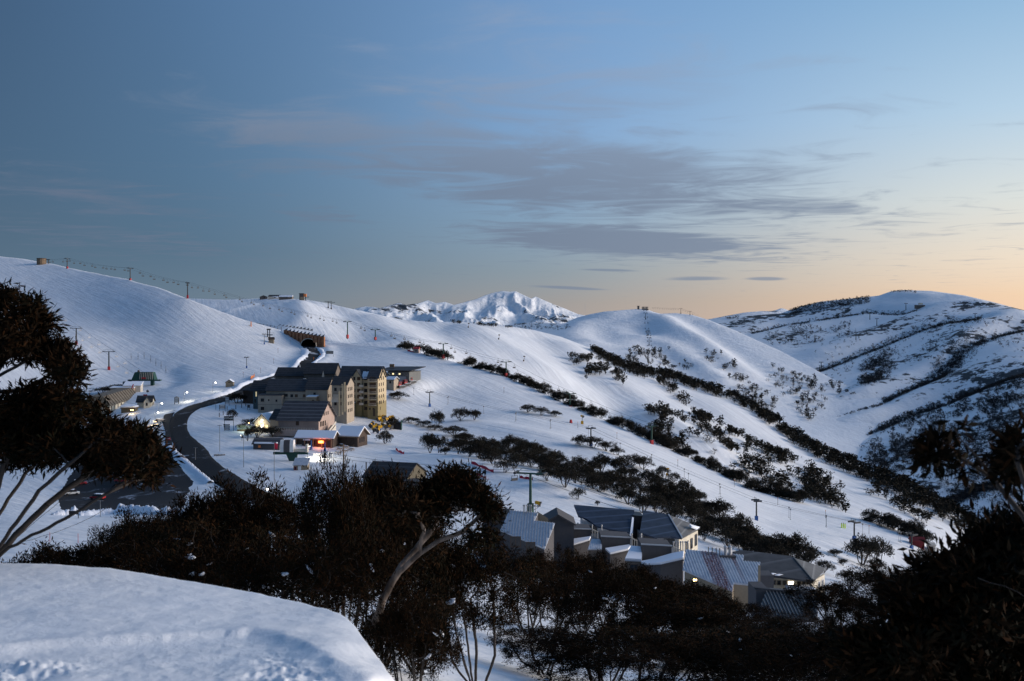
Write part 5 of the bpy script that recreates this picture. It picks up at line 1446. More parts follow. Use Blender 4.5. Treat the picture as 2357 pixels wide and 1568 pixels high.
hs = thing('gate_house', 'small white house with a dark roof at the end of the long lodge', 'building', LV.g(330, 940))
block(hs, loc(hs, 316, 938, 452), 8, 6.2, 6.0, 2.6, 'gx', 2.4, 'lodge_cream', 'roof_black', 0.6, base=2, wins=[('r', 1.6, 1.3, 0.9, 1.2), ('r', 4.0, 1.3, 0.9, 1.6)])
block(hs, loc(hs, 331, 938, 449), 20, 2.6, 4.4, 2.6, 'gy', 2.0, 'lodge_cream', 'roof_black', 0.4, base=2, wins=[('f', 1.3, 1.4, 0.8, 1.4)])
ki = thing('snowed_kiosk', 'snow covered kiosk with two warm wall lamps below the long lodge', 'building', LV.g(292, 952))
block(ki, loc(ki, 279, 951, 443), 0, 6.0, 4, 2.2, 'gx', 0.6, 'olive_barn', 'timber', 0.5, base=2, snow=0.8, hip=1.5)
for u in (301.5, 306):
    MB().tube((0, 0, -0.18), (0, 0, 0.18), 0.22).build('wall_lamp', 'lamp_warm', ki, loc(ki, u, 944, 440))
mb_ = thing('service_building', 'low pinkish service building with a white tilted roof behind the long lodge', 'building', LV.g(285, 903))
block(mb_, loc(mb_, 254, 906, 505), 6, 11.5, 6, 2.6, 'm', 0.3, 'pink_render', 'pale_trim', 0.3, base=3, snow=0.3, wins=[('f', 8.5, 1.5, 1.2, 1.2), ('f', 10.2, 1.5, 0.9, 1.2)])
block(mb_, loc(mb_, 284, 903, 508), 6, 8.5, 5, 3.0, 'm', 1.6, 'pale_trim', 'pale_trim', 0.3, base=3, snow=0.35, wins=[('f', 1.4, 1.5, 1.2, 1.4)])
MB().bar((0, 0, 0), (1.4, 0, 3.4), 0.4, 0.4).build('red_brace', 'red_steel', mb_, loc(mb_, 301, 900, 503))
st = thing('boulder', 'small dark rock in the snow near the red board', 'rock', LV.g(340, 901))
new_obj('rock', blob_mesh('rock', MAT['charcoal_wall'], 31), st, (0, 0, 0.4)).scale = (0.9, 0.8, 1.2)
hu = thing('equipment_hut', 'small gabled tan hut standing alone beside the road', 'building', LV.g(529, 891))
block(hu, loc(hu, 519.5, 891.5, 497), 6, 3.6, 3.8, 2.4, 'gy', 1.2, 'tan_wall', 'roof_grey', 0.3, base=1.5, wins=[('f', 1.8, 2.4, 1.1, 0.35)], snow=0.15)
# huts on the skyline hill
for k, (u, v, w, h, roof, wall, lab) in enumerate(((607, 687, 17, 7, 'gy', 'charcoal_wall', 'small black hut on the skyline'), (631, 686, 26, 7, 'm', 'pale_trim', 'boxy grey hut with a slanted snow patch on the skyline'), (658, 687, 30, 6, 'gx', 'umber_wall', 'long snow roofed hut on the skyline'))):
    t_ = thing('skyline_hut', lab, 'building', LC.g(u, v + 2), 'huts on the skyline hill')
    s_ = 1030 / F
    d_ = LC.d(u, v + 2)
    block(t_, (-w * s_ / 2, -1, 0), (10, 0, -4)[k], w * s_, 5, h * s_ * 0.75, roof, h * s_ * 0.5, wall, 'roof_black' if k < 2 else 'umber_wall', 0.3, base=2, snow=(0, 0.0, 0.5)[k], wins=[('f', w * s_ * 0.6, 1.6, 1.5, 1.2)])
    if k == 1:
        MB().add([(-2.5, -1.1, 2.6), (4.5, -1.1, 2.8), (4.5, -1.1, 1.0), (-2.5, -1.25, 2.5), (4.5, -1.25, 2.7), (4.5, -1.25, 0.9)], [(3, 5, 4), (0, 3, 4, 1), (1, 4, 5, 2), (2, 5, 3, 0)]).build('wall_snow', MAT['snow_clump'], t_)

# ================================================================ chalets in the foreground trees
def V3(t, q):
    return PV(*q) - t.location
def inset(pts, k):
    c_ = sum((Vector(p) for p in pts), Vector((0, 0, 0))) / len(pts)
    return [c_ + Vector(((p.x - c_.x) * k, (p.y - c_.y) * k, (p.z - c_.z) * k)) for p in pts]
def shed(t, pts, zb, wall, roofm, th=0.25, k=0.955, ribs=0, ribm='silver', name='roof', ribw=0.07, nolow=False):
    """roof polygon (u,v,d) list; walls drop from just inside it to zb (height below the thing's origin)"""
    P3 = [V3(t, q) for q in pts]
    MB().prism([p - Vector((0, 0, th + 0.05)) for p in inset(P3, k)], zb).build('wall', wall, t)
    ro = MB().slab(P3, th).build(name, roofm, t)
    return ro, P3
def plane_d(p0, p1, p2):
    """depth function of the plane through three (u,v,d) points"""
    a, b, c_ = PV(*p0), PV(*p1), PV(*p2)
    n = (b - a).cross(c_ - a)
    def f(u, v):
        r = PV(u, v, 1.0)
        return n.dot(a) / n.dot(r)
    return f
def on_plane(pl, uv):
    return [(u, v, pl(u, v)) for u, v in uv]
def ribs_on(t, ro, P3, top_a, top_b, spacing, w, h, m, down):
    """standing seams: bars from the ridge line down the slope, cut at the roof outline"""
    n = None
    a, b, c_ = P3[0], P3[1], P3[-1]
    n = (b - a).cross(c_ - a).normalized()
    if n.z < 0: n = -n
    ex = (top_b - top_a); Lx = ex.length; ex = ex / Lx
    dn = down - ex * down.dot(ex); dn = (dn - n * dn.dot(n)).normalized()
    pol = [((p - top_a).dot(ex), (p - top_a).dot(dn)) for p in P3]
    xs = [p[0] for p in pol]
    x = min(xs) + spacing * 0.5
    while x < max(xs):
        ys = []
        for (x0, y0), (x1, y1) in zip(pol, pol[1:] + pol[:1]):
            if (x0 > x) != (x1 > x):
                ys.append(y0 + (y1 - y0) * (x - x0) / (x1 - x0))
        ys.sort()
        for y0, y1 in zip(ys[::2], ys[1::2]):
            if y1 - y0 > 0.3:
                p = top_a + ex * x + dn * (y0 + 0.03) + n * (h / 2 + 0.003)
                q = top_a + ex * x + dn * (y1 - 0.03) + n * (h / 2 + 0.003)
                c4 = [(-w / 2, -h / 2), (w / 2, -h / 2), (w / 2, h / 2), (-w / 2, h / 2)]
                MB().add([p + ex * i + n * j for i, j in c4] + [q + ex * i + n * j for i, j in c4], [(0, 1, 5, 4), (1, 2, 6, 5), (2, 3, 7, 6), (3, 0, 4, 7), (3, 2, 1, 0), (4, 5, 6, 7)]).build('rib', m, ro)
        x += spacing
def seamed(t, uv, pl, zb, wall, roofm, ribm, spacing=0.33, k=0.965):
    pts = on_plane(pl, uv)
    ro, P3 = shed(t, pts, zb, wall, roofm, 0.2, k)
    ribs_on(t, ro, P3, P3[0], P3[1], spacing, 0.10, 0.11, ribm, P3[-1] - P3[0])
    return ro, P3

# silver roofed chalet
ca = thing('silver_chalet', 'chalet with a bright silver ribbed roof and a notched ridge', 'building', PV(1200, 1290, 128))
plA = plane_d((1172.7, 1174.6, 133), (1277, 1190, 132), (1151.5, 1219.6, 127.5))
roA, PA = seamed(ca, [(1172.7, 1174.6), (1238.6, 1180.4), (1230, 1198.5), (1277, 1204), (1254.3, 1262), (1151.5, 1219.6)], plA, -7, 'charcoal_wall', 'silver', 'silver_rib', 0.36)
for u, v, s_ in ((1187, 1247, 1.3), (1222, 1258, 1.1)):
    window(ca, loc(ca, u, v, plA(u, v) - 4.2), 0, s_, s_, 'glass', 'dark_timber', 1)
MB().prism([V3(ca, q) for q in ((1236, 1177, 134), (1262, 1193, 134), (1236, 1200, 134.5), (1236, 1200, 139), (1262, 1193, 139), (1236, 1177, 139))][:3] + [V3(ca, (1238, 1178, 139))], -2).build('rear_gable', 'tan_wall', ca)
for k, u in enumerate((1205, 1208, 1213, 1218, 1222, 1233)):
    MB().tube((0, 0, -0.2), (0, 0, 0.75), 0.06).tube((0, 0, 0.7), (0, 0, 0.9), 0.1).build('vent_pipe', 'pale_steel', ca, loc(ca, u, 1177.5, 132.5))
# dark wall left with twin flues
MB().box(0, 3.6, 0, 6, -9, 1.6).build('side_wall', 'charcoal_wall', ca, loc(ca, 1111, 1222, 133), R(-4))
MB().box(-0.2, 3.8, -0.2, 6.2, 1.6, 1.85).build('parapet', 'black_rubber', ca, loc(ca, 1111, 1222, 133), R(-4))
for u in (1147, 1154):
    fl = MB().tube((0, 0, -0.6), (0, 0, 1.5), 0.19, None, 10).build('flue', 'pale_steel', ca, loc(ca, u, 1195, 134))
    MB().tube((0, 0, 1.42), (0, 0, 1.58), 0.24, None, 10).build('flue_cap', 'steel', fl)
# rear roofs with dark gables
rg = thing('gabled_chalet', 'dark gabled chalet behind the silver roof', 'building', PV(1270, 1260, 145))
shed(rg, [(1270, 1187, 150), (1322, 1218, 146), (1240, 1204, 144)], -7, 'charcoal_wall', 'umber_wall', 0.2)
block(rg, loc(rg, 1248, 1225, 144), 0, 4.6, 5, 1.1, 'gy', 1.3, 'charcoal_wall', 'charcoal_wall', 0.3, base=9)

# stepped grey row between the silver roof and the rust streaked roof
PUL = ('grey walled unit next to the silver roof in the stepped row', 'middle grey walled unit of the stepped row', 'grey walled unit next to the rust streaked roof in the stepped row')
UNITS = [((1298, 1361), (1217.5, 1223), 1247, 148, [(1272, 1249), (1298, 1247), (1361, 1238), (1357, 1245), (1300, 1262)], [(1279, 1221), (1300, 1224), (1299, 1246), (1270, 1246)]),
         ((1385, 1452), (1235.5, 1243.5), 1263, 140, [(1392, 1266), (1448, 1257), (1452, 1260), (1446, 1267), (1404, 1277)], [(1362, 1240), (1386, 1242), (1385, 1264), (1353, 1264)]),
         ((1478, 1548), (1254, 1263), 1290, 132, [(1470, 1297), (1500, 1291), (1548, 1277), (1575, 1272), (1573, 1288), (1520, 1300), (1488, 1302)], [(1452, 1259), (1479, 1261), (1477, 1291), (1438, 1289)])]
for k, ((ua, ub), (va, vb), vw, d, sn, cor) in enumerate(UNITS):
    t = thing('stepped_chalet', PUL[k], 'building', PV((ua + ub) / 2, vw + 45, d), 'stepped chalet row')
    zt = PV(ua, va, d).z - t.location.z
    x0, x1 = (ua - CU) / F * d - t.location.x, (ub - CU) / F * d - t.location.x
    drop = (vb - va) * d / F * 0.55
    MB().add([(x0, 0, -8), (x1, 0.3, -8), (x1, 4.5, -8), (x0, 4.5, -8), (x0, 0, zt), (x1, 0.3, zt - drop), (x1, 4.5, zt - drop), (x0, 4.5, zt)], [(3, 2, 1, 0), (4, 5, 6, 7), (0, 1, 5, 4), (1, 2, 6, 5), (2, 3, 7, 6), (3, 0, 4, 7)]).build('wall', 'charcoal_wall', t)
    MB().add([(x0 - 0.1, -0.12, zt + 0.003), (x1 + 0.1, 0.18, zt - drop + 0.003), (x1 + 0.1, 0.4, zt - drop + 0.003), (x0 - 0.1, 0.1, zt + 0.003), (x0 - 0.1, -0.12, zt + 0.16), (x1 + 0.1, 0.18, zt - drop + 0.16), (x1 + 0.1, 0.4, zt - drop + 0.16), (x0 - 0.1, 0.1, zt + 0.16)], [(3, 2, 1, 0), (4, 5, 6, 7), (0, 1, 5, 4), (1, 2, 6, 5), (2, 3, 7, 6), (3, 0, 4, 7)]).build('parapet', 'pale_steel', t)
    pl = plane_d((sn[0][0], sn[0][1], d - 1.0), (sn[2][0], sn[2][1], d - 0.4), (sn[-1][0], sn[-1][1], d - 3.2))
    ro, P3 = shed(t, on_plane(pl, sn), -8, 'charcoal_wall', 'charcoal_wall', 0.2, 0.97)
    so = MB().slab([p + Vector((0, 0, 0.28)) for p in inset(P3, 0.97)], 0.26).build('roof_snow', MAT['snow_clump'], t)
    pl2 = plane_d((cor[0][0], cor[0][1], d + 1.5), (cor[1][0], cor[1][1], d + 1.5), (cor[2][0], cor[2][1], d - 1.5))
    ro2, P32 = shed(t, on_plane(pl2, cor), -8, 'umber_wall', 'silver', 0.15, 0.97)
    ribs_on(t, ro2, P32, P32[0], P32[1], 0.33, 0.06, 0.05, 'silver', P32[-1] - P32[0])
    if k == 2:
        MB().slab([p + Vector((0, 0, 0.22)) for p in inset(P32, 0.96)], 0.2).build('roof_snow', MAT['snow_clump'], t)
        window(t, loc(t, 1459, 1307, d - 2.6), 0, 1.1, 1.0, 'glass', 'dark_timber', 1)
    # sloping rail with little posts over the valley roof
    ra, rb = loc(t, ub + 1, vb - 5, d + 0.2), loc(t, ub + 21, vb + 4, d + 0.2)
    rr_ = MB().bar(ra, rb, 0.12, 0.14).build('rail', 'pale_trim', t)
    for i in range(4):
        q = ra + (rb - ra) * (0.1 + 0.28 * i)
        MB().box(-0.07, 0.07, -0.07, 0.07, -0.95, 0.02).build('post', 'pale_trim', t, q)
    for i, u in enumerate((ub + 24, ub + 2, ua + 6)[:2]):
        MB().tube((0, 0, -0.4), (0, 0, 0.6), 0.07).tube((0, 0, 0.5), (0, 0, 0.75), 0.11).build('vent_pipe', 'pale_steel', t, loc(t, u, vb - 4, d + 1.5))
sv = thing('vent_cluster', 'row of pale vent pipes beside the cream lodge wall', 'vents', PV(1565, 1262, 134))
for i in range(6):
    MB().tube((0, 0, -0.5), (0, 0, 0.75 + 0.1 * (i % 2)), 0.075).tube((0, 0, 0.7), (0, 0, 0.95), 0.12).build('vent_pipe', 'pale_steel', sv, (-0.55 + 0.32 * i, 0, 0))

# blue roofed lodge
bl = thing('blue_roof_lodge', 'cream lodge with a sweeping dark blue tiled roof', 'building', PV(1465, 1275, 182))
zb = -3
L1 = [(1321.3, 1161.6, 191), (1460, 1174, 191), (1457.8, 1227, 181), (1420, 1221, 181), (1374, 1211, 181), (1350, 1194, 183.2), (1331.5, 1187.5, 185)]
L2 = [(1480.5, 1175, 191), (1538.5, 1184.3, 191), (1570, 1238.5, 180.5), (1545, 1235, 181), (1507, 1236, 181), (1472.7, 1225, 182)]
L3 = [(1538.5, 1184.3, 191), (1612, 1214, 193), (1570, 1238.5, 180.5)]
P1_ = plane_d((1321.3, 1161.6, 191), (1460, 1174, 191), (1457.8, 1227, 181)); P2_ = plane_d((1480.5, 1175, 191), (1538.5, 1184.3, 191), (1570, 1238.5, 180.5))
roof1 = MB().slab([V3(bl, (u, v, P1_(u, v))) for u, v, _ in L1], 0.3).build('roof', 'roof_blue', bl)
roof2 = MB().slab([V3(bl, (u, v, P2_(u, v))) for u, v, _ in L2], 0.3).build('roof', 'roof_blue', bl)
roof3 = MB().slab([V3(bl, q) for q in L3], 0.3).build('hip_roof', 'roof_grey', bl)
MB().bar(V3(bl, (1538.5, 1183.6, 190.9)), V3(bl, (1570, 1237.6, 180.4)), 0.22, 0.16).build('hip_ridge', 'pale_steel', bl)
def wallq(t, ua, ub, vta, vtb, vbm, d0, d1, back, m, name='wall'):
    a, b = V3(t, (ua, vta, d0)), V3(t, (ub, vtb, d1))
    z0 = V3(t, (ua, vbm, d0)).z
    a2, b2 = a + Vector((0, back, 0)), b + Vector((0, back, 0))
    def dn(p): return Vector((p.x, p.y, z0))
    return MB().add([dn(a), dn(b), dn(b2), dn(a2), a, b, b2, a2], [(3, 2, 1, 0), (4, 5, 6, 7), (0, 1, 5, 4), (1, 2, 6, 5), (2, 3, 7, 6), (3, 0, 4, 7)]).build(name, m, t)
wallq(bl, 1340, 1376, 1195, 1212, 1290, 184.6, 184.6, 5, 'lodge_grey'); wallq(bl, 1376, 1456, 1213, 1228, 1290, 183, 183, 6, 'lodge_grey'); wallq(bl, 1474, 1563, 1232, 1239, 1290, 183, 183, 6, 'lodge_grey')
wallq(bl, 1457, 1480, 1186, 1188, 1290, 188, 188, 4, 'sign_black', 'link_wall')
a, b, c_ = V3(bl, (1563, 1239, 182.8)), V3(bl, (1577, 1237, 185)), V3(bl, (1606, 1221, 192))
def wall_run(t, p, q, zb, th, m):
    nrm = Vector((p.y - q.y, q.x - p.x, 0)).normalized() * th
    dn = lambda x: Vector((x.x, x.y, zb))
    return MB().add([dn(p), dn(q), dn(q + nrm), dn(p + nrm), p, q, q + nrm, p + nrm], [(3, 2, 1, 0), (4, 5, 6, 7), (0, 1, 5, 4), (1, 2, 6, 5), (2, 3, 7, 6), (3, 0, 4, 7)]).build('wall', m, t)
wall_run(bl, a, b, -3, 0.3, 'lodge_cream'); wall_run(bl, b, c_, -3, 0.3, 'lodge_cream')
ang = math.atan2(c_.y - b.y, c_.x - b.x)
nv = Vector((math.sin(ang), -math.cos(ang), 0))
for f_, zz, ww, hh in ((0.16, -1.9, 0.55, 2.0), (0.47, -1.8, 0.6, 2.0), (0.82, -1.6, 0.6, 2.2), (0.84, -4.6, 0.6, 1.4)):
    q = b.lerp(c_, f_)
    window(bl, Vector((q.x, q.y, q.z + zz)) + nv * 0.06, ang, ww * 2.0, hh, 'glass', 'dark_timber', 0)
for u, v, w, h, d in ((1366, 1219, 26, 18, 184.5), (1412.5, 1229, 24, 17, 182.9), (1433, 1232, 8, 13, 182.9), (1449, 1236, 8, 8, 182.9), (1496, 1244, 31, 21, 182.9), (1540, 1250, 25, 19, 182.9)):
    window(bl, loc(bl, u, v, d - 0.06), 0, w * d / F, h * d / F, 'glass', 'sign_black', 2 if w > 20 else 0)
MB().box(-0.1, 0.1, -0.2, 0.2, 0, 1.2).build('balcony_post', 'pale_steel', bl, loc(bl, 1330, 1218, 183))
MB().box(-1.6, 1.6, 0, 1.6, -0.15, 0).box(-1.6, 1.6, 0, 0.06, 0, 1.0).build('balcony', 'steel', bl, loc(bl, 1336, 1220, 182))
MB().slab([V3(bl, q) for q in ((1588, 1211, 188.2), (1611, 1217, 192.2), (1606, 1222, 190.0), (1593, 1217, 187))], 0.25).build('roof_snow', MAT['snow_clump'], bl, (0, 0, 0.35))
MB().slab([V3(bl, q) for q in ((1455, 1196, 186.8), (1459, 1198, 186.6), (1455, 1238, 180.2), (1450, 1236, 180.4))], 0.3).build('gutter_snow', MAT['snow_clump'], bl, (0, 0, 0.5))

# rust streaked chalet
cr = thing('rust_streaked_chalet', 'chalet with a silver ribbed roof streaked by rust below its flues', 'building', PV(1660, 1380, 120))
plR = plane_d((1578.6, 1264.8, 125), (1749.5, 1283, 125), (1571.5, 1310, 119.5))
ox = lambda u, v: (P(u, v, plR(u, v))[0] - cr.location.x)
zref = PV(1650, 1278, plR(1650, 1278)).z - cr.location.z
MAT['silver_rust'] = mat('rusty_ribbed_metal', silver_b([(ox(1632, 1285), 0.7, zref - 3.4), (ox(1645, 1285), 0.9, zref - 4.6), (ox(1622, 1285), 0.35, zref - 2.6), (ox(1690, 1290), 0.35, zref - 2.2)]), rough=0.5, metal=0.3)
roR, PR = seamed(cr, [(1578.6, 1264.8), (1711.8, 1278), (1711, 1291.5), (1749.5, 1294.6), (1746.4, 1347), (1689, 1341.6), (1686, 1359), (1571.5, 1310)], plR, -7, 'tan_wall', 'silver_rust', 'silver_rust', 0.36)
for u, v in ((1630.5, 1270), (1639.5, 1271), (1648.5, 1272), (1656.5, 1273)):
    MB().tube((0, 0, -0.3), (0, 0, 0.5), 0.06).tube((0, 0, 0.45), (0, 0, 0.62), 0.11, 0.04).build('vent_pipe', 'steel', cr, loc(cr, u, v, plR(u, v + 6) - 0.1))
for u in (1670, 1680):
    fl = MB().tube((0, 0, -0.5), (0, 0, 1.0), 0.2, None, 10).build('flue', 'pale_steel', cr, loc(cr, u, 1277, plR(u, 1280)))
    MB().tube((0, 0, 0.98), (0, 0, 1.2), 0.3, 0.02, 10).build('flue_cowl', 'pale_steel', fl)
MB().box(-1.0, 1.0, -0.25, 0.5, -0.12, 0.1).build('flashing', 'charcoal_wall', cr, loc(cr, 1675, 1281, plR(1675, 1281) - 0.3))
MB().box(0, 0.25, -0.05, 0.1, -3.3, 2.6).build('corner_trim', 'tan_wall', cr, loc(cr, 1745, 1352, plR(1746, 1347) - 0.1))

# hip roofed house with a lit window
hr = thing('hip_roof_house', 'house with a dark grey hip roof and one brightly lit window', 'building', PV(1800, 1375, 150))
Q1 = plane_d((1700, 1267, 158), (1819, 1280, 158), (1872.6, 1337.7, 149))
MB().slab([V3(hr, (u, v, Q1(u, v))) for u, v in ((1686, 1270), (1706, 1266), (1819, 1279.7), (1827, 1283.6), (1872.6, 1337.7), (1815, 1330), (1748, 1320), (1735, 1310))], 0.28).build('roof', 'roof_dark', hr)
MB().slab([V3(hr, q) for q in ((1827, 1283.6, Q1(1827, 1283.6)), (1902.4, 1308, 160), (1872.6, 1337.7, Q1(1872.6, 1337.7)))], 0.28).build('hip_roof', 'roof_grey', hr)
MB().bar(V3(hr, (1827, 1283, Q1(1827, 1283.6) - 0.05)), V3(hr, (1872.6, 1337, Q1(1872.6, 1337.7) - 0.05)), 0.2, 0.15).build('hip_ridge', 'grey_clad', hr)
wallq(hr, 1760, 1868, 1328, 1338, 1400, 151.2, 151.2, 6, 'lodge_cream')
p, q = V3(hr, (1868, 1340, 151)), V3(hr, (1898, 1322, 159))
wall_run(hr, p, q, -2, 0.3, 'lodge_cream')
an2 = math.atan2(q.y - p.y, q.x - p.x)
for f_ in (0.55, 0.8):
    w_ = p.lerp(q, f_)
    window(hr, Vector((w_.x, w_.y, w_.z - 1.3)) + Vector((math.sin(an2), -math.cos(an2), 0)) * 0.05, an2, 1.3, 1.5, 'glass', 'sign_white', 0)
for u, w, g in ((1780, 12, 'glass'), (1793, 10, 'glass'), (1806, 10, 'glass'), (1820, 15, 'window_bright'), (1839, 9, 'glass'), (1850, 9, 'glass'), (1861, 9, 'glass')):
    window(hr, loc(hr, u, 1341.5 + (u - 1800) * 0.03, 151.1), 0, w * 151 / F, 11 * 151 / F, g, 'tan_wall', 0)
MB().box(-2.2, 2.4, -2.2, 0, -0.4, 0.1).build('porch_roof', 'charcoal_wall', hr, loc(hr, 1835, 1354, 150.5))
so = MB().box(-2.0, 2.2, -2.1, 0, 0.12, 0.6).build('roof_snow', MAT['snow_clump'], hr, loc(hr, 1835, 1354, 150.5))
so.modifiers.new('soft', 'BEVEL').width = 0.2
MB().box(-1.2, 1.2, 0, 3, -3.5, 1.3).build('side_porch', 'charcoal_wall', hr, loc(hr, 1762, 1345, 146))
for u in (1775, 1790, 1802):
    q = new_obj('snow_clump', SNOWB[u % 3], hr, loc(hr, u, 1321 + (u - 1775) * 0.15, Q1(u, 1322) - 0.1)); q.scale = (0.7, 0.5, 0.15)

# ribbed dark roof low in the trees
cz = thing('dark_ribbed_chalet', 'low chalet with a dark ribbed metal roof among black trees', 'building', PV(1810, 1440, 92))
MAT['dark_rib'] = mat('dark_ribbed_metal', wall_build((0.075, 0.08, 0.085), 0.25, 1.0), rough=0.5, metal=0.2)
plZ = plane_d((1764.4, 1358, 97), (1880, 1369, 97), (1747, 1406.7, 92.5))
roZ, PZ = seamed(cz, [(1764.4, 1358), (1885, 1371), (1880, 1424), (1742, 1415)], plZ, -2, 'charcoal_wall', 'dark_rib', 'dark_rib', 0.34)
MB().bar(PZ[0] + Vector((-1.2, 0, 0.2)), PZ[1] + Vector((0.5, 0, 0.15)), 0.5, 0.18).build('ridge_cap', 'roof_dark', cz)
MB().box(-1.1, 0.2, -0.3, 3, -3, 0).build('side_wall', 'blue_paint' if False else 'charcoal_wall', cz, PZ[0] + Vector((0, 0, 0.05)))

# green shed behind the middle thicket
gs = thing('green_barn', 'green and brown clad lodge half hidden behind the thicket', 'building', PV(900, 1150, 245))
TG = block(gs, loc(gs, 836, 1150, 248), -18, 11.5, 13, 5.6, 'gx', 3.0, 'olive_barn', 'roof_black', 0.4, base=5)
block(gs, loc(gs, 925, 1170, 236), -16, 6.2, 8, 6.3, 'm', -0.6, 'grey_clad', 'roof_black', 0.5, base=5, wins=[('r', 2.5, 4.0, 1.8, 1.6)])
block(gs, loc(gs, 946, 1170, 232), -30, 4.8, 6, 5.3, 'm', -0.5, 'tan_wall', 'roof_black', 0.4, base=5, wins=[('f', 1.9, 3.6, 2.1, 1.5)])
for u, v in ((843, 1074), (900.5, 1106)):
    MB().tube((0, 0, -0.6), (0, 0, 1.5), 0.17).build('flue', 'dark_steel', gs, loc(gs, u, v + 4, 245))
MB().box(0, 7, 0, 6, -4, 3.2).build('lower_wall', 'umber_wall', gs, loc(gs, 1000, 1180, 222))

# ================================================================ lifts
def rope(t, pts, sag, r=0.05, name='cable', m='rope'):
    mb = MB()
    for a, b in zip(pts[:-1], pts[1:]):
        L = (b - a).length
        n = max(4, int(L / 12))
        pr = a
        for i in range(1, n + 1):
            s_ = i / n
            q = a.lerp(b, s_) - Vector((0, 0, sag * L * 4 * s_ * (1 - s_)))
            mb.tube(pr, q, r, None, 3)
            pr = q
    return mb.build(name, m, t)
def rope_pt(a, b, s_, sag):
    return a.lerp(b, s_) - Vector((0, 0, sag * (b - a).length * 4 * s_ * (1 - s_)))
def chair_mesh(hang=2.4, w=1.7, seats='dark_steel'):
    m = MB()
    m.tube((0, 0, 0), (0, 0, -hang * 0.55), 0.07, None, 4)
    m.bar((-w / 2, 0, -hang * 0.55), (w / 2, 0, -hang * 0.55), 0.1, 0.1)
    for s_ in (-1, 1):
        m.bar((s_ * w / 2, 0, -hang * 0.55), (s_ * w / 2, -0.1, -hang), 0.08, 0.08)
    m.box(-w / 2, w / 2, -0.55, 0.05, -hang - 0.1, -hang)
    m.box(-w / 2, w / 2, 0.0, 0.1, -hang, -hang + 0.55)
    return m.mesh('chair', seats)
CH_DARK, CH_PALE = chair_mesh(), chair_mesh(2.4, 1.7, 'pale_steel')
def tbar_mesh():
    return MB().tube((0, 0, 0), (0, 0, -3.4), 0.05, None, 4).bar((-0.55, 0, -3.4), (0.55, 0, -3.4), 0.1, 0.1).box(-0.18, 0.18, -0.15, 0.15, -0.35, 0.1).mesh('tow_bar', 'steel')
TBAR = tbar_mesh()
def pylon(u, v, h, layer, label, group, base_m, post_m='green_steel', arm=2.6, rz=0.0, r=0.38, loc_=None, basket=True):
    p = layer.g(u, v) if loc_ is None else loc_
    t = thing('lift_pylon', label, 'lift pylon', p, group, rz)
    MB().tube((0, 0, -1), (0, 0, h), r, r * 0.75, 8).build('post', post_m, t)
    MB().box(-r * 1.5, r * 1.5, -r * 1.5, r * 1.5, -0.6, min(1.9, h * 0.22)).build('padding', base_m, t)
    ar = MB().box(-arm, arm, -0.18, 0.18, h - 0.1, h + 0.25).build('crossarm', post_m, t)
    for s_ in (-1, 1):
        MB().box(s_ * arm - 0.25, s_ * arm + 0.25, -1.3, 1.3, h - 0.05, h + 0.42).build('sheave_train', 'dark_steel', t)
    if basket:
        m = MB()
        for s_ in (-1, 1):
            m.bar((s_ * arm * 0.9, -0.4, h + 0.25), (s_ * arm * 0.55, -0.4, h + 1.2), 0.08, 0.08)
        m.bar((-arm * 0.95, -0.4, h + 1.2), (arm * 0.95, -0.4, h + 1.2), 0.08, 0.08)
        m.build('work_frame', post_m, ar)
    return t, h + 0.45
def lift_line(name, label, group, stations, arm, sag, chairs, chair_me, cname, clabel, cgroup, r=0.05):
    """stations: world points of the rope at each pylon (centre). Returns the haul rope thing."""
    t = thing(name, label, 'cable', stations[0], group)
    L, R_ = [], []
    for i, p in enumerate(stations):
        a = stations[max(0, i - 1)]; b = stations[min(len(stations) - 1, i + 1)]
        d = Vector((b.x - a.x, b.y - a.y, 0)).normalized()
        n = Vector((d.y, -d.x, 0)) * arm
        L.append(p - n); R_.append(p + n)
    rope(t, [q - t.location for q in L], sag, r); rope(t, [q - t.location for q in R_], sag, r)
    cum = [0]
    for a, b in zip(stations[:-1], stations[1:]):
        cum.append(cum[-1] + (b - a).length)
    for side, us in chairs:
        ln = L if side < 0 else R_
        best = []
        for u in us:
            # find the place along the rope that shows at column u
            bq, bd = None, 1e9
            for a, b in zip(ln[:-1], ln[1:]):
                for k in range(41):
                    q = rope_pt(a, b, k / 40, sag)
                    dd = abs(project(q)[0] - u)
                    if dd < bd:
                        bd, bq, br = dd, q, math.atan2(b.y - a.y, b.x - a.x)
            best.append((bq, br))
        for q, br in best:
            o = new_obj(cname, chair_me, None, q, br - math.pi / 2 + (math.pi if side > 0 else 0))
            tag(o, clabel(project(q)[0]) if callable(clabel) else clabel, 'chair' if 'chair' in cname else 'tow bar', cgroup)
    return t
def rzline(p, q):
    return math.atan2(q.y - p.y, q.x - p.x) - math.pi / 2
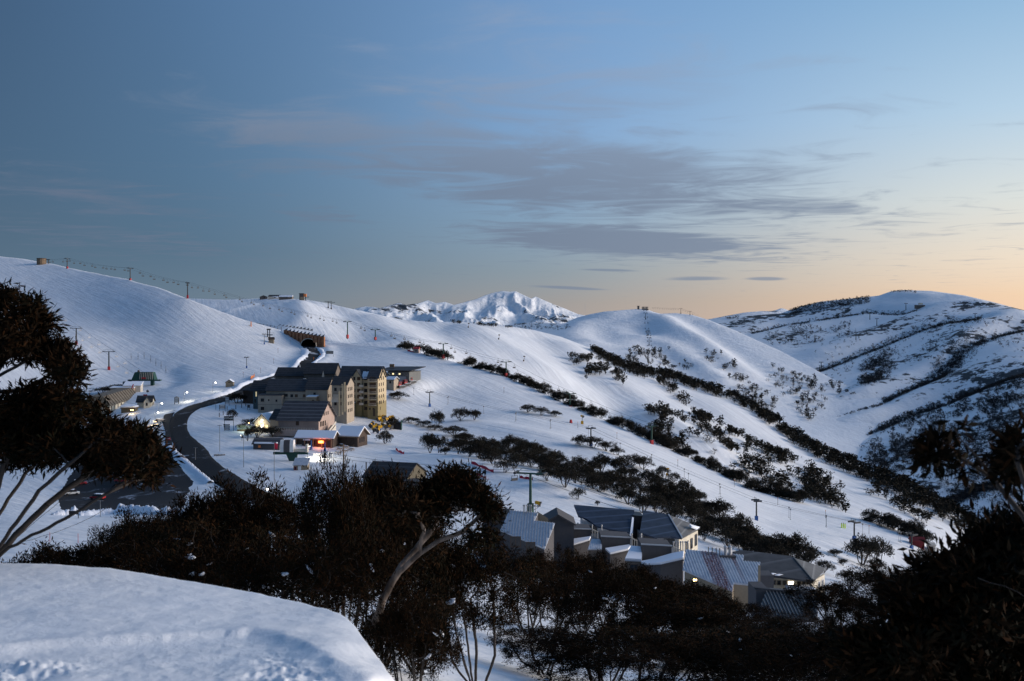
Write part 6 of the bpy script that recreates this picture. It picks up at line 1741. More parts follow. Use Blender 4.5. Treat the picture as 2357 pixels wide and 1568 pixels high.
# 1: long chairlift from the left hilltop over the tunnel and down the crest
ST = [(98, 604, 945, 2.0), (155, 618.5, 900, 8.8), (300, 646.5, 800, 9.9), (432, 685.5, 720, 10.5), (800, 777, 668, 10.4), (864, 780.5, 655, 6.0), (1020.5, 823, 604, 8.2), (1165, 866, 566, 8.0), (1312, 942, 518, 8.0), (1500, 1022, 455, 8.0)]
PL1 = ('pylon by the round hut on the left hilltop', 'second pylon on the left skyline, nearest the round hut', 'third pylon on the left skyline', 'pylon low on the left skyline above the saddle', 'tall green pylon on the slope right of the tunnel', 'short leaning pylon right of the tunnel', 'pylon standing in the crest trees nearest the tunnel', 'second pylon in the crest trees', 'third pylon in the crest trees', 'last pylon of the crest line, sunk among trees')
pts = []
for i, (u, v, d, h) in enumerate(ST):
    p = PV(u, v, d)
    q = PV(*ST[min(i + 1, len(ST) - 1)][:3]) if i < len(ST) - 1 else p + (p - PV(*ST[i - 1][:3]))
    if i > 0:
        pylon(u, v, h, LV, PL1[i], 'pylons of the long chairlift', 'red_steel', 'dark_steel' if i < 4 else 'green_steel', 2.7, rzline(p, q) + (R(35) if i < 4 else 0), 0.42, p)
    pts.append(p + Vector((0, 0, h + 0.45)))
ch1 = [118, 150, 165, 189, 215, 240, 262, 292, 325, 352, 380, 405, 437, 462, 490, 520, 552, 583, 613, 643, 676, 708, 742, 774, 835, 903, 936, 970, 1044, 1078, 1150, 1187, 1256, 1292, 1328, 1365, 1399, 1434]
lift_line('haul_rope', 'long chairlift cable from the left hilltop down the crest', 'lift cables', pts, 2.7, 0.012, [(-1, [u - 4 for u in ch1]), (1, [u + 4 for u in ch1])], CH_DARK, 'lift_chair', (lambda u: 'dark chairlift chair hanging against the sky over the left hill' if u < 500 else 'dark chairlift chair hanging over the tunnel hill' if u < 800 else 'dark chairlift chair hanging right of the tall green tunnel pylon' if u < 1020 else 'dark chairlift chair hanging beside the crest trees'), 'chairs on the long crest cable', 0.045)
# 2: lift up the left hill
ST2 = [(70, 700, 900, 9), (176, 793, 660, 10), (251, 850, 600, 10.5), (325, 885, 543, 5.5)]
pts = []
for i, (u, v, d, h) in enumerate(ST2):
    p = LV.g(u, v)
    if i in (1, 2):
        pylon(u, v, h, LV, ('', 'upper red based pylon on the left hill face', 'lower red based pylon on the left hill face')[i], 'pylons on the left hill face', 'red_steel', 'dark_steel', 3.1, R(12), 0.45)
    pts.append(p + Vector((0, 0, h + 0.45)))
lift_line('haul_rope', 'cable up the left hill face', 'lift cables', pts, 3.1, 0.01, [(-1, [118, 132, 152, 186, 206, 227, 269, 289]), (1, [117, 135, 190, 210, 230, 271, 291])], CH_PALE, 'lift_chair', 'pale chair hanging over the left hill face', 'chairs on the left hill face', 0.05)
# 3: steep lift on the far round hill
ST3 = [(1484, 713, 8), (1486, 737, 11), (1489.5, 764, 9.5), (1492, 770, 8), (1494, 790, 12), (1497, 845, 9)]
pts = []
for i, (u, v, h) in enumerate(ST3):
    p = LD.g(u, v)
    if 0 < i < 5:
        pylon(u, v, h, LD, ('', 'topmost pylon of the line up the far round hill', 'second pylon down the far round hill', 'third pylon down the far round hill', 'tall pylon low on the far round hill')[i], 'pylons on the far round hill', 'dark_steel', 'dark_steel', 2.6, 0, 0.5)
    pts.append(p + Vector((0, 0, h + 0.4)))
t3 = thing('haul_rope', 'steep cable up the far round hill', 'cable', pts[0], 'lift cables')
for s_ in (-1, 1):
    rope(t3, [q + Vector((s_ * 2.6, 0, 0)) - t3.location for q in pts], 0.004, 0.06)
    for a, b, n in zip(pts[:-1], pts[1:], (3, 3, 2, 3, 5)):
        for k in range(n):
            o = new_obj('lift_chair', CH_DARK, None, rope_pt(a, b, (k + 0.5) / n, 0.004) + Vector((s_ * 2.6, 0, 0)))
            o.scale = (1.2, 1.2, 1.2)
            tag(o, 'tiny dark chair on the steep lift up the far round hill', 'chair', 'chairs on the far round hill')
pts = []
for i, (u, v, h) in enumerate(((1500, 722, 8), (1567, 722.5, 9.5), (1588, 725.5, 6.5), (1605, 731, 4))):
    p = LD.g(u, v)
    if i in (1, 2):
        pylon(u, v, h, LD, ('', 'pylon on the skyline right of the far top station', 'last pylon on the skyline of the far round hill')[i], 'pylons on the far round hill', 'dark_steel', 'dark_steel', 2.6, 0, 0.45)
    pts.append(p + Vector((0, 0, h)))
lift_line('haul_rope', 'cable along the skyline of the far round hill', 'lift cables', pts, 2.6, 0.004, [(1, [1503 + 5.2 * i for i in range(12)] + [1572, 1577, 1582, 1594])], CH_DARK, 'lift_chair', 'tiny dark chair on the skyline cable of the far round hill', 'chairs on the far skyline cable', 0.06)
# 4: tow lift along the near slope
ST4 = [(930, 898, 3), (989, 935.5, 7.0), (1360, 1036, 7.0), (1741, 1197, 6.2), (1966, 1240, 5.6), (2098, 1259, 4.6)]
pts = []
PL4 = ('', 'blue based tow pylon near the apartment tower', 'tow pylon hidden in the clump beside the piste', 'blue based tow pylon on the open piste above the lodge', 'tow pylon above the clump on the lower piste', 'last tow pylon by the red hut')
for i, (u, v, h) in enumerate(ST4):
    p = LV.g(u, v)
    if i:
        q = LV.g(*ST4[min(i + 1, 5)][:2]) if i < 5 else p + (p - LV.g(*ST4[4][:2]))
        pylon(u, v, h, LV, PL4[i], 'pylons of the tow lift', 'blue_pad', 'dark_steel', 1.3, rzline(p, q), 0.3)
    pts.append(p + Vector((0, 0, h + 0.3)))
lift_line('haul_rope', 'thin tow lift cable along the near piste', 'lift cables', pts, 1.3, 0.006, [(1, [953, 1032, 1110, 1188, 1268, 1349, 1425, 1502, 1580, 1659, 1819, 1904, 1986, 2073]), (-1, [1030, 1185, 1266, 1500, 1578, 1656, 1816, 1900, 2069])], TBAR, 'tow_bar', (lambda u: 'empty tow bar hanging on the upper piste above the tree belt' if u < 1350 else 'empty tow bar hanging on the piste between clump and blue based pylon' if u < 1740 else 'empty tow bar hanging over the lower piste'), 'bars on the tow lift', 0.035)
# 5: lift past the green pylon
gp = PV(1221, 1178, 225)
pylon(1221, 1178, 8.6, LV, 'tall green pylon with a yellow snow gun behind the silver roof', None, 'green_steel', 'green_steel', 3.4, R(-20), 0.4, gp)
pA, pB, pC = PV(690, 1036, 324), gp + Vector((0, 0, 9)), PV(1480, 1180, 215)
lift_line('haul_rope', 'cable of the lower chairlift crossing the lit snow', 'lift cables', [pA, pB, pC], 2.6, 0.010, [(-1, [859, 944, 1026, 1104, 1182]), (1, [862, 948, 1031, 1110])], CH_DARK, 'lift_chair', 'twin chair hanging over the lit snow below the lodge', 'chairs over the lit snow', 0.045)

def snow_gun(t, at, rz=0.0, k=1.0):
    """fan gun: barrel with rings, yoke and tripod"""
    b = MB().tube((0, -0.55 * k, 0), (0, 0.6 * k, 0.25 * k), 0.42 * k, 0.34 * k, 10).build('barrel', 'yellow_paint', t, at, rz)
    MB().tube((0, -0.62 * k, -0.02), (0, -0.5 * k, 0.02), 0.48 * k, None, 10).build('nozzle_ring', 'dark_steel', b)
    return b
def gun_thing(u, v, label, group, k=1.15, mat_tower=None, h=0.9):
    t = thing('snow_gun', label, 'snow gun', LV.g(u, v), group, random.uniform(-1.2, 1.2))
    snow_gun(t, (0, 0, h), 0.0, k)
    m = MB()
    for a in (0, 2.1, 4.2):
        m.tube((0, 0, h - 0.3), (0.7 * math.cos(a), 0.7 * math.sin(a), -0.1), 0.06, None, 4)
    m.build('tripod', 'dark_steel', t)
    MB().box(-0.3, 0.3, 0.2, 0.5, 0.1, 0.5).build('motor_box', 'blue_paint', t)
    return t
GC = 'yellow snow guns parked below the tower'
for i, (u, v) in enumerate(((872, 972), (877, 969), (884, 967), (889, 973), (895, 971), (901, 968), (880, 976), (853, 987), (858, 982), (862, 990), (868, 987), (874, 991), (880, 985), (887, 989), (893, 986), (899, 990), (904, 983), (860, 996), (870, 998))):
    gun_thing(u, v, 'yellow snow gun parked in the crowd below the apartment tower', GC, 1.7, h=1.3)
for u, v, lab in ((1340, 976, 'yellow snow gun on a tall stand at the edge of the piste'),):
    t = thing('snow_gun', lab, 'snow gun', LV.g(u, v))
    MB().tube((0, 0, -0.5), (0, 0, 3.2), 0.14).build('stand', 'dark_steel', t)
    MB().box(-0.6, 0.6, -0.4, 0.4, -0.2, 1.5).build('padding', 'yellow_paint', t)
    snow_gun(t, (0, 0, 3.6), R(40), 1.3)
t = thing('snow_gun', 'yellow snow gun mounted on the green pylon', 'snow gun', gp + Vector((0.4, -0.2, 1.4)))
snow_gun(t, (1.3, 0, 0.5), R(70), 1.1)
MB().box(0, 1.9, -0.6, 0.6, -0.1, 0).bar((0, 0, -1.2), (1.7, 0, -0.1), 0.1, 0.1).build('bracket', 'steel', t)
for u, v, lab in ((1078, 760, 'snow making lance highest on the middle hill'), (1148, 790, 'snow making lance midway down the middle hill'), (1205.5, 834, 'snow making lance lowest on the middle hill'), (1535, 1098, 'yellow snow lance among the trees above the belt')):
    L_ = LV if v > 1000 else LC
    t = thing('snow_lance', lab, 'snow lance', L_.g(u, v))
    k = 1.0 if v < 1000 else 0.6
    MB().tube((0, 0, -0.5), (0.6 * k, 0, 4.2 * k), 0.16 * k).build('pole', 'timber', t)
    MB().box(-0.5 * k, 1.3 * k, -0.4, 0.4, 3.8 * k, 4.6 * k).box(-0.6 * k, 0.5 * k, -0.4, 0.4, 0, 1.4 * k).build('head', 'yellow_paint' if v > 1000 else 'timber', t)

# ---- lift buildings
ls = thing('lift_station', 'green lift base station with white ribs beside the left hill', 'lift station', LV.g(335, 887))
s_ = 545 / F
m = MB()
m.add([(-6.5, -2.5, 3.4), (5.6, -2.5, 3.4), (5.6, 2.5, 3.4), (-6.5, 2.5, 3.4), (-5.0, -1.6, 7.4), (4.6, -1.6, 7.4), (4.6, 1.6, 7.4), (-5.0, 1.6, 7.4)], [(3, 2, 1, 0), (4, 5, 6, 7), (0, 1, 5, 4), (1, 2, 6, 5), (2, 3, 7, 6), (3, 0, 4, 7)]).build('housing', 'green_steel', ls)
for k in range(8):
    x = -2.2 + 0.95 * k
    MB().add([(x, -2.56, 3.6), (x + 0.2, -2.56, 3.6), (x + 0.2, -1.72, 7.3), (x, -1.72, 7.3), (x, -2.7, 3.6), (x + 0.2, -2.7, 3.6), (x + 0.2, -1.86, 7.3), (x, -1.86, 7.3)], [(4, 5, 6, 7), (0, 4, 7, 3), (1, 2, 6, 5), (0, 1, 5, 4), (3, 7, 6, 2)]).build('rib', 'pale_trim', ls)
MB().box(-1.0, 1.2, -2.85, -2.7, 3.9, 4.7).build('banner', 'red_steel', ls)
MB().box(-9.0, 8.2, -1.2, 1.2, 2.7, 3.4).build('deck_beam', 'green_steel', ls)
MB().box(3.0, 4.6, -0.9, 0.9, -1.5, 2.7).build('leg', 'green_steel', ls); MB().box(-8.5, -7.6, -0.8, 0.8, -1.5, 2.7).build('leg', 'green_steel', ls)
MB().box(-11.5, -6.0, -1.5, 1.5, 0.2, 2.4).build('control_room', 'teal_panel', ls)
MB().tube((-3.6, 0, 7.4), (-3.6, 0, 8.4), 0.7, 0.5, 8).build('roof_cowl', 'dark_timber', ls)

bs = thing('lift_terminal', 'lower chairlift terminal with a ribbed dark hood and white sides', 'lift station', PV(664, 1062, 324.5))
x0, zz = (647 - 664) * 332 / F, (1062 - 1040) * 332 / F
h0 = 4.0
hm = MB()
prof = [(-1.6, 0.0), (-1.6, 2.2), (-1.0, 3.8), (1.0, 3.8), (1.6, 2.2), (1.6, 0.0)]
def hood(xa, xb, name, m):
    mb = MB()
    n = len(prof)
    mb.add([(xa, y, zz + z) for y, z in prof] + [(xb, y, zz + z) for y, z in prof], [(i, i + 1, n + i + 1, n + i) for i in range(n - 1)] + [tuple(range(n - 1, -1, -1)), tuple(range(n, 2 * n)), (n - 1, 0, n, 2 * n - 1)])
    return mb.build(name, m, bs)
hood(-2.4, -1.25, 'hood_end', 'white_paint'); hd = hood(-1.24, 0.74, 'hood', 'charcoal_wall'); hood(0.75, 1.9, 'hood_end', 'white_paint')
for k in range(8):
    MB().box(-1.15 + 0.25 * k, -1.08 + 0.25 * k, -1.68, -1.61, zz + 0.1, zz + 2.15).build('rib', 'grey_clad', hd)
MB().box(-4.9, 6.4, -0.45, 0.45, zz - 0.9, zz - 0.1).build('beam', 'green_steel', bs)
MB().add([(-0.6, -0.5, zz - 0.9), (3.0, -0.5, zz - 0.9), (3.0, 0.5, zz - 0.9), (-0.6, 0.5, zz - 0.9), (1.2, -0.5, -2), (2.4, -0.5, -2), (2.4, 0.5, -2), (1.2, 0.5, -2)], [(0, 1, 2, 3), (7, 6, 5, 4), (4, 5, 1, 0), (5, 6, 2, 1), (6, 7, 3, 2), (7, 4, 0, 3)]).build('mast', 'green_steel', bs)
MB().box(2.0, 6.2, -0.9, 0.9, zz + 0.0, zz + 0.9).box(5.8, 6.4, -1.0, 1.0, zz - 0.2, zz + 2.4).build('bullwheel_cover', 'pale_trim', bs)
m = MB()
for k in range(6):
    m.box(2.0 + 0.5 * k, 2.06 + 0.5 * k, -0.9, -0.84, zz + 0.9, zz + 2.3)
m.box(2.0, 4.6, -0.9, -0.84, zz + 2.25, zz + 2.35).box(2.0, 4.6, -0.9, -0.84, zz + 1.5, zz + 1.58)
m.build('service_rail', 'white_paint', bs)
lch = thing('lift_hut', 'small lift hut with a silver ribbed roof in front of the terminal', 'building', PV(690, 1086, 309))
TH_ = block(lch, loc(lch, 675.5, 1085, 309), 0, 4.3, 3.4, 1.9, 'm', 1.5, 'tan_wall', 'silver', 0.25, base=1.5, wins=[('f', 0.6, 0.9, 0.7, 1.0, ('glass', 'red_steel', 0))])
for k in range(14):
    MB().add([TH_((-0.1 + 0.34 * k, -0.22, 2.06)), TH_((-0.03 + 0.34 * k, -0.22, 2.06)), TH_((-0.03 + 0.34 * k, 3.6, 3.75)), TH_((-0.1 + 0.34 * k, 3.6, 3.75)), TH_((-0.1 + 0.34 * k, -0.22, 2.12)), TH_((-0.03 + 0.34 * k, -0.22, 2.12)), TH_((-0.03 + 0.34 * k, 3.6, 3.81)), TH_((-0.1 + 0.34 * k, 3.6, 3.81))], [(4, 5, 6, 7), (0, 1, 5, 4), (1, 2, 6, 5), (2, 3, 7, 6), (3, 0, 4, 7)]).build('roof_rib', 'silver', lch)
MB().box(0.5, 1.5, -0.06, 0.0, 0.05, 1.6).build('door', 'white_paint', lch, TH_((0.9, 0, 0)))
for k, (u, v, lab) in enumerate(((716.5, 1036, 'blue padded post left of the neon sign'), (748, 1040, 'blue padded post below the neon sign'))):
    t = thing('padded_post', lab, 'post', LV.g(u, v), 'padded posts before the shop front')
    MB().tube((0, 0, -0.3), (0, 0, 3.2), 0.22, 0.16, 8).build('post', 'blue_pad', t)
    MB().tube((0, 0, -0.3), (0, 0, 1.0), 0.55, 0.4, 8).build('padding', 'blue_pad', t)
tp_ = thing('top_station', 'dark lift top station with an orange cabin on the skyline', 'lift station', LC.g(698, 691))
k_ = 1000 / F
MB().box(-3.6, 0.6, -1.5, 1.5, 0, 6.4).build('tower_block', 'charcoal_wall', tp_); MB().box(0.4, 3.2, -1.3, 1.3, 3.4, 6.2).build('cabin', 'orange_paint', tp_); MB().box(-2.4, 1.4, -2.2, -1.5, 0, 3.2).build('porch', 'tan_wall', tp_); MB().box(-4.0, 1.0, -1.9, 1.9, 6.4, 6.8).build('roof', 'dark_steel', tp_); MB().box(2.6, 5.8, -0.4, 0.4, 2.8, 3.3).build('beam', 'dark_steel', tp_); MB().box(2.0, 2.6, -0.5, 0.5, -1, 3.4).build('leg', 'dark_steel', tp_)
for u, v, lab in ((755.5, 705, 'left of the twin skyline pylons'), (762.5, 706.5, 'right of the twin skyline pylons')):
    pylon(u, v, 6.2, LC, lab, 'twin pylons on the skyline hill', 'dark_steel', 'dark_steel', 3.0, R(20), 0.4, None, False)
rh = thing('round_hut', 'round brown timber hut on the left hilltop', 'building', LV.g(96, 608))
MB().tube((0, 0, -1), (0, 0, 5.0), 4.2, 4.2, 14).build('wall', 'timber', rh); MB().tube((0, 0, 5.0), (0, 0, 5.5), 4.5, 4.3, 14).build('roof', 'dark_timber', rh)
MB().box(3.5, 8.0, -0.4, 0.4, 4.0, 4.6).box(6.0, 6.6, -0.4, 0.4, 0, 4.2).build('cable_arm', 'dark_steel', rh)
fs = thing('far_top_station', 'small dark top station on the far round hill', 'lift station', LD.g(1483, 714))
MB().box(-5, 7.5, -2, 2, -1, 0.8).box(-4.6, -3.8, -0.5, 0.5, 0.8, 5.4).box(6.2, 7.0, -0.5, 0.5, 0.8, 5.4).build('deck', 'dark_steel', fs); MB().box(-4.6, 7.0, -1.5, 1.5, 4.2, 5.6).build('canopy', 'dark_steel', fs); MB().box(-3.4, 5.6, -1.2, 1.2, 0.8, 3.0).build('cabin', 'grey_clad', fs); MB().box(-13, -9.5, -1, 1, -1, 6.6).box(-14, -8.6, -1.3, 1.3, 6.6, 7.4).build('patrol_hut', 'umber_wall', fs)
er = thing('summit_hut', 'small hut with a pole near the top of the right-hand mountain', 'building', LE.g(2118, 707))
MB().box(-10, 8, -3, 3, -2, 5).build('wall', 'umber_wall', er); MB().box(-3, 4, -2.5, 2.5, 5, 9).build('upper_wall', 'lodge_cream', er); MB().box(-11, 9, -4, 4, 5.0, 5.6).build('roof', MAT['snow_clump'], er)
for k, (u, v) in enumerate(((2085, 709), (2018, 757), (1970, 790), (1890, 840), (2002, 736), (2244, 735))):
    t = thing('tow_mast', ('lift mast beside the summit hut on the right-hand mountain', 'lift mast in the middle of the shaded right-hand mountain', 'lift mast left of the middle one on the right-hand mountain', 'lowest lift mast on the right-hand mountain', 'lift mast above the middle one on the right-hand mountain', 'lift mast far right on the right-hand mountain')[k], 'lift mast', LE.g(u, v), 'masts on the right-hand mountain')
    MB().tube((0, 0, -1), (0, 0, 13), 0.7, 0.5, 6).build('post', 'dark_steel', t); MB().box(-3.5, 3.5, -0.5, 0.5, 12.4, 13.4).build('crossarm', 'dark_steel', t)
rt = thing('red_hut', 'dark red hut at the foot of the tow lift', 'building', LV.g(2118, 1259))
block(rt, (-3.2, 0, 0), -10, 4.4, 3, 2.4, 'gx', 1.0, 'dark_red', 'dark_red', 0.3, base=2)
t = thing('grey_hut', 'small pale hut right of the dark red hut', 'building', LV.g(2143, 1268))
block(t, (-1, 0, 0), -10, 2.4, 2.4, 2.0, 'm', 0.4, 'pale_trim', 'pale_trim', 0.2, base=2, wins=[('f', 1.2, 1.3, 0.9, 0.8)])
t = thing('slope_hut', 'little reddish hut on the crest among the first crest trees', 'building', LV.g(958, 813))
block(t, (-1.6, 0, 0), -10, 3.2, 3, 2.6, 'gx', 1.0, 'pink_render', 'red_steel', 0.3, base=2, wins=[('f', 1.6, 1.4, 0.9, 0.9)])
t = thing('watch_hut', 'little raised lift operator hut on the bank left of the tunnel', 'building', LV.g(624, 789))
block(t, (-1.6, 0, 0), 5, 3.2, 3, 2.6, 'gx', 1.2, 'tan_wall', 'dark_timber', 0.4, base=2)
t = thing('lift_platform', 'dark platform with rails above the operator hut', 'platform', LV.g(621, 776))
MB().box(-1.8, 1.8, -1, 1, 1.4, 2.0).box(-1.6, -1.2, -0.5, 0.5, -1.5, 5.0).box(-0.2, 0.2, -0.5, 0.5, -1.5, 5.0).box(-1.9, 0.6, -0.8, 0.8, 5.0, 5.9).build('frame', 'dark_steel', t); MB().box(-1.8, 3.2, -1, -0.9, 3.0, 3.15).box(3.1, 3.2, -1, -0.9, 1.4, 3.1).build('rail', 'dark_steel', t)
for u, v, h, lab in ((568, 847, 6, 'small blue based tow pylon above the hut'), (608.5, 792, 6.5, 'small blue based tow pylon near the railing')):
    pylon(u, v, h, LV, lab, 'small tow pylons on the left bank', 'blue_pad', 'steel', 0.9, 0, 0.22, None, False)

# ================================================================ lamps
def light(kind, name, energy, col, at, parent=None, size=0.15, rot=None, spot=None):
    l = bpy.data.lights.new(name, kind)
    l.energy = energy
    l.color = col
    if kind in ('POINT', 'SPOT'):
        l.shadow_soft_size = size
    if spot:
        l.spot_size, l.spot_blend = spot
    o = bpy.data.objects.new(name, l)
    COL.objects.link(o)
    o.location = at
    if parent: o.parent = parent
    if rot: o.rotation_euler = rot
    return o
def street_lamp(u, v, h, label, e=900, col=(1.0, 0.93, 0.76), reach=1.2, group='street lamps along the road'):
    t = thing('street_lamp', label, 'street lamp', LV.g(u, v), group)
    MB().tube((0, 0, -0.8), (0, 0, h), 0.09, 0.06, 6).build('pole', 'steel', t)
    MB().bar((0, 0, h), (reach, 0, h + 0.15), 0.09, 0.09).build('arm', 'steel', t)
    MB().box(reach - 0.15, reach + 0.45, -0.18, 0.18, h + 0.1, h + 0.3).build('lamp_housing', 'steel', t)
    g = new_obj('lamp_globe', blob_mesh('lamp_globe', MAT['lamp_white'], 5), t, (reach + 0.15, 0, h - 0.12)); g.scale = (0.34, 0.34, 0.45)
    light('POINT', 'lamp_light', e, col, (reach + 0.15, 0, h - 0.7), t, 0.3)
for u, v, h, lab, e in ((490, 902, 4.6, 'lit street lamp nearest the small hut', 350), (424, 924.5, 4.6, 'lit street lamp beside the glass shelter', 800), (366, 953, 4.4, 'lit street lamp above the road bend', 350), (357, 971, 3.6, 'lit street lamp at the outside of the road bend', 350), (611, 1138, 1.6, 'lit lamp beside the lower road behind the thicket', 160)):
    street_lamp(u, v, h, lab, e, reach=(1.2 if h > 2 else 0.4))
# flood light by the flat crowned tree
t = thing('flood_light', 'flood light on a tall pole throwing a beam across the snow', 'flood light', LV.g(561, 1076))
MB().tube((0, 0, -0.5), (0, 0, 9.4), 0.11, 0.07, 6).build('pole', 'steel', t)
MB().box(-0.9, 0.9, -0.1, 0.1, 9.3, 9.5).build('crossarm', 'steel', t)
MB().box(-0.5, -0.1, -0.4, 0.4, 9.5, 10.0).build('lamp_housing', 'dark_steel', t)
t2 = thing('flood_light', 'low flood light at the foot of the flat crowned trees', 'flood light', LV.g(557, 1013))
MB().tube((0, 0, -0.5), (0, 0, 1.8), 0.08, None, 6).build('post', 'steel', t2)
MB().box(-0.25, 0.25, -0.35, 0.35, 1.7, 2.2).build('lamp_housing', 'dark_steel', t2)
MB().box(-0.32, -0.26, -0.3, 0.3, 1.75, 2.15).build('lens', 'lamp_white', t2)
light('SPOT', 'flood_beam', 9000, (1.0, 0.93, 0.72), (-0.5, 0, 2.0), t2, 0.2, (0, R(80), R(180)), (R(70), 0.7))
# lights of the lift terminal and the neon front
t = thing('work_light', 'bright work light under the lift terminal lighting the queue area', 'work light', LV.g(708, 1058))
MB().tube((0, 0, -0.5), (0, 0, 4.4), 0.09, None, 6).build('pole', 'steel', t)
MB().box(-0.1, 0.9, -0.25, 0.25, 4.3, 4.6).build('lamp_housing', 'white_paint', t)
MB().box(0.0, 0.8, -0.2, 0.2, 4.22, 4.29).build('lens', 'lamp_white', t)
light('SPOT', 'work_beam', 6000, (1.0, 0.90, 0.72), (0.5, 0, 4.1), t, 0.3, (R(12), R(-38), 0), (R(140), 0.8))
light('POINT', 'neon_glow', 260, (1.0, 0.16, 0.04), TD((9.6, -2.6, 1.7)), dc, 0.5)
light('POINT', 'terrace_glow', 380, (1.0, 0.86, 0.55), TP((3.0, -1.6, 2.3)), pb, 0.4)
light('POINT', 'terrace_glow', 220, (0.85, 1.0, 0.80), TP((-3.0, -3.2, 1.6)), pb, 0.4)
light('POINT', 'kiosk_glow', 260, (1.0, 0.70, 0.35), loc(ki, 304, 947, 437), ki, 0.3)
for u, v, d, lab in ((1360, 1320.5, 75, 'warm chalet wall lamp among the trees below the stepped row'), (1599.5, 1335, 78, 'small warm wall lamp under the rust streaked roof'), (1599, 1380.5, 60, 'lowest chalet wall lamp among the black trees')):
    g_ = ground_at_depth(LV, u, d)
    q = PV(u, v, d)
    t = thing('chalet_lamp', lab, 'lamp', g_, 'wall lamps among the chalets')
    MB().tube((0, 0, -0.3), (0, 0, q.z - g_.z), 0.05, None, 6).build('pole', 'dark_steel', t)  # added pole: the chalet's wall lamp is stood forward among the trees
    o = new_obj('lamp_globe', blob_mesh('lamp_globe', MAT['lamp_warm'], 6), t, q - g_); o.scale = (0.13, 0.13, 0.16)

# ================================================================ poles, signs, fences
for k, (u, v) in enumerate(((302, 827), (318, 825.5), (332, 824.5), (347, 833), (359, 841), (371, 846), (382, 851))):
    t = thing('marker_pole', 'tall dark marker pole in the arc above the lift base', 'pole', LV.g(u, v), 'arc of marker poles above the lift base')
    MB().tube((0, 0, -0.8), (0, 0, 4.2), 0.09, 0.07, 6).build('pole', 'dark_timber', t); MB().tube((0, 0, 1.2), (0, 0, 2.2), 0.17, None, 6).build('sleeve', 'charcoal_wall', t)
FP = [(396 + i * 6.4, 1033 + i * 5.75) for i in range(14)]
fe = thing('roadside_fence', 'post and wire fence on the snow bank between road and car park', 'fence', LV.g(436, 1070))
pr = None
for u, v in FP:
    q = LV.g(u, v) - fe.location
    MB().tube(q + Vector((0, 0, -0.4)), q + Vector((0, 0, 1.7)), 0.07, None, 5).build('post', 'dark_timber', fe)
    if pr is not None:
        for z in (0.7, 1.4):
            MB().tube(pr + Vector((0, 0, z)), q + Vector((0, 0, z)), 0.02, None, 3).build('wire', 'steel', fe)
    pr = q
ln = np.array([(392 + i * 3.1, 1029 + i * 2.8) for i in range(31)])
c3 = LV.at(ln[:, 0], ln[:, 1])
vs_, fc = [], []
rr = np.random.RandomState(4)
for i, p in enumerate(c3):
    d = c3[min(i + 1, 30)] - c3[max(i - 1, 0)]
    n = np.array([d[1], -d[0], 0]); n /= np.linalg.norm(n)
    w = rr.uniform(1.0, 1.7)
    for k, h in ((-1.3, -0.5), (-0.7, 0.5), (0, 0.85), (0.7, 0.55), (1.3, -0.5)):
        vs_.append(p + n * k * w + np.array([0, 0, h * rr.uniform(0.8, 1.15)]))
bm_ = np_mesh('snow_berm', vs_, grid_faces(31, 5), MAT['snow_clump'], True)
tag(new_obj('snow_berm', bm_), None, None, None, 'structure')
# ploughed banks on both sides of the road
def berm(name, line, w0, h0, seed, side=0.0):
    l = np.array(line, float)
    s_ = np.concatenate([[0], np.cumsum(np.linalg.norm(np.diff(l, axis=0), axis=1))])
    n = int(s_[-1] / 2.2)
    t = np.linspace(0, s_[-1], n)
    c_ = LV.at(np.interp(t, s_, l[:, 0]), np.interp(t, s_, l[:, 1]))
    r = np.random.RandomState(seed)
    vs_ = []
    for i, p in enumerate(c_):
        d = c_[min(i + 1, n - 1)] - c_[max(i - 1, 0)]
        nn = np.array([d[1], -d[0], 0]); nn /= np.linalg.norm(nn) + 1e-9
        w = w0 * r.uniform(0.7, 1.3) * (1 + 0.9 * float(vnoise(np.array(i * 0.13 + seed), np.array(3.3)))); e = min(1, i / 6, (n - 1 - i) / 6)
        for k, h in ((-1.4, -0.6), (-0.8, 0.35), (-0.2, 0.9), (0.4, 0.75), (0.9, 0.3), (1.5, -0.6)):
            vs_.append(p + nn * k * w + np.array([0, 0, (h * h0 * r.uniform(0.7, 1.25) * (1 + 1.2 * float(vnoise(np.array(i * 0.17 + seed), np.array(7.7))))) * (0.25 + 0.75 * e)]))
    tag(new_obj(name, np_mesh(name, vs_, grid_faces(n, 6), MAT['snow_clump'], True)), None, None, None, 'structure')
berm('snow_bank', [(u - 2, v - 1.5) for u, v in ROAD_L[2:17]], 1.9, 1.3, 1)
berm('snow_bank', [(u + 3, v + 1) for u, v in ROAD_R[0:6]], 1.7, 1.0, 2)
berm('snow_bank', [(u - 2, v - 1.5) for u, v in ROAD_L[12:19]], 1.2, 1.0, 4)
berm('snow_bank', [(120, 1182), (200, 1183), (280, 1176), (360, 1180), (440, 1182)], 1.3, 1.4, 5)
# signs
def sign(u, v, w, h, lift_, label, face='sign_black', posts=2, stripes=0, group=None, txt=None, tcol='sign_white'):
    p = LV.g(u, v)
    d = p.y
    s_ = d / F
    t = thing('sign_board', label, 'sign', p, group)
    W, H, Z = w * s_, h * s_, lift_ * s_
    bo = MB().box(-W / 2, W / 2, -0.06, 0.06, Z, Z + H).build('board', face, t)
    for i in range(posts):
        x = -W / 2 + 0.1 + (W - 0.2) * (i / (posts - 1) if posts > 1 else 0.5)
        MB().box(x - 0.07, x + 0.07, 0.07, 0.2, -0.6, Z + H).build('post', 'dark_steel', t)
    for i in range(stripes):
        z = Z + H * (i + 0.5) / stripes
        MB().box(-W * 0.4, W * 0.4, -0.09, -0.065, z - H * 0.16 / stripes * 1.6, z + H * 0.16 / stripes * 1.6).build('lettering_line', 'sign_white', bo)
    return t, W, H, Z, bo
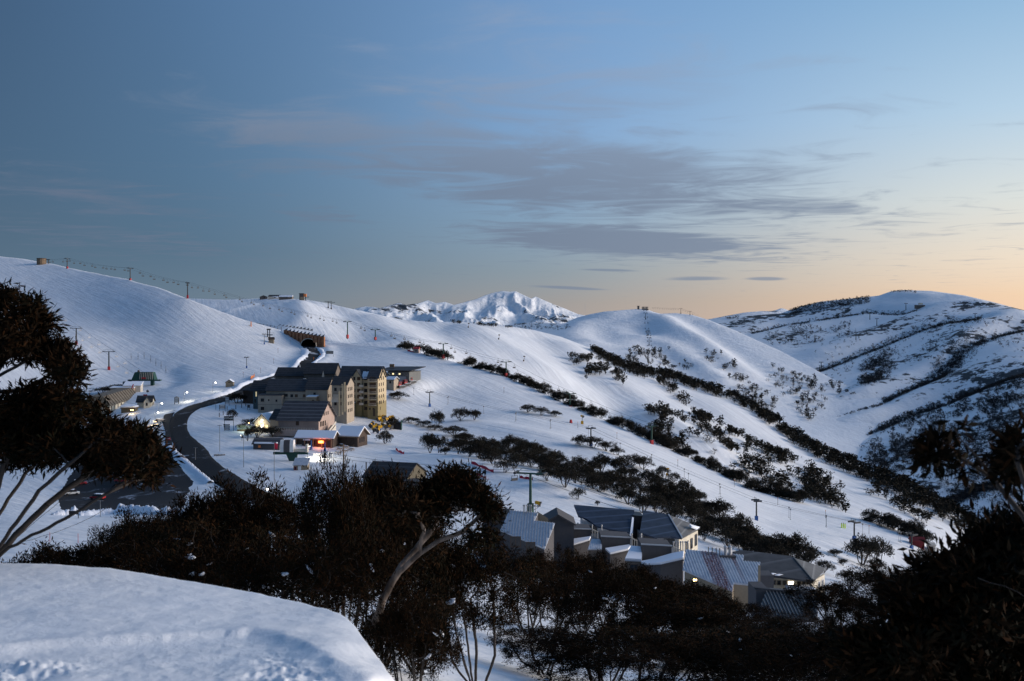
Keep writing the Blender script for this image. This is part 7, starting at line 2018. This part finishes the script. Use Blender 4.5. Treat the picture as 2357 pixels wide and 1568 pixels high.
sign(523, 934, 10, 14, 5, 'tall dark sign board beside the roadside tree', stripes=4)
sign(512, 950, 14, 10, 5, 'wide black sign board with pale lines on the inside of the bend', stripes=3)
sign(572.5, 946, 6, 7, 5, 'small square dark sign near the hotel wing', 'charcoal_wall')
t, W, H, Z, bo = sign(527, 992, 22, 10, 24, 'big black village sign board with white lettering on the inside of the bend', 'sign_black', 2)
cu = bpy.data.curves.new('lettering', 'FONT'); cu.body = 'HOTHAM'; cu.size = H * 0.62; cu.align_x = 'CENTER'; cu.align_y = 'CENTER'; cu.extrude = 0.01
cu.materials.append(MAT['sign_white'])
tmp = bpy.data.objects.new('tmp_lettering', cu); COL.objects.link(tmp)
lme = bpy.data.meshes.new_from_object(tmp.evaluated_get(bpy.context.evaluated_depsgraph_get()))
bpy.data.objects.remove(tmp)
lo = new_obj('lettering', lme, bo, (0, -0.09, Z + H * 0.5)); lo.rotation_euler = (math.pi / 2, 0, 0)
for k in range(4):
    b2 = MB().box(-1.1 - 0.1 * k, 1.0, -0.06, 0.06, 0.35 + 0.62 * k, 0.85 + 0.62 * k).build('finger_board', 'sign_black', t, (-0.6, -0.25, 0))
    MB().box(-0.8, 0.7, -0.09, -0.065, 0.52 + 0.62 * k, 0.68 + 0.62 * k).build('lettering_line', 'sign_white', b2)
sign(334.5, 917, 9, 6, 4, 'red board on posts beside the small white house', 'red_steel')
sign(170, 1190, 22, 8, 9, 'dark notice board with a yellow strip at the car park edge', 'sign_black')
sign(759, 826, 17, 7, 4, 'pale blue gantry board on the snow right of the road', 'grey_clad')
t = thing('glass_shelter', 'small glass notice shelter by the road', 'shelter', LV.g(407, 929))
for x in (-0.9, 0.9):
    MB().box(x - 0.08, x + 0.08, -0.3, 0.3, -0.5, 2.9).build('post', 'dark_steel', t)
MB().box(-0.8, 0.8, -0.05, 0.05, 0.6, 2.6).build('pane', 'pale_steel', t); MB().add([(-1.2, -0.5, 2.8), (1.2, -0.5, 2.8), (1.2, 0.5, 2.8), (-1.2, 0.5, 2.8), (0, -0.5, 3.4), (0, 0.5, 3.4)], [(0, 1, 4), (2, 3, 5), (0, 4, 5, 3), (1, 2, 5, 4), (3, 2, 1, 0)]).build('roof', 'grey_clad', t)
POLES = ((506, 1038, 9.2, 'tall thin pole with brackets inside the road bend', 'steel'), (631.5, 1117, 12.5, 'tall flag pole in front of the lift terminal', 'steel'), (791, 1085, 8.2, 'thick timber lift pole on the lit snow', 'timber'), (231, 1186, 4.0, 'thin pole at the car park edge', 'steel'), (450, 1058, 4.5, 'thin lamp pole on the roadside bank', 'steel'), (497, 945, 3.6, 'thin sign pole at the inner road edge', 'steel'))
for u, v, h, lab, m_ in POLES:
    t = thing('utility_pole', lab, 'pole', LV.g(u, v))
    MB().tube((0, 0, -0.8), (0, 0, h), 0.28 if m_ == 'timber' else 0.10, 0.2 if m_ == 'timber' else 0.07, 7).build('pole', m_, t)
    MB().box(-0.7, 0.7, -0.08, 0.08, h - 0.25, h - 0.1).build('bracket', 'steel', t)
    if u == 631.5:
        MB().add([(0.1, 0, h - 0.2), (1.0, 0.2, h - 0.6), (0.9, 0.1, h - 2.3), (0.1, 0, h - 2.0), (0.1, 0.05, h - 0.2), (1.0, 0.25, h - 0.6), (0.9, 0.15, h - 2.3), (0.1, 0.05, h - 2.0)], [(0, 1, 2, 3), (7, 6, 5, 4), (0, 4, 5, 1), (2, 6, 7, 3), (1, 5, 6, 2)]).build('flag', 'red_net', t)
for k, (u, v) in enumerate(((523, 948), (514, 958), (543, 944), (556, 940), (566, 936), (505, 962))):
    t = thing('bollard', 'dark bollard post in the snow inside the road bend', 'bollard', LV.g(u, v), 'bollards inside the road bend')
    MB().tube((0, 0, -0.4), (0, 0, 1.7), 0.17, None, 6).build('post', 'charcoal_wall', t); MB().tube((0, 0, 1.7), (0, 0, 1.85), 0.2, 0.1, 6).build('cap', 'dark_steel', t)
# orange road markers and nets
for u, v, lab in ((722, 837, 'orange road marker nearer the hotel'), (737.5, 828, 'orange road marker nearer the tunnel')):
    t = thing('road_marker', lab, 'road marker', LV.g(u, v), 'orange road markers')
    MB().tube((0, 0, -0.5), (0, 0, 2.2), 0.12, None, 5).build('pole', 'orange_paint', t); MB().box(-0.3, 0.3, -0.06, 0.06, 1.2, 2.1).build('plate', 'orange_paint', t)
t = thing('orange_post', 'orange padded post at the end of the railing', 'post', LV.g(578, 751))
MB().tube((0, 0, -1), (0, 0, 3.4), 0.5, 0.35, 6).build('post', 'orange_paint', t); MB().box(-1.4, -1.1, -0.2, 0.2, -1, 1.2).build('side_post', 'yellow_paint', t)
def net(u0, v0, u1, v1, h, label, m_='red_net', n=7, group='red safety nets on the piste'):
    a, b = LV.g(u0, v0), LV.g(u1, v1)
    t = thing('safety_net', label, 'safety net', a, group)
    vs_ = []
    for i in range(n):
        q = LV.g(u0 + (u1 - u0) * i / (n - 1), v0 + (v1 - v0) * i / (n - 1)) - a
        k = h * (0.75 + 0.25 * math.sin(i * 2.2))
        vs_ += [q + Vector((0, -0.02, 0.05)), q + Vector((0, -0.02, k)), q + Vector((0, 0.02, k)), q + Vector((0, 0.02, 0.05))]
        if i in (0, n // 2, n - 1):
            MB().tube(q + Vector((0, 0.1, -0.4)), q + Vector((0, 0.1, h + 0.2)), 0.05, None, 5).build('post', 'dark_steel', t)
    fc = []
    for i in range(n - 1):
        for k in range(4):
            fc.append((i * 4 + k, i * 4 + (k + 1) % 4, i * 4 + 4 + (k + 1) % 4, i * 4 + 4 + k))
    MB().add(vs_, fc).build('netting', m_, t)
net(911, 1037, 930, 1050, 1.1, 'short red safety net right of the picnic tables'); net(881, 1068, 904, 1075, 0.5, 'flat red safety net on the lit snow'); net(1085, 1088, 1136, 1107, 1.1, 'upper red safety net left of the green pylon'); net(1078, 1100, 1119, 1115, 1.0, 'lower red safety net left of the green pylon'); net(1196, 1120, 1226, 1126, 0.9, 'red safety net beside the green pylon')
net(577, 874, 586, 866, 2.0, 'orange net on the bank above the road', 'orange_paint', 4, None); net(938, 809, 952, 812, 1.2, 'red net beside the little crest hut', 'red_net', 4)
t = thing('dark_container', 'black open container beside the yellow snow guns', 'container', LV.g(911, 988))
MB().box(-2.3, 2.1, 0, 2.6, -0.6, 2.9).build('body', 'sign_black', t); MB().box(2.1, 2.4, -0.1, 2.7, -0.6, 3.6).build('end_frame', 'green_steel', t)
# picnic tables buried in snow beside the shop front
for i in range(9):
    r_, c_ = divmod(i, 3)
    u, v = 778 + 15 * c_ + 4 * r_, 1040 - 8.5 * r_ - 4.0 * c_ + 6
    t = thing('picnic_table', 'snow capped timber picnic table in the block beside the shop front', 'picnic table', LV.g(u, v), 'picnic tables beside the shop front', R(-30))
    tm_ = MB().box(-1.1, 1.1, -0.45, 0.45, 0.72, 0.82).build('table_top', 'timber', t)
    for s_ in (-1, 1):
        MB().box(-1.1, 1.1, s_ * 0.85 - 0.16, s_ * 0.85 + 0.16, 0.42, 0.5).build('bench', 'timber', t)
        MB().bar((s_ * 0.8, -0.9, -0.1), (s_ * 0.8, 0.2, 0.75), 0.1, 0.1).bar((s_ * 0.8, 0.9, -0.1), (s_ * 0.8, -0.2, 0.75), 0.1, 0.1).build('leg_frame', 'timber', t)
    q = new_obj('snow_clump', SNOWB[i % 3], tm_, (0, 0, 0.9)); q.scale = (1.0, 0.5, 0.28)
# queue gates
for u, v, w, lab in ((735, 1056, 3.6, 'white queue gate on the lit snow, nearer the terminal'), (758, 1060, 4.4, 'white queue gate on the lit snow, nearer the picnic tables'), (765, 1052, 2.6, 'small white queue gate below the picnic tables')):
    t = thing('queue_gate', lab, 'gate', LV.g(u, v), 'queue gates on the lit snow')
    for x in (-w / 2, 0, w / 2):
        MB().box(x - 0.06, x + 0.06, -0.06, 0.06, -0.4, 1.5).build('post', 'white_paint', t)
    for z in (0.8, 1.4):
        MB().box(-w / 2, w / 2, -0.04, 0.04, z - 0.05, z + 0.05).build('rail', 'white_paint', t)
t = thing('log_barrier', 'low stone barrier at the inner road edge', 'barrier', LV.g(505, 1048))
for i in range(8):
    q = new_obj('stone', blob_mesh('stone', MAT['concrete'], 60 + i % 3) if i < 3 else bpy.data.meshes.get('stone'), t, (-1.6 + 0.46 * i, 0.1 * i, 0.3)); q.scale = (0.28, 0.28, 0.5)
for u, v in ((1937, 1212), (1941, 1212), (1945, 1213)):
    t = thing('hivis_post', 'yellow green padded post on the lower piste', 'post', LV.g(u, v), 'yellow green posts on the lower piste')
    MB().tube((0, 0, -0.3), (0, 0, 1.5), 0.2, None, 6).build('post', 'hivis', t); MB().tube((0, 0, 1.5), (0, 0, 1.8), 0.1, None, 6).build('tip', 'dark_steel', t)
for u, v, lab in ((115, 1244, 'thin red snow pole left of the notice board'), (180, 1247, 'thin red snow pole below the notice board')):
    t = thing('snow_pole', lab, 'pole', LV.g(u, v), 'red snow poles above the drift')
    MB().tube((0, 0, -0.3), (0, 0, 1.35), 0.035, None, 5).build('pole', 'red_steel', t); MB().tube((0, 0, 1.35), (0, 0, 1.42), 0.045, None, 5).build('cap', 'white_paint', t)
for k, (u, v) in enumerate(((640, 812), (630, 838), (600, 858), (668, 790), (560, 868), (1160, 905), (1330, 985), (1560, 1075), (1690, 1120), (1790, 1160), (1900, 1190), (2000, 1225), (1420, 1012))):
    t = thing('piste_pole', 'thin marker pole on the bank left of the upper road' if u < 700 else 'thin piste marker pole near the crest of the groomed slope', 'pole', LV.g(u, v), 'piste marker poles')
    MB().tube((0, 0, -0.4), (0, 0, 3.0), 0.07, 0.05, 5).build('pole', 'dark_timber', t); MB().tube((0, 0, 2.5), (0, 0, 3.0), 0.1, None, 5).build('band', 'orange_paint', t)
t = thing('red_snow_gun', 'red covered snow gun on the upper piste beside the yellow one', 'snow gun', LV.g(1314, 972))
MB().tube((0, 0, 0), (0, 0, 1.5), 0.8, 0.5, 8).build('cover', 'red_steel', t); MB().box(-0.7, 0.7, -0.5, 0.5, -0.3, 0.15).build('base', 'dark_steel', t)

# ================================================================ vehicles
def car(u, v, label, paint, rz, pickup=False, layer=LV, lights=None):
    t = thing('pickup_truck' if pickup else 'parked_car', label, 'pickup truck' if pickup else 'car', layer.g(u, v, 0.3), 'vehicles by the road', rz)
    L, W = (2.6, 0.9) if pickup else (2.1, 0.86)
    prof = [(-L, 0.4), (-L, 1.0), (-L * 0.2, 1.05), (L * 0.55, 1.0), (L, 0.85), (L, 0.4)] if pickup else [(-L, 0.4), (-L, 0.95), (-L * 0.8, 1.0), (L * 0.5, 0.98), (L, 0.8), (L, 0.4)]
    n = len(prof)
    MB().add([(x, -W, z) for x, z in prof] + [(x, W, z) for x, z in prof], [tuple(range(n - 1, -1, -1)), tuple(range(n, 2 * n))] + [(i, (i + 1) % n, (i + 1) % n + n, i + n) for i in range(n)]).build('body', paint, t)
    xa, xb = (-0.5, 1.3) if pickup else (-1.8, 1.0)
    cb = MB().add([(xa, -W * 0.95, 1.0), (xb + 0.4, -W * 0.95, 1.0), (xb - 0.3, -W * 0.8, 1.6), (xa + 0.25, -W * 0.8, 1.6), (xa, W * 0.95, 1.0), (xb + 0.4, W * 0.95, 1.0), (xb - 0.3, W * 0.8, 1.6), (xa + 0.25, W * 0.8, 1.6)], [(0, 1, 2, 3), (7, 6, 5, 4), (3, 2, 6, 7), (1, 5, 6, 2), (4, 0, 3, 7)]).build('cabin', 'glass', t)
    MB().box(xa + 0.2, xb - 0.25, -W * 0.8, W * 0.8, 1.58, 1.68).build('roof', MAT['snow_clump'] if not pickup else paint, cb)
    for x in (-L * 0.62, L * 0.62):
        for y in (-W, W):
            MB().tube((x, y - 0.1, 0.33), (x, y + 0.1, 0.33), 0.34, None, 10).build('wheel', 'black_rubber', t)
    for y in (-0.6, 0.6):
        MB().box(L - 0.02, L + 0.05, y - 0.16, y + 0.16, 0.62, 0.8).build('headlight', 'lamp_warm' if lights else 'pale_steel', t)
    if lights:
        light('POINT', 'headlight_glow', lights, (1.0, 0.7, 0.35), (L + 0.6, 0, 0.75), t, 0.2)
    return t
car(708, 857, 'white pickup truck on the cleared pad behind the hotel', 'white_paint', R(172), True)
car(366, 976, 'dark car with glowing headlights at the road bend', 'charcoal_wall', R(-120), False, LV, 260)
car(280, 1110, 'red parked car in the slushy car park', 'red_steel', R(160)); car(299, 1098, 'white parked car in the slushy car park', 'white_paint', R(165)); car(184, 1115, 'red parked car behind the leaning stems', 'red_steel', R(20)); car(166, 1138, 'white parked car behind the leaning stems', 'white_paint', R(25)); car(225, 1148, 'red car nearest the car park edge', 'red_steel', R(170))
for k, (u, v) in enumerate(((384, 1012), (389, 1012))):
    t = thing('road_barrier', ('left of the two red plastic barriers at the car park entry', 'right of the two red plastic barriers at the car park entry')[k], 'barrier', LV.g(u, v, 0.2), 'red barriers at the car park entry')
    MB().add([(-0.5, -0.25, 0), (0.5, -0.25, 0), (0.5, 0.25, 0), (-0.5, 0.25, 0), (-0.45, -0.1, 0.95), (0.45, -0.1, 0.95), (0.45, 0.1, 0.95), (-0.45, 0.1, 0.95)], [(3, 2, 1, 0), (4, 5, 6, 7), (0, 1, 5, 4), (1, 2, 6, 5), (2, 3, 7, 6), (3, 0, 4, 7)]).build('body', 'red_steel', t); MB().box(-0.46, 0.46, -0.22, -0.17, 0.4, 0.6).build('reflector', 'white_paint', t)
